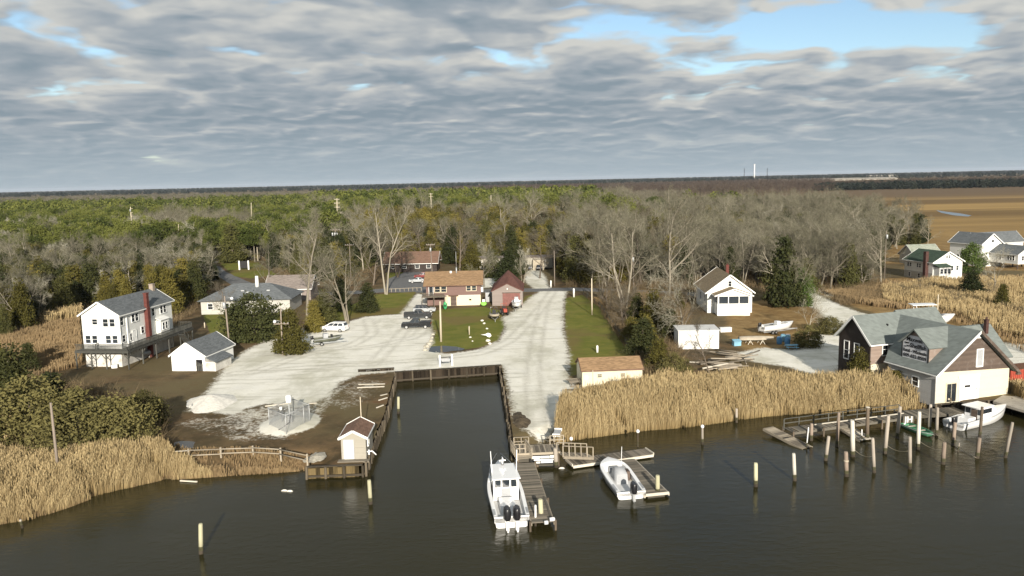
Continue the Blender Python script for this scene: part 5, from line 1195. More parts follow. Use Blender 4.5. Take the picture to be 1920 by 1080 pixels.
def pickup(label, px, py, rz, col, group):
    T = car('pickup_truck', label, 'pickup truck', px, py, rz, PICK, dict(cab=(-.75, -.55, .6, 1.35), belt=1.12, roof=1.82, axles=(-1.75, 1.8), side=((.05, .46), (.52, .93))), 5.6, 1.95, col, group=group)
    m_ = MB(); m_.box(-2.65, -.85, -.8, .8, 1.151, 1.165); m_.build('bed_liner', M['black'], T)
    m_ = MB(); m_.box(-2.78, -.8, -.975, -.86, 1.15, 1.3); m_.box(-2.78, -.8, .86, .975, 1.15, 1.3); m_.box(-2.79, -2.68, -.86, .86, 1.15, 1.3); m_.build('bed_side', M[col], T); return T
pickup('black pickup nearest the puddle with its tailgate towards the lawn', 781, 615, 181, 'carblack', 'vehicles on the shell yard')
pickup('dark grey pickup parked between the other pickup and the silver wagon', 784, 597, 1, 'cargrey', 'vehicles on the shell yard')
WAG = [(-2.3, .38), (2.3, .38), (2.36, .7), (2.25, .92), (1.2, 1.05), (-2.3, 1.08), (-2.36, .7)]
car('station_wagon', 'silver wagon with dark roof nearest the marina house deck', 'car', 796, 586, 2, WAG, dict(cab=(-2.25, -1.8, .3, 1.15), belt=1.04, roof=1.6, axles=(-1.35, 1.4), side=((.08, .34), (.37, .62), (.65, .93))), 4.7, 1.82, 'carsilver', group='vehicles on the shell yard', cab='carblack')
SED = [(-2.3, .35), (2.3, .35), (2.36, .62), (2.2, .85), (1.0, .98), (-1.5, 1.0), (-2.3, .95), (-2.36, .6)]
car('sedan', 'silver sedan on the asphalt drive left of the marina house roof', 'car', 783, 530, 184, SED, dict(cab=(-1.6, -.9, .3, 1.1), belt=.97, roof=1.45, axles=(-1.35, 1.4)), 4.6, 1.8, 'carsilver', group='cars on the drives behind')
pickup('dark red truck just behind the silver sedan on the drive', 795, 522, 184, 'carred', 'cars on the drives behind')
car('hatchback', 'dark blue car at the end of the rear shell drive', 'car', 992, 505, 88, WAG, dict(cab=(-2.25, -1.8, .3, 1.15), belt=1.04, roof=1.6, axles=(-1.35, 1.4)), 4.4, 1.8, 'carblue', group='cars on the drives behind')
car('estate_car', 'black car under the trees right of the dark blue car', 'car', 1011, 506, 90, WAG, dict(cab=(-2.25, -1.8, .3, 1.15), belt=1.04, roof=1.7, axles=(-1.35, 1.4)), 4.4, 1.85, 'carblack', group='cars on the drives behind')
car('work_van', 'white truck under bare trees behind the marina house roof', 'van', 891, 502, 85, VAN, dict(cab=(-2.45, -2.1, .35, 1.6), belt=1.1, roof=2.0, axles=(-1.55, 1.5), side=((.65, .9),)), 5.0, 1.95, 'carwhite', group='cars on the drives behind')
# red tractor by the barn
c = G(946, 590); T = thing('tractor', 'small red tractor between the barn and the inflatable boat', 'tractor', tuple(c), R(-80))
m_ = MB(); m_.box(-.2, 1.3, -.35, .35, .7, 1.35); m_.build('bonnet', M['red'], T); m_ = MB(); m_.box(-1.1, -.2, -.5, .5, .6, .95); m_.build('chassis', M['black'], T)
m_ = MB(); m_.box(-.9, -.45, -.3, .3, .95, 1.1); m_.box(-1.0, -.9, -.3, .3, 1.0, 1.6); m_.build('seat', M['black'], T); m_ = MB(); m_.tube([(-.95, -.55, .9), (-.95, -.55, 2.2), (-.95, .55, 2.2), (-.95, .55, .9)], .05, 6); m_.build('roll_bar', M['red'], T)
for x, r_, y in ((-.7, .6, .65), (1.0, .38, .5)):
    for s_ in (-1, 1): m_ = MB(); m_.tube([(x, s_ * y - .15, r_), (x, s_ * y + .15, r_)], r_, 16); w_ = m_.build('wheel', M['rubber'], T); m_ = MB(); m_.tube([(x, s_ * (y + .15), r_), (x, s_ * (y + .18), r_)], r_ * .5, 10); m_.build('hub', M['tarp'], w_)
c = G(744, 510); T = thing('quad_bike', 'dark quad bike on the grass before the brown-roofed house', 'quad bike', tuple(c), R(20)); m_ = MB(); m_.box(-.9, .9, -.35, .35, .5, .85); m_.build('body', M['black'], T); m_ = MB(); m_.box(-.4, .2, -.22, .22, .85, 1.05); m_.build('seat', M['black'], T); m_ = MB(); m_.tube([(.5, -.4, 1.15), (.45, 0, 1.1), (.5, .4, 1.15)], .03, 5); m_.build('handlebar', M['alu'], T)
for x in (-.6, .65):
    for s_ in (-1, 1): m_ = MB(); m_.tube([(x, s_ * .5 - .12, .3), (x, s_ * .5 + .12, .3)], .3, 12); w_ = m_.build('wheel', M['rubber'], T); m_ = MB(); m_.tube([(x, s_ * .63, .3), (x, s_ * .64, .3)], .16, 8); m_.build('hub', M['gel'], w_)
# ------------------------------------------------------------------ vegetation
def leafmat(name, c1, c2, sc=.35, rnd=.5, rough=.85):
    """Foliage: colour varies through the crown in clumps and from tree to tree."""
    m = Mt(name, rough, 0, .12); P = m.pos(); f = m.noise(P, sc, 4, .7); f2 = m.noise(P, sc * 5, 2, .6)
    q = m.math('ADD', m.math('ADD', m.math('MULTIPLY', f, .55), m.math('MULTIPLY', f2, .3)), m.math('MULTIPLY', m.math('SUBTRACT', m.objrand(), .5), rnd))
    m.color(m.mix(m.ss(q, .22, .68), c1, c2)); return m.m
M['lf_cedar'] = leafmat('cedar_foliage', (.024, .030, .011), (.075, .074, .024))
M['lf_bronze'] = leafmat('bronze_cedar_foliage', (.066, .060, .015), (.150, .126, .030))
M['lf_pine'] = leafmat('pine_foliage', (.046, .060, .014), (.130, .140, .034), .2)
M['lf_holly'] = leafmat('evergreen_foliage', (.040, .046, .016), (.116, .110, .038))
M['lf_olive'] = leafmat('olive_foliage', (.050, .047, .017), (.140, .124, .046), .5)
M['lf_far_shaded'] = leafmat('far_evergreen_foliage', (.012, .018, .016), (.030, .036, .028))  # cloud shade and blue haze put into the leaf colour
M['lf_vine'] = leafmat('ivy_foliage', (.035, .060, .014), (.085, .120, .030))
M['lf_rust'] = leafmat('rusty_oak_leaves', (.14, .050, .022), (.26, .11, .045))
M['lf_brush'] = leafmat('brown_brush', (.085, .060, .034), (.20, .150, .085))
def barkmat(name, c1, c2):
    m = Mt(name, .95, 0, .1); P = m.pos((4, 4, .8)); f = m.math('ADD', m.math('MULTIPLY', m.noise(P, 1.0, 4), .6), m.math('MULTIPLY', m.objrand(), .4))
    m.color(m.mix(m.ss(f, .3, .7), c1, c2)); return m.m
M['bark'] = barkmat('grey_bark', (.17, .15, .115), (.33, .295, .23)); M['bark_dark'] = barkmat('dark_bark', (.10, .08, .06), (.17, .14, .11))
M['twig'] = barkmat('twig_bark', (.108, .102, .070), (.192, .180, .126)); M['twig_dark'] = barkmat('brown_twig_bark', (.085, .073, .050), (.145, .124, .086))
M['twig_pale'] = barkmat('pale_twig_bark', (.25, .235, .18), (.38, .36, .285))

def ribbons(A, B, w0, w1, rg):
    """Thin tapered three-sided sticks from points A to points B (arrays) as numpy geometry."""
    d = B - A; d /= np.linalg.norm(d, axis=1, keepdims=True) + 1e-9
    r = rg.normal(size=A.shape); s = np.cross(d, r); s /= np.linalg.norm(s, axis=1, keepdims=True) + 1e-9; t = np.cross(d, s)
    n = len(A); V = np.empty((n, 4, 3)); 
    for k in range(3):
        a = 2 * math.pi * k / 3; V[:, k] = A + (math.cos(a) * s + math.sin(a) * t) * w0[:, None]
    V[:, 3] = B
    b = np.arange(n)[:, None] * 4; F = np.concatenate([b + np.array([[0, 1, 3]]), b + np.array([[1, 2, 3]]), b + np.array([[2, 0, 3]])])
    return V.reshape(-1, 3), F
def bare_tree(seed, H=12.0, spread=.45, stems=1, limbs=9, first=.25, twigs=1500, up=.35, tr=.22, thick=1.0):
    """Trunk with limbs, and a crown of fine twigs. Returns two meshes' data (height ~ H, base at 0)."""
    rg = np.random.default_rng(seed); rr = random.Random(seed); br = []
    def grow(p, d, ln, r, lv):
        n = 4 if lv < 2 else 3; pts = [p]; rs = [r]
        for i in range(n):
            d = (d + Vector((rr.gauss(0, .13), rr.gauss(0, .13), rr.gauss(0, .08) + up * .12 * lv))).normalized()
            p = p + d * (ln / n); pts.append(p); rs.append(r * (1 - .72 * (i + 1) / n))
        br.append((pts, rs, lv))
        if lv >= 3: return
        m_ = limbs if lv == 0 else (5 if lv == 1 else 4)
        for k in range(m_):
            f = (first + (1 - first) * (k + rr.random()) / m_) if lv == 0 else .25 + .75 * (k + rr.random()) / m_
            f = min(f, .98); i = min(int(f * n), n - 1); q = pts[i].lerp(pts[i + 1], f * n - i)
            az = rr.uniform(0, 6.283) if lv == 0 else rr.uniform(0, 6.283); base = (pts[i + 1] - pts[i]).normalized()
            a = base.cross(Vector((math.cos(az), math.sin(az), .3))).normalized(); ang = rr.uniform(.55, 1.05) if lv == 0 else rr.uniform(.4, .9)
            nd = (base * math.cos(ang) + a * math.sin(ang)).normalized()
            ll = ln * (spread * (1.15 - .55 * f) if lv == 0 else rr.uniform(.4, .62)); grow(q, nd, ll, r * (1 - .75 * f) * (.55 if lv == 0 else .6), lv + 1)
    for s_ in range(stems):
        a = s_ * 6.283 / stems + rr.random(); lean = .0 if stems == 1 else rr.uniform(.12, .32)
        grow(Vector((math.cos(a) * .2 * (stems > 1), math.sin(a) * .2 * (stems > 1), -.1)), Vector((math.cos(a) * lean, math.sin(a) * lean, 1)).normalized(), H * rr.uniform(.85, 1.0), tr * thick * (1 if stems == 1 else .75), 0)
    t_ = MB(); A, B, W0 = [], [], []
    for pts, rs, lv in br:
        if lv <= 1: t_.tube(pts, [max(r, .018) for r in rs], 7 if lv == 0 else 5, cap=False)
        elif lv == 2: t_.tube(pts, [max(r, .02) for r in rs], 4, cap=False)
        else:
            for i in range(len(pts) - 1): A.append(pts[i]); B.append(pts[i + 1]); W0.append(.022)
    tips = [q for pts, rs, lv in br if lv >= 2 for q in pts[1:]]
    for k in range(twigs):
        q = rr.choice(tips); d = Vector((rr.gauss(0, 1), rr.gauss(0, 1), rr.gauss(.5, .8))).normalized(); e_ = q + d * rr.uniform(.4, 1.25) * H / 12
        A.append(q); B.append(e_); W0.append(.017)
    V, F = ribbons(np.array([tuple(v) for v in A]), np.array([tuple(v) for v in B]), np.array(W0) * thick, None, rg)
    return t_, V, F
def leaf_cloud(P, size, rg, flat=.3):
    """A triangle pair (bent leaf spray) at every point."""
    n = len(P); d1 = rg.normal(size=(n, 3)); d1 /= np.linalg.norm(d1, axis=1, keepdims=True)
    r = rg.normal(size=(n, 3)); r[:, 2] *= flat; d2 = np.cross(d1, r); d2 /= np.linalg.norm(d2, axis=1, keepdims=True) + 1e-9
    s = size * rg.uniform(.6, 1.4, n)[:, None]; V = np.stack([P - d1 * s, P + d2 * s * .55, P + d1 * s, P - d2 * s * .55 + np.array([0, 0, .15]) * s], 1)
    b = np.arange(n)[:, None] * 4; F = np.concatenate([b + np.array([[0, 1, 2]]), b + np.array([[0, 2, 3]])])
    return V.reshape(-1, 3), F
def conifer(seed, H=8.0, Rm=2.2, clumps=170, per=17, size=.27, low=.04, power=.85, kind='cone'):
    rg = np.random.default_rng(seed); C = []
    lob = rg.uniform(.7, 1.25, 24)
    for k in range(clumps):
        h = low + (1 - low) * (1 - math.sqrt(1 - rg.random() * .999)); az = rg.random() * 6.283
        if kind == 'cone': rad = Rm * (1 - h) ** power * min(1, .55 + h * 4)
        elif kind == 'pine': rad = Rm * math.sin(math.pi * min(1, .12 + .86 * ((h - low) / (1 - low)))) ** .75; 
        else: rad = Rm * math.sqrt(max(0, 1 - (2 * h - .75) ** 2)) if h > .1 else Rm * .8
        rad *= lob[(int(az * 3) + int(h * 9) * 5) % 24]; f = math.sqrt(rg.uniform(.25, 1.0))
        C.append((math.cos(az) * rad * f, math.sin(az) * rad * f, H * h))
    C = np.array(C); sg = np.array([.34, .34, .20]) * (H / 8) ** .5 * (1.35 if kind != 'cone' else 1)
    P = (C[:, None, :] + rg.normal(size=(clumps, per, 3)) * sg).reshape(-1, 3); P[:, 2] = np.maximum(P[:, 2], .1)
    return leaf_cloud(P, size, rg)
TPL = {}
def template(key, cr, trunk=None, bark='bark', leaf=None):
    V, F = cr; me = np_mesh('crown', V, F, M[leaf]); tm = trunk.mesh('trunk', M[bark]) if isinstance(trunk, MB) else trunk
    TPL[key] = (tm, me, bark, leaf)
def mat_obj(name, me, mat, parent, sc):
    o = obj(name, me, parent, scale=sc)
    if me.materials[0] != M[mat]: o.material_slots[0].link = 'OBJECT'; o.material_slots[0].material = M[mat]
    return o
def stem(H, r, lean=0.0, bark='bark_dark'):
    m_ = MB(); m_.tube([(0, 0, -.2), (lean * .3, .05, H * .35), (lean * .6, -.05, H * .7), (lean, 0, H * .96)], [r, r * .8, r * .5, r * .12], 7, cap=False); return m_
bt = [('bare_a', dict(seed=11, H=12, spread=.48, limbs=11, twigs=1500)), ('bare_b', dict(seed=23, H=12, spread=.55, limbs=12, first=.2, twigs=1700)), ('bare_c', dict(seed=37, H=12, spread=.42, limbs=12, first=.35, twigs=1300)),
      ('bare_d', dict(seed=51, H=12, spread=.40, stems=3, limbs=7, first=.3, twigs=1600)), ('bare_e', dict(seed=64, H=12, spread=.36, stems=2, limbs=9, first=.4, twigs=1400)), ('bare_f', dict(seed=78, H=12, spread=.62, limbs=10, first=.15, twigs=1300, up=.1))]
for key, kw in bt:
    t_, V, F = bare_tree(**kw); template(key, (V, F), t_, 'bark', 'twig'); tm, cm_ = TPL[key][:2]
    for k2, tw, bk in (('_dark', 'twig_dark', 'bark_dark'), ('_pale', 'twig_pale', 'bark')):
        TPL[key + k2] = (tm, cm_, bk, tw)
for i, s_ in enumerate((101, 102, 103)):
    template('cedar_%d' % i, conifer(s_, 8, 2.3 - .25 * i, 190, 42, .15), stem(8, .16), 'bark_dark', 'lf_cedar')
    TPL['bronze_%d' % i] = TPL['cedar_%d' % i][:3] + ('lf_bronze',)
    template('pine_%d' % i, conifer(s_ + 20, 12, 3.0, 120, 44, .2, .45, 1, 'pine'), stem(12, .2), 'bark', 'lf_pine')
    template('round_%d' % i, conifer(s_ + 40, 6, 3.1, 200, 44, .14, .0, 1, 'round'), stem(4, .14), 'bark_dark', 'lf_holly')
    TPL['olive_%d' % i] = TPL['round_%d' % i][:3] + ('lf_olive',)
    TPL['vine_%d' % i] = TPL['round_%d' % i][:3] + ('lf_vine',)
NOM = dict(bare=12.0, cedar=8.0, bronze=8.0, pine=12.0, round=6.0, vine=6.0, olive=6.0)
def tree(key, p, H, label, rz=None, w=1.0, group=None, name=None, cat='tree', rr=random.Random(5)):
    s = H / NOM[key.split('_')[0]]; nm = name or {'bare': 'bare_tree', 'cedar': 'cedar_tree', 'bronze': 'cedar_tree', 'pine': 'pine_tree', 'round': 'evergreen_tree', 'vine': 'evergreen_tree', 'olive': 'evergreen_tree'}[key.split('_')[0]]
    T = thing(nm, label, cat, (p.x, p.y, p.z - .05), rr.uniform(0, 6.283) if rz is None else rz, group)
    sc = (s * w, s * w, s); t4 = TPL[key]; mat_obj('trunk', t4[0], t4[2], T, sc); mat_obj('crown', t4[1], t4[3], T, sc); return T
def tp(key, bx, by, ty, label, w=1.0, **k): return tree(key, G(bx, by), height(bx, by, ty), label, w=w, **k)
# --- trees one can point at
tp('bare_c', 576, 603, 402, 'tall pale bare tree rising left of the white minivan', .85)
tp('bare_d', 652, 607, 468, 'spreading bare tree forking into two stems just behind the white minivan', 1.0)
tp('bare_e', 724, 552, 372, 'very tall twin-trunked bare tree at the corner of the bright lawn', .8)
tp('bare_f_pale', 344, 555, 462, 'pale lichen-grey bare tree behind the white house chimneys', 1.0)
tp('bare_a_dark', 427, 612, 540, 'small dark bare tree in front of the grey ranch house', .9)
tp('bare_b_pale', 908, 538, 472, 'pale bare tree between the marina house roof and the barn', .8)
tp('bare_d_pale', 980, 540, 468, 'pale bare tree beside the rear shell drive', .6)
tp('bare_d', 1172, 578, 412, 'large many-limbed bare tree at the head of the right lawn', 1.0)
tp('bare_b', 1255, 560, 402, 'large tan bare tree left of the white cottage', .9)
tp('bare_f_pale', 1285, 640, 500, 'pale crooked bare tree in front of the cottage roof', .9)
tp('bare_c_dark', 1333, 722, 600, 'thin dark bare tree standing before the low white shed', .7)
tp('bare_f_pale', 1515, 628, 545, 'bleached bare tree beside the workboat trailer', .8)
tp('bare_e', 1492, 575, 478, 'leaning bare stems at the bend of the shell drive', .8)
tp('bare_f_pale', 1865, 545, 470, 'crooked pale bare tree before the far white house', .9)
tp('bare_b', 1652, 535, 428, 'bushy bare tree left of the dark green roofed house', 1.1)
tp('bare_e', 1128, 560, 430, 'slender bare tree behind the white post of the right lawn', .8)
tp('bare_d_dark', 745, 520, 445, 'dark bare tree in front of the brown-roofed house', 1.0); tp('bare_f_dark', 700, 535, 440, 'dark spreading bare tree left of the brown-roofed house', 1.0); tp('bronze_1', 885, 520, 448, 'bronze cedar in front of the trailer home', 1.1); tp('bare_a_dark', 1012, 522, 440, 'dark bare tree right of the rear shell drive', 1.0); tp('cedar_1', 975, 515, 452, 'dark cedar before the trailer home porch', 1.0)
tp('bare_b_dark', 862, 512, 430, 'dark bare tree behind the marina house mast', 1.0); tp('bare_a_dark', 790, 500, 425, 'dark bare tree over the brown-roofed house', 1.0)
tp('bare_a', 500, 560, 455, 'bare tree over the taupe roof beside the ranch house', 1.0)
tp('bronze_0', 545, 662, 572, 'bronze-green conical cedar behind the cross-armed pole', 1.25)
tp('round_0', 478, 636, 545, 'broad dark evergreen between the garage and the ranch house', 1.15)
tp('cedar_1', 610, 606, 540, 'dark cedar in the shade behind the tall bare tree', 1.3); tp('bronze_2', 590, 622, 560, 'small bronze cedar at the foot of the tall bare tree', 1.3)
tp('cedar_0', 690, 585, 525, 'dark low cedar left of the twin-trunked bare tree', 1.3); tp('cedar_2', 640, 583, 520, 'dark cedar behind the forked bare tree', 1.4)
tp('cedar_0', 437, 492, 415, 'conical dark cedar beside the bend of the road', 1.2); tp('cedar_1', 634, 480, 395, 'tall dark conifer above the three-can transformer pole', 1.2)
tp('cedar_2', 952, 540, 465, 'dark cedar behind the barn roof', 1.4); tp('cedar_0', 925, 520, 462, 'dark cedar between the trailer home and the barn', 1.3)
tp('bronze_1', 1225, 622, 540, 'reddish cedar among brush left of the low white shed', 1.2); tp('cedar_0', 1468, 575, 432, 'large dark olive cedar beside the white cottage', .85)
tp('vine_1', 1502, 572, 500, 'bright ivy-green tree hugging the large dark cedar', .6)
tp('vine_0', 1822, 512, 452, 'bright rounded evergreen between the two right-hand houses', .72); tp('cedar_1', 1822, 556, 502, 'dark green cedar at the corner of the dark green roofed house', 1.7)
tp('bronze_2', 1878, 578, 530, 'rusty cedar in the reeds before the far white house', 1.3); tp('bronze_1', 1610, 722, 648, 'olive cedar bush against the dark gable of the shop', 1.25)
tp('bronze_0', 1680, 735, 690, 'rusty bush between the shop wall and the reeds', 1.6, name='shrub', cat='shrub')
tp('olive_1', 1515, 650, 608, 'low brown-green bush behind the blue picnic table', 1.1, name='shrub', cat='shrub'); tp('olive_2', 1555, 625, 590, 'low bush beside the shell drive and the bleached bare tree', 1.3, name='shrub', cat='shrub')
for i, (x, y, ty, k, w_, lb) in enumerate([(62, 832, 700, 'olive_0', 1.2, 'big dark evergreen bush right behind the reed pole'), (150, 842, 728, 'olive_1', 1.25, 'broad evergreen bush in the middle of the left bush mass'), (222, 838, 735, 'olive_2', 1.2, 'olive evergreen bush left of the shell heap'), (270, 805, 728, 'olive_0', 1.0, 'evergreen bush closest to the brown yard'), (105, 790, 690, 'cedar_0', 1.4, 'dark cedar poking up behind the left bush mass'),
     (25, 770, 640, 'cedar_1', 1.4, 'olive cedar at the left frame edge below the meadow'), (-20, 720, 610, 'bronze_1', 1.4, 'rusty cedar cut by the left frame edge'), (55, 700, 640, 'cedar_2', 1.5, 'small cedar below the golden meadow'), (10, 590, 510, 'cedar_0', 1.3, 'dark cedar at the left edge above the golden meadow')]):
    tp(k, x, y, ty, lb, w_, name='evergreen_bush' if k[0] in 'ro' else None, cat='bush' if k[0] in 'ro' else 'tree')
for i, (x, y, ty, k, w_, lb) in enumerate([(1205, 668, 590, 'cedar_0', 1.4, 'dark olive cedar along the right edge of the lawn'), (1235, 700, 632, 'bronze_2', 1.6, 'bronze bush between the cream shed and the low white shed'), (1265, 720, 660, 'olive_1', 1.0, 'grey-green bush at the corner of the low white shed'), (1195, 610, 548, 'cedar_1', 1.3, 'dark cedar beside the tall pole of the lawn'), (1185, 640, 590, 'bronze_0', 1.5, 'rusty bush at the lawn edge below the dark cedars'), (1255, 640, 575, 'cedar_2', 1.4, 'dark cedar left of the pale crooked tree')]): tp(k, x, y, ty, lb, w_)

# --- trees of the woods: single trees out to where they merge
rw = random.Random(77)
def upx(x, y): return x / y * FOC + 960
BLOCK = [np.array(poly(q)) for k_ in ('shell', 'asphalt', 'lawn') for q in ZONES[k_]] + [np.array(poly(q)) for q in (
   [(685, 555), (785, 540), (800, 600), (640, 612)], [(370, 600), (560, 600), (560, 548), (370, 548)], [(715, 520), (830, 520), (830, 495), (715, 495)], [(790, 580), (1060, 580), (1060, 535), (790, 535)], [(1290, 600), (1420, 600), (1420, 540), (1290, 540)],
   [(395, 482), (490, 486), (530, 520), (430, 522)], [(1680, 540), (1960, 540), (1960, 470), (1700, 470)], [(880, 512), (1030, 512), (1030, 498), (880, 498)], [(80, 500), (160, 500), (160, 475), (80, 475)])]
def blocked(x, y):
    P1 = np.array([[x, y]]); return any(inside(P1, b)[0] for b in BLOCK)
WOODS = [  # world patch (pixel corners on the ground), how many, mix of kinds, height range, group, labels by kind
 ('left thicket', [(0, 640), (0, 500), (380, 490), (400, 545), (330, 600), (160, 575)], 84, (('bare', .22), ('bare_pale', .12), ('cedar', .38), ('bronze', .10), ('round', .18)), (7, 12), 'behind the white house'),
 ('left roadside wood', [(0, 500), (0, 462), (400, 455), (395, 488)], 60, (('bare_pale', .45), ('cedar', .3), ('pine', .25)), (10, 14), 'along the far road'),
 ('wood behind the brown-roofed house', [(440, 500), (470, 458), (720, 455), (720, 498), (600, 530)], 56, (('bare', .25), ('cedar', .5), ('bronze', .25)), (11, 15.5), 'by the brown-roofed house'),
 ('wood behind the marina', [(720, 493), (740, 450), (1060, 450), (1060, 500), (1020, 498)], 60, (('bare_dark', .14), ('cedar', .28), ('bronze', .58)), (13, 17), 'behind the trailer home'),
 ('wood over the lane', [(1060, 536), (1060, 455), (1300, 450), (1290, 540)], 72, (('bare_dark', .42), ('bare', .18), ('bronze', .22), ('cedar', .18)), (10.5, 16), 'beyond the lane'),
 ('wood behind the cottage', [(1300, 540), (1300, 455), (1500, 450), (1640, 470), (1640, 540), (1500, 545)], 90, (('bare', .6), ('bare_pale', .2), ('cedar', .2)), (9, 13.5), 'behind the white cottage'),
 ('brush by the cottage', [(1100, 590), (1130, 545), (1300, 548), (1270, 640), (1210, 690)], 18, (('bare_dark', .6), ('bronze', .4)), (4, 8), 'beside the cottage'),
]
KN = {'bare': 'grey bare tree', 'bare_dark': 'brown bare tree', 'bare_pale': 'pale bare tree', 'cedar': 'dark green cedar', 'bronze': 'bronze cedar', 'pine': 'bright green pine', 'round': 'dark evergreen'}
for gname, corners, n, mixk, (h0, h1), where in WOODS:
    pg = poly(corners); lo, hi = pg.min(0), pg.max(0); k = 0; tries = 0
    while k < n and tries < n * 30:
        tries += 1; x, y = rw.uniform(lo[0], hi[0]), rw.uniform(lo[1], hi[1])
        if not inside(np.array([[x, y]]), pg)[0] or blocked(x, y): continue
        q = rw.random(); acc = 0
        for kd, pr in mixk:
            acc += pr
            if q <= acc: break
        b_ = kd.split('_')[0]; var = kd[len(b_):]
        key = ('bare_' + rw.choice('abcdef') + var) if b_ == 'bare' else b_ + '_%d' % rw.randrange(3)
        dl, dh_ = np.percentile(pg[:, 1], 20), np.percentile(pg[:, 1], 85); row = 'in the front rank' if y < dl + (dh_ - dl) * .33 else 'in the middle rank' if y < dl + (dh_ - dl) * .7 else 'in the rear rank'
        uu = [upx(*c_) for c_ in pg]; fu = (upx(x, y) - min(uu)) / (max(uu) - min(uu)); side = ('far left', 'left', 'middle', 'right', 'far right')[min(4, max(0, int(fu * 5)))]
        hh_ = rw.uniform(h0, h1); wide = rw.uniform(.8, 1.2); look = ('tall ' if hh_ > h0 + (h1 - h0) * .6 else 'low ' if hh_ < h0 + (h1 - h0) * .3 else '') + ('slim ' if wide < .93 else 'broad ' if wide > 1.08 else '')
        tree(key, Vector((x, y, GZ)), hh_ * (.92 if b_ in ('cedar', 'bronze') else .6 if b_ == 'round' else 1), look + KN[kd] + ' ' + row + ' ' + where + ', ' + side, w=wide, group=KN[kd] + 's ' + where, rr=rw); k += 1

# --- the woods beyond, as masses
def tiled(tpl, P, S, rot, W=None):
    """Copies of template arrays (V,F) at points P with scales S and turns rot, as one geometry."""
    V, F = tpl; c, s = np.cos(rot), np.sin(rot); n = len(P)
    X = V[None, :, 0] * c[:, None] - V[None, :, 1] * s[:, None]; Y = V[None, :, 0] * s[:, None] + V[None, :, 1] * c[:, None]
    W = S if W is None else W
    out = np.stack([X * W[:, None] + P[:, None, 0], Y * W[:, None] + P[:, None, 1], V[None, :, 2] * S[:, None] + P[:, None, 2]], -1).reshape(-1, 3)
    return out, (F[None] + (np.arange(n) * len(V))[:, None, None]).reshape(-1, F.shape[1])
def far_bare(seed, H=12., n=130):
    rg = np.random.default_rng(seed); A = [(0, 0, 0)]; B = [(rg.normal(0, .4), rg.normal(0, .4), H * .9)]; Wd = [.16]
    for k in range(16):
        z = H * rg.uniform(.2, .75); a = rg.random() * 6.28; l = H * rg.uniform(.25, .42); A.append((0, 0, z)); B.append((math.cos(a) * l * .7, math.sin(a) * l * .7, min(H, z + l * .75))); Wd.append(.07)
    for k in range(n):
        i = rg.integers(1, 17); f = rg.uniform(.3, 1); p = np.array(A[i]) * (1 - f) + np.array(B[i]) * f; d = rg.normal(size=3) + np.array([0, 0, .7]); d /= np.linalg.norm(d)
        A.append(tuple(p)); B.append(tuple(p + d * rg.uniform(.8, 2.2))); Wd.append(.035)
    return ribbons(np.array(A, float), np.array(B, float), np.array(Wd), None, rg)
def far_leafy(seed, kind, H, Rm, cl, per, size, low): 
    return conifer(seed, H, Rm, cl, per, size, low, .85, kind)
FAR = {'bare': [far_bare(s_) for s_ in (1, 2, 3)], 'cedar': [far_leafy(s_, 'cone', 9, 2.3, 34, 4, .62, .05) for s_ in (4, 5)], 'pine': [far_leafy(s_, 'pine', 13, 3.4, 36, 4, .72, .4) for s_ in (6, 7, 8)]}
FAR2 = {'bare': [far_bare(s_, 12, 60) for s_ in (9, 19)], 'pine': [far_leafy(10, 'pine', 13, 4.4, 40, 4, .8, .3), far_leafy(11, 'pine', 12, 5, 40, 4, .8, .3)], 'cedar': [far_leafy(12, 'cone', 10, 4.0, 40, 3, .9, .05), far_leafy(13, 'round', 9, 4.0, 40, 3, .9, .05)]}
for tpl in FAR2['bare']: tpl[0][:, :2] *= 1.8
rgf = np.random.default_rng(4242)
def scatter(y0, y1, spacing, umin, umax):
    pts = []; y = y0
    while y < y1:
        xs = np.arange((umin - 960) / FOC * y, (umax - 960) / FOC * y, spacing); xs = xs + rgf.uniform(-.5, .5, len(xs)) * spacing
        pts.append(np.column_stack([xs, y + rgf.uniform(-.5, .5, len(xs)) * spacing])); y += spacing
    return np.concatenate(pts)
def kinds_for(P):
    u = P[:, 0] / P[:, 1] * FOC + 960; y = P[:, 1]; r = rgf.random(len(P)); out = np.full(len(P), 'bare', object)
    patch = np.sin(P[:, 0] * .021 + 1.3) * np.cos(P[:, 1] * .013 + .4) + .6 * np.sin(P[:, 0] * .047 + P[:, 1] * .031)
    pine = (u < 640) & (y < 1050) & (patch > -.62) & (r < .90); pine |= (u >= 640) & (u < 1120) & (y > 370) & (y < 850) & (r < .84); pine |= (u >= 1075) & (u < 1420) & (patch > .45) & (r < .6) & (y > 330) & (y < 620)
    out[pine] = 'pine'
    br = (u >= 640) & (u < 1480) & (y <= 470) & (r < np.where(u < 1080, .85, np.where(u < 1290, .42, .18))); out[br] = 'bronze'
    ce = (~pine) & (~br) & (rgf.random(len(P)) < np.where(u > 1180, .32, .16)) & (y < 900); out[ce] = 'cedar'
    keep = (u < 1290) | ((u < 1745 - np.maximum(0, y - 300) * .62) & (y < 770))
    keep &= ~((u > 1060) & (y > 640) & (y < 900) & (u > 1230)); return out, keep
P1_ = scatter(283, 1000, 6.6, -60, 1800); kd, kp = kinds_for(P1_); kp &= rgf.random(len(P1_)) < np.clip(1.25 - P1_[:, 1] / 2200, .5, 1); P1_, kd = P1_[kp], kd[kp]
mats_ = {'bare': 'twig_far', 'pine': 'lf_pine', 'cedar': 'lf_cedar', 'bronze': 'lf_bronze'}
M['twig_far'] = leafmat('far_bare_wood', (.095, .086, .062), (.205, .186, .138), .05, .4)
M['twig_brown_shaded'] = leafmat('far_brown_shaded_wood', (.060, .046, .038), (.115, .088, .068), .01, .3)  # bare wood with cloud shadow put into its darker brown
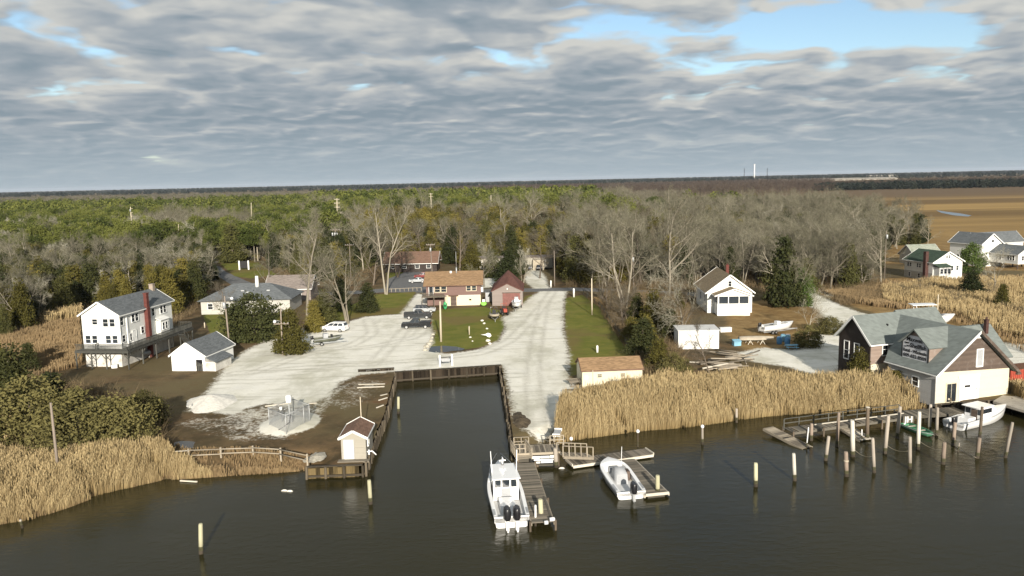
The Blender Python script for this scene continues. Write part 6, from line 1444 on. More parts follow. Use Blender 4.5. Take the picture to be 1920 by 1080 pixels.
WN = {'bare': ('bare_woodland', 'grey bare woodland filling the middle distance'), 'pine': ('pine_wood', 'bright green pine wood spreading beyond the road'), 'cedar': ('cedar_wood', 'dark cedars scattered through the distant woodland'), 'bronze': ('bronze_cedar_wood', 'bronze-tinted cedar wood behind the marina')}
def wood_mesh(name, tpl=None, key=None, mats=None):
    """Template mesh for a massed wood: coarse arrays, or trunk and crown of a full tree joined."""
    if tpl is not None: return np_mesh(name, tpl[0], tpl[1], M[mats])
    t4 = TPL[key]; bm = bmesh.new(); bm.from_mesh(t4[0]); n0 = len(bm.faces); bm.from_mesh(t4[1]); bm.faces.ensure_lookup_table()
    for f in bm.faces[n0:]: f.material_index = 1
    me = bpy.data.meshes.new(name); bm.to_mesh(me); bm.free(); me.materials.append(M[t4[2]]); me.materials.append(M[mats]); return me
def mass(name, label, meshes, P, which, S, W):
    """One object: a tree of the wood at every point, drawn from a few templates."""
    n = len(P); me = bpy.data.meshes.new(name); me.vertices.add(n); me.vertices.foreach_set('co', P.astype(np.float32).ravel())
    a = me.attributes.new('pick', 'INT', 'POINT'); a.data.foreach_set('value', which.astype(np.int32))
    a = me.attributes.new('turn', 'FLOAT_VECTOR', 'POINT'); r = np.zeros((n, 3)); r[:, 2] = rgf.uniform(0, 6.28, n); a.data.foreach_set('vector', r.astype(np.float32).ravel())
    a = me.attributes.new('size', 'FLOAT_VECTOR', 'POINT'); a.data.foreach_set('vector', np.column_stack([W, W, S]).astype(np.float32).ravel())
    o = obj(name, me); ng = bpy.data.node_groups.new(name, 'GeometryNodeTree'); ng.interface.new_socket('Geometry', in_out='INPUT', socket_type='NodeSocketGeometry'); ng.interface.new_socket('Geometry', in_out='OUTPUT', socket_type='NodeSocketGeometry')
    nn, lk = ng.nodes.new, ng.links.new; gi, go = nn('NodeGroupInput'), nn('NodeGroupOutput'); ip = nn('GeometryNodeInstanceOnPoints'); jn = nn('GeometryNodeJoinGeometry'); ip.inputs['Pick Instance'].default_value = True
    for k in reversed(range(len(meshes))):
        src = bpy.data.objects.new(name + '_pattern', meshes[k]); oi = nn('GeometryNodeObjectInfo'); oi.inputs['Object'].default_value = src; gt_ = nn('GeometryNodeGeometryToInstance'); lk(oi.outputs['Geometry'], gt_.inputs[0]); lk(gt_.outputs[0], jn.inputs[0])
    def att(nm, ty): q = nn('GeometryNodeInputNamedAttribute'); q.data_type = ty; q.inputs['Name'].default_value = nm; return q.outputs['Attribute']
    lk(gi.outputs[0], ip.inputs['Points']); lk(jn.outputs[0], ip.inputs['Instance']); lk(att('pick', 'INT'), ip.inputs['Instance Index']); lk(att('turn', 'FLOAT_VECTOR'), ip.inputs['Rotation']); lk(att('size', 'FLOAT_VECTOR'), ip.inputs['Scale']); lk(ip.outputs[0], go.inputs[0])
    md = o.modifiers.new('wood', 'NODES'); md.node_group = ng; return tag(o, label, 'woodland', None, 'stuff')
ex, ek = [], []
for gname, corners, n, mixk, hh, where in WOODS[:6]:
    pg = poly(corners); lo, hi = pg.min(0), pg.max(0); q = rgf.uniform(lo, hi, (int(np.prod(hi - lo) / 15), 2)); q = q[inside(q, pg)]
    for b in BLOCK: q = q[sdist(q, b)[0] < -2.5]
    q = q[q[:, 1] < 283]; ex.append(q); pr = np.array([v for _, v in mixk]); pr = pr * np.array([.35 if (kk[:4] == 'bare' and gname[:4] == 'left') else 1 for kk, _ in mixk]); nm = [{'round': 'cedar', 'pine': 'pine'}.get(kk.split('_')[0], kk.split('_')[0]) for kk, _ in mixk]; ek.append(np.array(nm, object)[rgf.choice(len(nm), len(q), p=pr / pr.sum())])
P1_ = np.concatenate([P1_] + ex); kd = np.concatenate([kd] + ek)
for k_ in ('bare', 'pine', 'cedar', 'bronze'):
    near_k = {'bare': ['bare_' + c_ for c_ in 'abcef'], 'pine': ['pine_0', 'pine_1', 'pine_2'], 'cedar': ['cedar_0', 'cedar_1', 'cedar_2'], 'bronze': ['cedar_0', 'cedar_1', 'cedar_2']}[k_]
    crown_m = {'bare': 'twig', 'pine': 'lf_pine', 'cedar': 'lf_cedar', 'bronze': 'lf_bronze'}[k_]; farl = FAR['cedar' if k_ == 'bronze' else k_]
    meshes = [wood_mesh('wood_tree', key=q, mats=crown_m) for q in near_k] + [wood_mesh('wood_tree', tpl=q, mats=mats_[k_]) for q in farl]
    sel = P1_[kd == k_]; nr = sel[:, 1] < 560; which = np.where(nr, rgf.integers(0, len(near_k), len(sel)), len(near_k) + rgf.integers(0, len(farl), len(sel)))
    uu = sel[:, 0] / sel[:, 1] * FOC + 960; S = rgf.uniform(.72, 1.25, len(sel)) * np.where(uu > 1180, .96, np.where(uu > 600, 1.22, .98)) * np.where(np.array(k_ == 'pine'), 1.12, 1.0) * np.where(sel[:, 1] < 283, .85, 1.0)
    if k_ in ('cedar', 'bronze'): S = S * np.where(nr, 1.35, 1.1)
    mass(WN[k_][0], WN[k_][1], meshes, np.column_stack([sel, np.full(len(sel), GZ - .1)]), which, S, S * rgf.uniform(.8, 1.25, len(sel)))
# far zone: low-detail crowns
def far_zone(name, label, y0, y1, sp_, u0, u1, k_, mat, dens=1.0, hs=(.8, 1.15), test=None):
    P_ = scatter(y0, y1, sp_, u0, u1); k = rgf.random(len(P_)) < dens
    if test is not None: k &= test(P_)
    P_ = P_[k]; S = rgf.uniform(*hs, len(P_)); return mass(name, label, [wood_mesh('far_tree', tpl=q, mats=mat) for q in FAR2[k_]], np.column_stack([P_, np.full(len(P_), GZ)]), rgf.integers(0, len(FAR2[k_]), len(P_)), S, S * rgf.uniform(.9, 1.4, len(P_)))
U = lambda P_: P_[:, 0] / P_[:, 1] * FOC + 960
far_zone('distant_bare_wood', 'pale bare woodland below the horizon on the left', 1000, 2300, 15, -60, 900, 'bare', 'twig_far', .85)
far_zone('distant_pine_wood', 'green pines dotted along the far woodland', 1000, 1900, 40, -60, 980, 'pine', 'lf_pine', .5)
far_zone('distant_brown_wood', 'brown shaded woodland stretching to the horizon', 1050, 3000, 20, 860, 1560, 'bare', 'twig_brown_shaded', .9, (.85, 1.2))
far_zone('distant_dark_trees', 'dark evergreens along the edge of the far marsh', 1180, 1500, 13, 1540, 2000, 'cedar', 'lf_far_shaded', .75, (.9, 1.6), lambda P_: P_[:, 1] > 1250 - (U(P_) - 1540) * .1)
far_zone('distant_tree_line', 'brown tree line across the far marsh', 1400, 1700, 14, 1480, 2000, 'bare', 'twig_brown_shaded', .9, (.9, 1.4))
far_zone('horizon_wood', 'dark blue woodland strip along the horizon', 3000, 9000, 85, -80, 2000, 'cedar', 'lf_far_shaded', .8, (1.3, 2.6))
# dead brush under the near woods
A_, B_, W_ = [], [], []
for corners, n in [([(0, 650), (0, 520), (380, 500), (400, 560), (330, 610), (160, 590)], 5200), ([(1128, 590), (1136, 547), (1300, 548), (1270, 700), (1216, 735), (1196, 680)], 4200), ([(440, 510), (470, 480), (720, 470), (720, 510), (600, 560)], 3000), ([(1300, 545), (1300, 500), (1640, 500), (1640, 545), (1500, 552)], 4200), ([(1060, 540), (1060, 490), (1300, 490), (1290, 545)], 3600), ([(0, 870), (20, 700), (300, 760), (310, 850), (240, 870)], 2400), ([(1200, 745), (1230, 690), (1290, 720), (1280, 745)], 1400), ([(1560, 745), (1590, 690), (1680, 700), (1690, 745)], 900), ([(1500, 600), (1640, 520), (1690, 560), (1560, 575)], 2200)]:
    pg = poly(corners); lo, hi = pg.min(0), pg.max(0); P_ = rgf.uniform(lo, hi, (n * 3, 2)); P_ = P_[inside(P_, pg)][:n]
    for b in BLOCK: P_ = P_[~inside(P_, b)]
    for k in range(4):
        a = np.column_stack([P_ + rgf.normal(0, .25, P_.shape), np.full(len(P_), GZ - .05)]); d = rgf.normal(size=(len(P_), 3)) * [.55, .55, .3] + [0, 0, 1.0]; A_.append(a); B_.append(a + d * rgf.uniform(.5, 1.9, (len(P_), 1))); W_.append(np.full(len(P_), .035))
V, F = ribbons(np.concatenate(A_), np.concatenate(B_), np.concatenate(W_), None, rgf)
tag(obj('undergrowth', np_mesh('undergrowth', V, F, M['lf_brush'])), 'brown winter brush under the trees', 'undergrowth', None, 'stuff')

# --- reeds and marsh grass
def reedmat(name, base, tip, dark):
    m = Mt(name, .8, 0, .15); a = m.n('ShaderNodeAttribute', attribute_name='along'); b = m.n('ShaderNodeAttribute', attribute_name='tone')
    c = m.mix(a.outputs['Fac'], base, tip); c = m.mix(m.ss(b.outputs['Fac'], .0, 1.0, 0, .75), c, dark); c = m.mix(m.ss(m.noise(m.pos(), .22, 4), .45, .7, 0, .45), c, dark); m.color(c); return m.m
M['reed'] = reedmat('reed_stems', (.30, .215, .095), (.46, .36, .195), (.175, .122, .055)); M['reed_brown'] = reedmat('marsh_grass_stems', (.150, .095, .046), (.27, .195, .105), (.165, .115, .06))
def reeds(name, label, corners, n, h0, h1, mat, w=.024, z=None, edge=None, lean=.12):
    pg = np.array([tuple(G(x, y, .6)[:2]) for x, y in corners]); lo, hi = pg.min(0), pg.max(0); out = []; got = 0
    while got < n:
        P_ = rgf.uniform(lo, hi, (n * 2, 2)); P_ = P_[inside(P_, pg)]; cl = np.sin(P_[:, 0] * 1.7) * np.sin(P_[:, 1] * 2.3) + np.sin(P_[:, 0] * .7 + P_[:, 1] * .9); P_ = P_[rgf.random(len(P_)) < .62 + .36 * cl]; out.append(P_); got += len(P_)
    P_ = np.concatenate(out)[:n]; n = len(P_)
    s_w, _ = sdist(P_, WATER); P_ = P_[s_w < -.15]; n = len(P_); dnn = np.full(n, 99.)
    for nl in NAT: dnn = np.minimum(dnn, seg_near(P_, nl, False)[0])
    gz = np.minimum(GZ, -.25 + dnn * .42) - .05
    big = .5 + .5 * np.sin(P_[:, 0] * .45 + 1.1 * np.sin(P_[:, 1] * .35)); rag = .5 + .5 * np.sin(P_[:, 0] * 2.1 + 2 * np.sin(P_[:, 1] * 1.3)) * np.sin(P_[:, 1] * 1.9 + P_[:, 0] * .6); tall = rgf.random(n) < .10
    h = (h0 + (h1 - h0) * np.clip(.40 * big + .35 * rag + .28 * rgf.random(n), 0, 1)) * np.where(tall, 1.22, 1.0) * np.clip(.45 + dnn * .28, .45, 1); a = rgf.uniform(0, 6.28, n); ld = np.column_stack([np.cos(a), np.sin(a)]) * (rgf.random(n)[:, None] * lean) * h[:, None] + np.array([.10, .05]) * h[:, None] * big[:, None] * .6
    f = rgf.normal(0, .6, n); sx = np.column_stack([np.cos(f), np.sin(f), np.zeros(n)]); B0 = np.column_stack([P_, gz]); Mid = B0 + np.column_stack([ld * .4, h * .62]); Tip = B0 + np.column_stack([ld, h])
    ww = (w * rgf.uniform(.6, 1.4, n))[:, None]
    V = np.stack([B0 - sx * ww * .6, B0 + sx * ww * .6, Mid + sx * ww, Mid - sx * ww, Tip + np.column_stack([ld * .05, np.zeros(n)]), Mid + sx * ww * 3.2 + np.array([0, 0, .25]) * h[:, None] * .6, Tip + sx * ww * 1.7 - np.array([0, 0, .1]) * h[:, None], Tip - sx * ww * 1.2 - np.array([0, 0, .13]) * h[:, None]], 1)
    b = np.arange(n)[:, None] * 8; F = np.concatenate([b + np.array([[0, 1, 2]]), b + np.array([[0, 2, 3]]), b + np.array([[3, 2, 4]]), b + np.array([[3, 2, 5]]), b + np.array([[4, 7, 6]])])
    al = np.tile(np.array([0, 0, .6, .6, 1, .75, 1, .95]), n); colm = .5 + .5 * np.sin(P_[:, 0] * 11 + 1.5 * np.sin(P_[:, 1] * .5)) * np.sin(P_[:, 0] * 4.3 + .8 * np.sin(P_[:, 1] * .8) + 1.0); tn = np.repeat(np.clip(.45 * rgf.beta(1.1, 1.5, n) + .75 * colm ** 2, 0, 1), 8)
    return tag(obj(name, np_mesh(name, V.reshape(-1, 3), F, M[mat], attrs={'along': al, 'tone': tn})), label, 'reeds', None, 'stuff')
reeds('reed_bed', 'tall golden reeds lining the shore below the cream shed', [(1038, 845), (1040, 812), (1052, 788), (1085, 768), (1130, 757), (1205, 754), (1250, 738), (1400, 735), (1560, 740), (1650, 744), (1690, 722), (1742, 752), (1752, 772), (1640, 778), (1440, 790), (1290, 812), (1100, 834)], 120000, 1.6, 2.9, 'reed', .018)
reeds('reed_bed', 'golden reeds along the left river bank', [(-300, 1080), (0, 995), (130, 960), (300, 910), (400, 903), (400, 884), (330, 872), (298, 858), (240, 868), (120, 872), (0, 876), (-300, 880)], 110000, 1.0, 2.2, 'reed', .018)
reeds('marsh_grass', 'reddish short marsh grass along the left water edge', [(-300, 1085), (0, 1000), (130, 968), (300, 915), (400, 905), (572, 895), (576, 872), (420, 876), (330, 880), (200, 915), (0, 965), (-300, 1050)], 22000, .6, 1.15, 'reed_brown', .04)
reeds('marsh_grass', 'reddish fringe of broken reeds at the right water edge', [(1038, 850), (1060, 838), (1100, 832), (1290, 810), (1440, 790), (1640, 780), (1640, 772), (1440, 778), (1290, 798), (1100, 818), (1040, 832)], 9000, .35, .8, 'reed_brown', .04, lean=.7)
reeds('reed_bed', 'golden reed band above the meadow left of the white house', [(-260, 640), (-100, 612), (0, 604), (60, 596), (152, 590), (158, 604), (110, 612), (30, 628), (-100, 660)], 14000, 1.6, 2.6, 'reed', .05)
reeds('marsh_grass', 'brown grass meadow left of the white house', [(-300, 690), (-100, 645), (30, 622), (150, 600), (156, 690), (60, 720), (-200, 760)], 26000, .5, 1.2, 'reed_brown', .05)
reeds('reed_bed', 'pale reeds at the left edge behind the bushes', [(-160, 860), (-120, 770), (28, 750), (36, 830), (20, 860)], 6000, 1.5, 2.3, 'reed', .045)
reeds('reed_bed', 'golden reeds on the marsh behind the shop', [(1655, 572), (1650, 548), (1760, 532), (1980, 530), (2280, 560), (2280, 700), (1980, 660), (1900, 640), (1850, 628), (1800, 600), (1720, 585)], 32000, 1.0, 2.1, 'reed', .034)
reeds('marsh_grass', 'brown scrub grass among the reeds behind the shop', [(1600, 575), (1650, 535), (1990, 522), (2300, 545), (2300, 720), (1960, 690), (1880, 650), (1760, 600)], 26000, .5, 1.3, 'reed_brown', .05)
for i, (x, y, ty, lb) in enumerate(((1720, 552, 522, 'brown bare thicket left of the marsh reeds'), (1790, 575, 548, 'brown bare thicket behind the T-top boat'), (1890, 600, 566, 'brown bare thicket at the right edge of the reeds'), (1850, 560, 535, 'brown bare thicket below the rusty cedar'), (1690, 560, 528, 'brown bare thicket beside the rear drive'))): tp('bare_%s_dark' % 'abfbf'[i], x, y, ty, lb, 1.7, name='shrub', cat='shrub')
reeds('reed_bed', 'reeds around the red container and landing', [(1885, 742), (1892, 722), (1990, 735), (1990, 770), (1925, 762)], 3500, 1.2, 2.0, 'reed', .04)
reeds('marsh_grass', 'tawny weeds around the lumber heap and white shed', [(1200, 752), (1215, 700), (1275, 690), (1290, 715), (1400, 715), (1400, 735), (1250, 742)], 9000, .4, 1.1, 'reed_brown', .04)
reeds('marsh_grass', 'rough tawny grass along the rear drive', [(1545, 556), (1620, 545), (1660, 560), (1690, 585), (1640, 580), (1590, 570)], 7000, .5, 1.2, 'reed_brown', .06)
reeds('marsh_grass', 'weedy grass behind the rail fence', [(230, 858), (300, 830), (340, 850), (560, 858), (572, 872), (330, 872)], 3000, .2, .6, 'reed_brown', .035)
# ------------------------------------------------------------------ poles, fences and small things
def pole(bx, by, ty, label, mat='pole', arms=(), cans=0, lamp=None, r=.14, tx=None, z=GZ, pegs=0):
    h = height(bx, by, ty, z); p = G(bx, by, z); T = thing('utility_pole', label, 'pole', tuple(p), 0, 'utility poles')
    dx = 0 if tx is None else G(tx, ty, z + h).x - p.x
    m_ = MB(); m_.tube([(0, 0, -.3), (dx * .5, 0, h * .5), (dx, 0, h)], [r, r * .85, r * .65], 8); m_.build('shaft', M[mat], T)
    for k, (dz, ln) in enumerate(arms):
        m_ = MB(); m_.box(dx - ln / 2, dx + ln / 2, -r - .12, -r, h - dz - .07, h - dz + .07)
        c_ = m_.build('crossarm', M[mat], T); m_ = MB()
        for x in (-.46, -.2, .2, .46): m_.tube([(dx + ln * x, -r - .06, h - dz + .07), (dx + ln * x, -r - .06, h - dz + .25)], .06, 6)
        m_.build('insulators', M['galv'], c_)['kind'] = 'stuff'
    for k in range(cans):
        x = (k - (cans - 1) / 2) * .75 if cans > 1 else .0; m_ = MB(); y = -r - .32; m_.tube([(dx + x, y, h - 2.0), (dx + x, y, h - 1.95), (dx + x, y, h - 1.05), (dx + x, y, h - 1.0)], [.2, .26, .26, .2], 10); m_.build('transformer', M['galv'], T)
    if lamp:
        m_ = MB(); m_.tube([(dx, 0, h - lamp[1]), (dx + lamp[0], -.3, h - lamp[1] + .2)], .04, 5); l_ = m_.build('lamp_arm', M['galv'], T); m_ = MB(); x = dx + lamp[0]; m_.tube([(x, -.3, h - lamp[1] - .15), (x, -.3, h - lamp[1] + .05), (x, -.3, h - lamp[1] + .25)], [.26, .26, .12], 9); m_.build('lamp_head', M['gel'], l_)
    for k in range(pegs): m_ = MB(); m_.beam((dx - .1, 0, h - .8 - k * 1.6), (dx + .9, -.1, h - .7 - k * 1.6), .12, .12); m_.build('peg', M[mat], T)
    return T, p + Vector((dx, 0, h))
TOP = {}
for key, a_, k_ in [
 ('a', (1040, 537, 470, 'bare grey pole beyond the lane beside the rear drive'), {}),
 ('b', (1110, 590, 522, 'pale bare pole standing on the right lawn'), dict(mat='pole_pale')),
 ('c', (827, 641, 565, 'pale thick pole at the edge of the island lawn'), dict(mat='pole_pale', r=.2, tx=825)),
 ('d', (431, 657, 555, 'grey pole with one transformer can and lamp by the ranch house'), dict(cans=1, lamp=(1.3, .4), tx=421, r=.16)),
 ('e', (530, 666, 577, 'brown pole with crossarm and white floodlight before the bronze cedar'), dict(arms=((2.6, 2.4),), lamp=(-1.0, 2.2), tx=526)),
 ('f', (110, 893, 755, 'tall weathered pole rising from the left reed bed'), dict(tx=95, r=.15)),
 ('g', (812, 540, 457, 'grey pole with crossarm just behind the marina house roof'), dict(arms=((.25, 2.2),), cans=1, tx=807)),
 ('h', (658, 530, 456, 'grey pole with single crossarm above the forked bare tree'), dict(arms=((.5, 2.4),), tx=655)),
 ('i', (630, 510, 430, 'pole carrying three transformer cans in a row'), dict(arms=((.2, 2.8),), cans=3, tx=628)),
 ('j', (634, 478, 372, 'tall pale pole with four stacked crossarms over the cedars'), dict(mat='pole_pale', arms=((.4, 2.0), (1.8, 2.2), (3.4, 2.2), (5.6, 3.0)), tx=631, r=.2)),
 ('k', (250, 475, 388, 'tall pale pole with side pegs in the left woodland'), dict(mat='pole_pale', cans=1, tx=244, pegs=3, r=.2)),
 ('l', (337, 485, 420, 'plain pale pole behind the lichen-grey tree'), dict(mat='pole_pale', tx=334)),
 ('m', (329, 490, 434, 'shorter pole with crossarm beside the plain pale pole'), dict(arms=((.2, 2.6),), tx=326)),
 ('n', (364, 486, 450, 'short pole near the road bend'), dict(tx=362)),
 ('o', (472, 450, 380, 'distant pale pole left of the three-can pole'), dict(mat='pole_pale', tx=470, r=.2)),
 ('p', (810, 430, 362, 'far pale pole with crossarms in the pine wood centre'), dict(mat='pole_pale', arms=((.5, 2.4), (2.0, 2.4)), r=.3)),
 ('q', (922, 425, 366, 'farthest small pale pole among the pines'), dict(mat='pole_pale', r=.3)),
 ('r', (1189, 556, 474, 'pole with pale transformer among the brown bare trees'), dict(cans=1, tx=1186)),
 ('s', (1658, 530, 432, 'pole with bright transformer left of the dark green roofed house'), dict(cans=1, r=.1)),
 ('t', (1757, 598, 552, 'pale pole behind the shop boat with the T-top'), dict(mat='pole_pale')),
 ('u', (1112, 752, 694, 'thin pale pole in front of the cream shed'), dict(mat='pole_pale', r=.07)),
 ('v', (1604, 530, 478, 'pole with white box in the right-hand brush'), dict(cans=1)),
]: TOP[key] = pole(*a_, **k_)[1]
def wire(a, b, label, sag=.8, dz=-.3):
    A = a + Vector((0, 0, dz)); B = b + Vector((0, 0, dz)); m_ = MB(); m_.tube([A.lerp(B, t / 8) - A + Vector((0, 0, -sag * 4 * (t / 8) * (1 - t / 8))) for t in range(9)], .022, 4, cap=False)
    tag(m_.build('power_line', M['black'], None, loc=tuple(A)), label, 'cable', 'overhead lines')
wire(TOP['g'], TOP['h'], 'overhead line from the marina pole to the crossarm pole'); wire(TOP['h'], TOP['e'], 'overhead line from the crossarm pole to the floodlight pole', 1.2); wire(TOP['g'], TOP['a'], 'overhead line along the lane behind the barn', 1.0)
wire(TOP['a'], TOP['r'], 'overhead line along the lane through brown bare trees', 1.0); wire(TOP['d'], TOP['e'], 'overhead line from the transformer pole to the floodlight pole', .6); wire(TOP['r'], TOP['v'], 'long overhead line behind the white cottage', 1.5)

# split-rail fence along the left bank
pts = [(232, 863), (295, 865), (355, 862), (415, 859), (475, 856), (527, 860), (577, 872)]; o = G(*pts[0], .95)
T = thing('rail_fence', 'two-rail weathered wooden fence along the left bank', 'fence', tuple(o)); P_ = [G(x, y, .95) - o for x, y in pts]
pm_ = MB().box(-.08, .08, -.07, .07, -.3, 1.15).mesh('post', M['railwood'])
for p in P_: obj('post', pm_, T, tuple(p))
rr = random.Random(3)
for i in range(len(P_) - 1):
    for z in (.5, .98): m_ = MB(); m_.tube([P_[i] + Vector((-.1, -.1, z + rr.uniform(-.05, .05))), P_[i + 1] + Vector((.1, -.1, z + rr.uniform(-.05, .05)))], [.065, .055], 6); m_.build('rail', M['paleboard'] if i < 2 else M['railwood'], T)
def low_fence(label, pts, n, h, mat, rails=(.9,), name='fence', z=GZ):
    o = G(*pts[0], z); T = thing(name, label, 'fence', tuple(o)); Q = [G(x, y, z) - o for x, y in pts]; L_ = [(Q[i + 1] - Q[i]).length for i in range(len(Q) - 1)]; tot = sum(L_)
    pm_ = MB().box(-.06, .06, -.06, .06, -.2, h).mesh('post', M[mat])
    for k in range(n):
        d = tot * k / (n - 1)
        for i, l in enumerate(L_):
            if d <= l + 1e-6: obj('post', pm_, T, tuple(Q[i].lerp(Q[i + 1], d / l))); break
            d -= l
    for i in range(len(Q) - 1):
        for f in rails: m_ = MB(); m_.beam(Q[i] + Vector((0, 0, h * f)), Q[i + 1] + Vector((0, 0, h * f)), .05, .09); m_.build('rail', M[mat], T)
    return T
low_fence('low pale rail fence between the bright lawn and the asphalt', [(726, 548), (790, 545)], 9, .9, 'railwood')
low_fence('thin dark post fence along the right side of the right lawn', [(1094, 552), (1124, 575), (1155, 620), (1190, 672)], 16, 1.1, 'railgrey', (.9, .5))
low_fence('grey rail fence behind the marina between house and barn', [(905, 548), (935, 547)], 4, 1.0, 'railgrey', (.9, .5))
T = low_fence('pale guard rail of the far road on the left', [(84, 489), (175, 480)], 9, .9, 'alu', (.8,), 'guard_rail')

# wire enclosure on its shell pad
zc = GZ + .3; C4 = [G(505, 797, zc), G(537, 811, zc), G(581, 790, zc), G(551, 778, zc)]; o = C4[0].copy()
T = thing('wire_enclosure', 'square chain-link enclosure on a shell pad in the left yard', 'enclosure', tuple(o))
pm_ = MB().tube([(0, 0, -.4), (0, 0, 2.15)], .045, 6).mesh('post', M['galv'])
for i in range(4):
    a, b = C4[i] - o, C4[(i + 1) % 4] - o; obj('post', pm_, T, tuple(a))
    m_ = MB(); m_.tube([a + Vector((0, 0, 1.95)), b + Vector((0, 0, 1.95))], .04, 6); m_.build('top_rail', M['galv'], T)
    if i == 1: obj('post', pm_, T, tuple(a.lerp(b, .75)))
    m_ = MB(); L_ = (b - a).length; n = int(L_ / .16); H_ = 1.9
    for k in range(-int(H_ / .16), n):
        for s_ in (1, -1):
            u0, u1 = (k * .16, k * .16 + H_); z0, z1 = (0, H_) if s_ > 0 else (H_, 0)
            ca, cb = max(u0, 0), min(u1, L_)
            if cb <= ca: continue
            f0, f1 = (ca - u0) / H_, (cb - u0) / H_; p0 = a.lerp(b, ca / L_) + Vector((0, 0, z0 + (z1 - z0) * f0)); p1 = a.lerp(b, cb / L_) + Vector((0, 0, z0 + (z1 - z0) * f1)); m_.beam(p0, p1, .012, .012)
    q = m_.build('wire_mesh', M['galv'], T); q['kind'] = 'stuff'
c = sum(C4, Vector()) / 4
T = thing('pump_stand', 'pipework with white cabinet inside the wire enclosure', 'pump', tuple(c)); m_ = MB(); m_.tube([(0, 0, -.2), (0, 0, 2.6)], .06, 8); m_.tube([(-.9, .2, -.2), (-.9, .2, 1.5), (-.5, .2, 1.6)], .08, 8); m_.build('pipe', M['galv'], T)
m_ = MB(); m_.box(-.25, .3, -.2, .2, 2.5, 3.3); m_.build('cabinet', M['white'], T); m_ = MB(); m_.tube([(-.95, .0, 1.6), (-.95, .0, 1.95)], .16, 8); m_.build('valve', M['white'], T); m_ = MB(); m_.tube([(.2, -.1, 1.1), (.1, -.6, .3), (-.3, -1.6, .05), (-.6, -2.4, .0)], .05, 6); m_.build('hose', M['black'], T)
m_ = MB(); m_.box(-.2, .35, -.25, .25, .2, .9); m_.build('motor', M['galv'], T)

# signs and white posts
A = G(825, 687); B = G(848, 685); T = thing('notice_board', 'grey notice board hung between two white posts at the basin head', 'sign', tuple(A)); d = B - A
for p in (Vector((0, 0, 0)), d): m_ = MB(); m_.box(p.x - .13, p.x + .13, p.y - .1, p.y + .1, -.2, 1.75); m_.build('post', M['white'], T)
m_ = MB(); m_.beam(Vector((.13, .02, 1.3)), d + Vector((-.13, .02, 1.3)), .06, .1); m_.beam(Vector((.13, .02, .62)), d + Vector((-.13, .02, .62)), .06, .1); m_.build('crossbar', M['black'], T)
m_ = MB(); m_.prism([(.2, 1.15), (d.x - .2, 1.15), (d.x - .32, .7), (.32, .7)], 'y', -.02, .05); m_.build('panel', M['gel_grey'], T)
A = G(449, 506); T = thing('billboard', 'small black billboard between two white posts by the road bend', 'sign', tuple(A), R(4)); B = G(464, 506); wd = (B - A).length
for x in (-.2, wd - .1): m_ = MB(); m_.box(x, x + .45, -.1, .15, 0, 3.0); m_.build('post', M['white'], T)
m_ = MB(); m_.box(.27, wd - .12, -.05, .1, .5, 2.9); m_.build('board', M['sign_black'], T)
A = G(116, 482); T = thing('road_sign', 'small yellow road sign in the left roadside brush', 'sign', tuple(A)); M['yellow'] = paint('yellow_sign', (.55, .36, .04), .6, .05); m_ = MB(); m_.beam((0, 0, 0), (0, 0, 2.2), .08, .08); m_.build('post', M['galv'], T); m_ = MB(); m_.prism([(-.6, 2.6), (0, 2.0), (.6, 2.6), (0, 3.2)], 'y', -.06, -.03); m_.build('plate', M['yellow'], T)
for x, y, ty, r_, lb in ((1076, 557, 541, .22, 'white round-topped post at the top of the right lawn'), (1120, 661, 648, .17, 'short white leaning post low on the right lawn'), (1033, 539, 526, .2, 'white post beside the rear shell drive'), (880, 628, 612, .10, 'thin pale post on the island lawn'), (649, 599, 596, .1, 'grey stub post behind the minivan'), (384, 615, 605, .12, 'short pale post in the ranch house yard')):
    h = height(x, y, ty); T = thing('marker_post', lb, 'post', tuple(G(x, y)), 0); m_ = MB(); m_.tube([(0, 0, -.1), (0, 0, h * .95), (0, 0, h)], [r_, r_, r_ * .6], 10); m_.build('shaft', M['white' if r_ > .15 else 'pole_pale'], T); m_ = MB(); m_.tube([(0, 0, h * .99), (0, 0, h * 1.04)], [r_ * .62, r_ * .2], 10); m_.build('cap', M['white'], T)
T = thing('pipe_stand', 'white pipe with bent crosspiece at the hut corner of the basin', 'pipe', tuple(G(693, 873, .3)), 0); h = height(693, 873, 843, .3); m_ = MB(); m_.tube([(0, 0, -1), (0, 0, h)], .08, 8); m_.build('upright', M['gel'], T); m_ = MB(); m_.tube([(-.6, -.1, h * .85), (0, -.1, h * .9), (.35, -.1, h * .93), (.75, -.15, h * .7)], .07, 8); m_.build('crosspiece', M['gel'], T)

# tables, barrels, chests
def picnic(label, px, py, rz, mat, tilt=0):
    T = thing('picnic_table', label, 'picnic table', tuple(G(px, py)), R(rz), 'picnic tables', tilt)
    for k in range(5): m_ = MB(); m_.box(-.95, .95, -.37 + k * .15, -.24 + k * .15, .72, .76); m_.build('plank', M[mat], T)
    for s_ in (-1, 1):
        m_ = MB(); m_.box(-.95, .95, s_ * .72 - .13, s_ * .72 + .13, .42, .46); m_.build('bench', M[mat], T)
        m_ = MB(); m_.beam((s_ * .65, -.3, .72), (s_ * .65, -.7, 0), .05, .1); m_.beam((s_ * .65, .3, .72), (s_ * .65, .7, 0), .05, .1); m_.beam((s_ * .65, -.8, .4), (s_ * .65, .8, .4), .05, .09); m_.build('leg_frame', M[mat], T)
picnic('weathered picnic table tipped against the shed corner', 1077, 722, 20, 'deckwood', R(25)); picnic('weathered picnic table nearest the reeds by the cream shed', 1073, 741, 8, 'deckwood'); picnic('pale blue picnic table beside the shop lot', 1484, 655, -4, 'blue_pale')
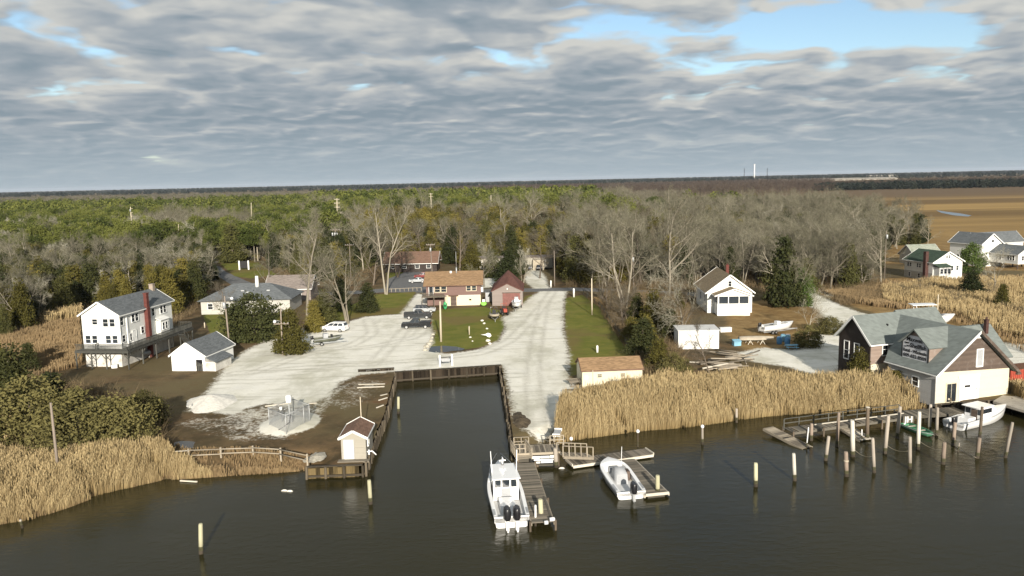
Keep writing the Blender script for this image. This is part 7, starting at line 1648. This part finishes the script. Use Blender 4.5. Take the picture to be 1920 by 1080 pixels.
for i, (x, y, lb) in enumerate(((1461, 645, 'blue barrel at the left end of the barrel group'), (1468, 640, 'blue barrel behind the first one'), (1477, 640, 'pale-topped blue barrel in the middle of the group'), (1476, 647, 'dark blue barrel next to the picnic table'))):
    T = thing('barrel', lb, 'barrel', tuple(G(x, y)), 0, 'blue barrels by the lot'); mt = ('blue', 'blue_pale', 'blue_pale', 'blue')[i]; m_ = MB(); m_.tube([(0, 0, 0), (0, 0, .05), (0, 0, .4), (0, 0, .75), (0, 0, 1.1), (0, 0, 1.15)], [.36, .4, .43, .43, .4, .36], 14); m_.build('body', M[mt], T); m_ = MB(); m_.tube([(0, 0, 1.15), (0, 0, 1.2)], [.33, .33], 12); m_.build('lid', M['sign_white'] if i == 2 else M[mt], T)
T = thing('chest', 'pale blue lidded chest left of the overturned boat', 'chest', tuple(G(1381, 648)), R(10)); m_ = MB(); m_.box(-.6, .6, -.4, .4, 0, .75); m_.build('body', M['blue_pale'], T); m_ = MB(); m_.slab([(-.65, -.5, .78), (.65, -.5, .78), (.65, .4, 1.0), (-.65, .4, 1.0)], .07); m_.build('lid', M['blue_pale'], T)
T = thing('crate', 'white crate by the corner of the low white shed', 'crate', tuple(G(1360, 622)), R(5)); m_ = MB(); m_.box(-1, 1, -.4, .4, 0, .7); m_.build('body', M['white'], T); m_ = MB(); m_.box(-1.05, 1.05, -.45, .45, .7, .78); m_.build('lid', M['white'], T)
rr = random.Random(17)
for k in range(30):
    p = G(rr.uniform(1322, 1412), rr.uniform(666, 702)); l = rr.uniform(2.2, 5.5); T = MB(); r_ = rr.uniform(.07, .14); T.tube([(-l / 2, 0, r_), (l / 2, 0, r_)], [r_, r_ * .85], 7)
    tag(T.build('timber', M['logs'] if rr.random() < .88 else M['paleboard'], None, loc=(p.x, p.y, GZ + rr.uniform(0, .8)), rot=(0, rr.uniform(-.12, .12), rr.gauss(.05, .45))), 'weathered round timber in the heap before the low white shed', 'timber', 'timbers of the lumber heap')
for x0, y0, x1, y1, lb in ((672, 722, 722, 721, 'long pale plank lying left of the basin head, farther one'), (670, 728, 721, 726, 'long pale plank lying left of the basin head, nearer one'), (497, 763, 545, 757, 'pale plank lying behind the wire enclosure'), (578, 758, 594, 757, 'short pale plank right of the wire enclosure'), (713, 743, 726, 740, 'pale stick at the left basin wall, farthest of three'), (710, 752, 726, 747, 'pale stick at the left basin wall, middle of three'), (706, 766, 719, 761, 'pale stick at the left basin wall, nearest of three'), (338, 903, 370, 905, 'grey driftwood pole floating at the left reed edge')):
    A, B = G(x0, y0), G(x1, y1)
    if y0 > 890: A, B = G(x0, y0, 0), G(x1, y1, 0)
    m_ = MB(); m_.beam((0, 0, .1), B - A + Vector((0, 0, .1)), .26 if y0 < 735 else .14, .1); tag(m_.build('plank', M['paleboard'], None, loc=tuple(A)), lb, 'plank', 'loose planks')
M['earth'] = paint('brown_earth', (.095, .072, .045), .95, .35, 2)
# shell heap
def mound(name, label, px, py, rx, ry, h, mat, seed=1):
    rr = np.random.default_rng(seed); m_ = MB(); n, k = 30, 9; secs = []
    ph = rr.uniform(0, 6, 6)
    for j in range(k + 1):
        f = j / k; ring = []
        for i in range(n):
            a = 6.2832 * i / n; q = 1 + .12 * math.sin(2 * a + ph[0]) + .09 * math.sin(3 * a + ph[1]) + .05 * math.sin(7 * a + ph[2]); ring.append((math.cos(a) * rx * q * (1 - f) ** .85, math.sin(a) * ry * q * (1 - f) ** .85, h * f + rr.normal(0, .03) - .05))
        secs.append(ring)
    m_.loft(secs, 0, close=True, caps=(False, True)); return tag(m_.build(name, M[mat], None, loc=tuple(G(px, py))), label, 'heap')
mound('shell_heap', 'low white heap of crushed shell at the left of the yard', 395, 755, 3.2, 4.4, 1.1, 'shellpile')
mound('rubble_heap', 'small pale rubble heap at the end of the rail fence', 592, 857, 1.1, 1.4, .25, 'rock', 4)
mound('rubble_heap', 'brown earth bank with stones at the head of the pier', 976, 788, 1.1, 3.4, .45, 'earth', 6)
def rock(label, px, py, s, mat='rock', group=None, name='rock', flat=.7):
    rr = np.random.default_rng(int(px * 7 + py)); bm = bmesh.new(); bmesh.ops.create_icosphere(bm, subdivisions=2, radius=s)
    for v in bm.verts: v.co *= 1 + .22 * math.sin(v.co.x * 5 / s + px) * math.cos(v.co.y * 4 / s + py); v.co.z *= flat
    me = bpy.data.meshes.new(name); bm.to_mesh(me); bm.free(); me.materials.append(M[mat]); p = G(px, py); return tag(obj(name, me, None, (p.x, p.y, GZ + s * .25)), label, name, group)
for i, (x, y, s) in enumerate(((904, 602, .32), (908, 607, .26), (913, 617, .25), (915, 640, .4), (918, 645, .3), (882, 633, .22), (886, 640, .15))): rock('pale rock on the island lawn, %s' % ('highest of the row toward the inflatable boat', 'second of the row toward the inflatable boat', 'just above the white whale ornament', 'below the white whale ornament', 'lowest one, nearest the road curve', 'at the foot of the thin pale post', 'small one nearest the puddle')[i], x, y, s, 'shellpile', 'pale rocks on the island lawn')
for i, (x, y, s) in enumerate(((812, 628, .35), (810, 634, .3), (808, 640, .38), (804, 646, .45), (800, 651, .5), (797, 657, .4))): rock(('first', 'second', 'third', 'fourth', 'fifth', 'last')[i] + ' kerb rock from the black pickup along the island lawn', x, y, s, 'rock', 'kerb rocks along the island lawn')
c = G(915, 633); T = thing('lawn_ornament', 'flat white whale-shaped lawn ornament among pale rocks', 'lawn ornament', tuple(c)); m_ = MB(); m_.prism([(-1.2, .55), (-.5, .62), (.0, .85), (.45, .7), (.6, .35), (.35, .1), (-.05, .15), (-.3, .42)], 'y', -.12, .12); m_.build('body', M['white'], T); m_ = MB(); m_.beam((.2, 0, -.1), (.2, 0, .2), .1, .1); m_.build('stake', M['pole_pale'], T)
T = thing('kayak', 'green kayak stood on end against the marina deck', 'kayak', tuple(G(835, 580)), 0); m_ = MB(); m_.loft([[(.42 * s_ * math.cos(a), -.12 + .2 * s_ * math.sin(a), z) for a in [k * .785 for k in range(8)]] for z, s_ in ((0, .3), (.35, .85), (.8, 1), (1.3, .85), (1.7, .2))], 0, close=True); m_.build('hull', M['green_deep'], T); m_ = MB(); m_.tube([(0, -.33, .7), (0, -.34, 1.05)], .18, 8); m_.build('cockpit', M['black'], T)
T = thing('dinghy', 'lime green dinghy beside the marina house corner', 'dinghy', tuple(G(907, 574)), 0); m_ = MB(); m_.loft([[(.75 * s_ * math.cos(a), y, .55 + .5 * s_ * math.sin(a)) for a in [k * .785 for k in range(8)]] for y, s_ in ((-.5, .7), (0, 1), (.8, .95), (1.6, .5))], 0, close=True); m_.build('hull', M['green_bright'], T); m_ = MB(); m_.box(-.3, .3, -.3, .4, 1.0, 1.5); m_.build('drum', M['white'], T)
T = thing('cabinet', 'pale grey storage cabinet between marina house and barn', 'cabinet', tuple(G(918, 566)), R(2)); m_ = MB(); m_.box(-.9, .8, 0, 1.2, 0, 2.1); m_.build('body', M['galv'], T); m_ = MB(); m_.box(-.85, .75, -.03, 0, .1, 2.0); m_.build('door', M['gel_grey'], T)
T = thing('box', 'white box lying under the white house deck', 'box', tuple(G(215, 690)), R(20)); m_ = MB(); m_.box(-.4, .4, -.3, .3, 0, .5); m_.build('body', M['white'], T); m_ = MB(); m_.box(-.43, .43, -.33, .33, .5, .56); m_.build('lid', M['white'], T)
for x, y, lb in ((533, 921, 'pale foam board floating left of the hut wall, left one'), (543, 922, 'pale foam board floating left of the hut wall, right one'), (1053, 879, 'pale foam lump floating beneath the platform')):
    p = G(x, y, 0); m_ = MB(); m_.tube([(-.28, 0, .02), (-.1, .05, .06), (.15, .0, .06), (.3, .05, .02)], [.05, .1, .11, .04], 7); tag(m_.build('foam_board', M['shellpile'], None, loc=tuple(p)), lb, 'flotsam', 'floating foam')
# firewood by the shop, landing apron
T = thing('landing_apron', 'pale concrete apron beside the shop at the river', 'apron', (0, 0, 0)); m_ = MB(); m_.slab([tuple(G(1862, 752, 1.22)), tuple(G(1990, 790, 1.22)), tuple(G(1990, 745, 1.22)), tuple(G(1885, 738, 1.22))], .3); m_.build('slab', M['conc'], T)
p = G(1774, 752, 1.25)
for k in range(9): m_ = MB(); m_.tube([(0, -.3, 0), (0, .3, 0)], .12, 7); tag(m_.build('firewood_log', M['bulk_post'] if k % 2 else M['tarp'], None, loc=(p.x + (k % 4) * .26 - .3, p.y + .1 * (k % 3), p.z + .1 + .2 * (k // 4)), rot=(0, 0, .2 * (k % 3 - 1))), 'short log in the firewood pile at the shop wall', 'log', 'firewood logs at the shop wall')

# far things: stacks, tower, greenhouses, open water on the skyline
def far_at(px, D): d = CAM_M @ Vector(((px - 960) / FOC, 0.13, -1)); return Vector((d.x / d.y * D, D, GZ))
for px_, h, r_, mt, nm, lb in ((1414, 78, 3.0, 'white', 'tower', 'slender white tower on the horizon between two dark stacks'), (1395, 58, 1.6, 'black', 'smokestack', 'dark lattice stack on the horizon left of the white tower'), (1438, 56, 1.6, 'black', 'smokestack', 'dark lattice stack on the horizon right of the white tower')):
    T = thing(nm, lb, 'tower', tuple(far_at(px_, 4000))); m_ = MB(); m_.tube([(0, 0, 0), (0, 0, h)], [r_, r_ * .75], 10); m_.build('shaft', M[mt], T); m_ = MB(); m_.tube([(0, 0, h), (0, 0, h + 3)], [r_ * 1.5, r_ * .8], 10); m_.build('head', M[mt], T)
for px_, D, wd, h, lb in ((1500, 3100, 120, 9, 'long pale greenhouse far beyond the marsh, leftmost'), (1572, 2900, 170, 10, 'long pale greenhouse far beyond the marsh, middle'), (1650, 2950, 130, 9, 'long pale greenhouse far beyond the marsh, rightmost'), (1655, 4200, 160, 14, 'pale far building strip behind the greenhouses')):
    p = far_at(px_, D); T = thing('greenhouse', lb, 'greenhouse', tuple(p)); m_ = MB(); m_.box(-wd / 2, wd / 2, 0, 60, 0, h * .5); m_.build('wall', M['conc'], T); m_ = MB()
    m_.prism([(-2, h * .5), (62, h * .5), (30, h * .95)], 'x', -wd / 2 - 1, wd / 2 + 1); m_.build('roof', M['conc'], T)
mb = MB(); mb.add([tuple(far_at(1885, 2100) + Vector((0, 0, .1))), tuple(far_at(1990, 2100) + Vector((0, 0, .1))), tuple(far_at(1990, 2600) + Vector((0, 0, .1))), tuple(far_at(1875, 2600) + Vector((0, 0, .1)))], [(0, 1, 2, 3)]); tag(mb.build('lagoon', M['puddle']), kind='structure')

# ------------------------------------------------------------------ the air between here and the horizon
hm = bpy.data.materials.new('haze_air'); hm.use_nodes = True; ht = hm.node_tree; ht.nodes.clear()
pv = ht.nodes.new('ShaderNodeVolumePrincipled'); pv.inputs['Density'].default_value = HAZE; pv.inputs['Color'].default_value = (.78, .86, 1, 1); pv.inputs['Anisotropy'].default_value = 0.0
oo = ht.nodes.new('ShaderNodeOutputMaterial'); ht.links.new(pv.outputs[0], oo.inputs['Volume'])
mb = MB(); mb.box(-15500, 15500, -260, 25000, -1.5, 90); hz = mb.build('haze', hm); tag(hz, 'thin blue air over the whole landscape', 'haze', None, 'stuff')
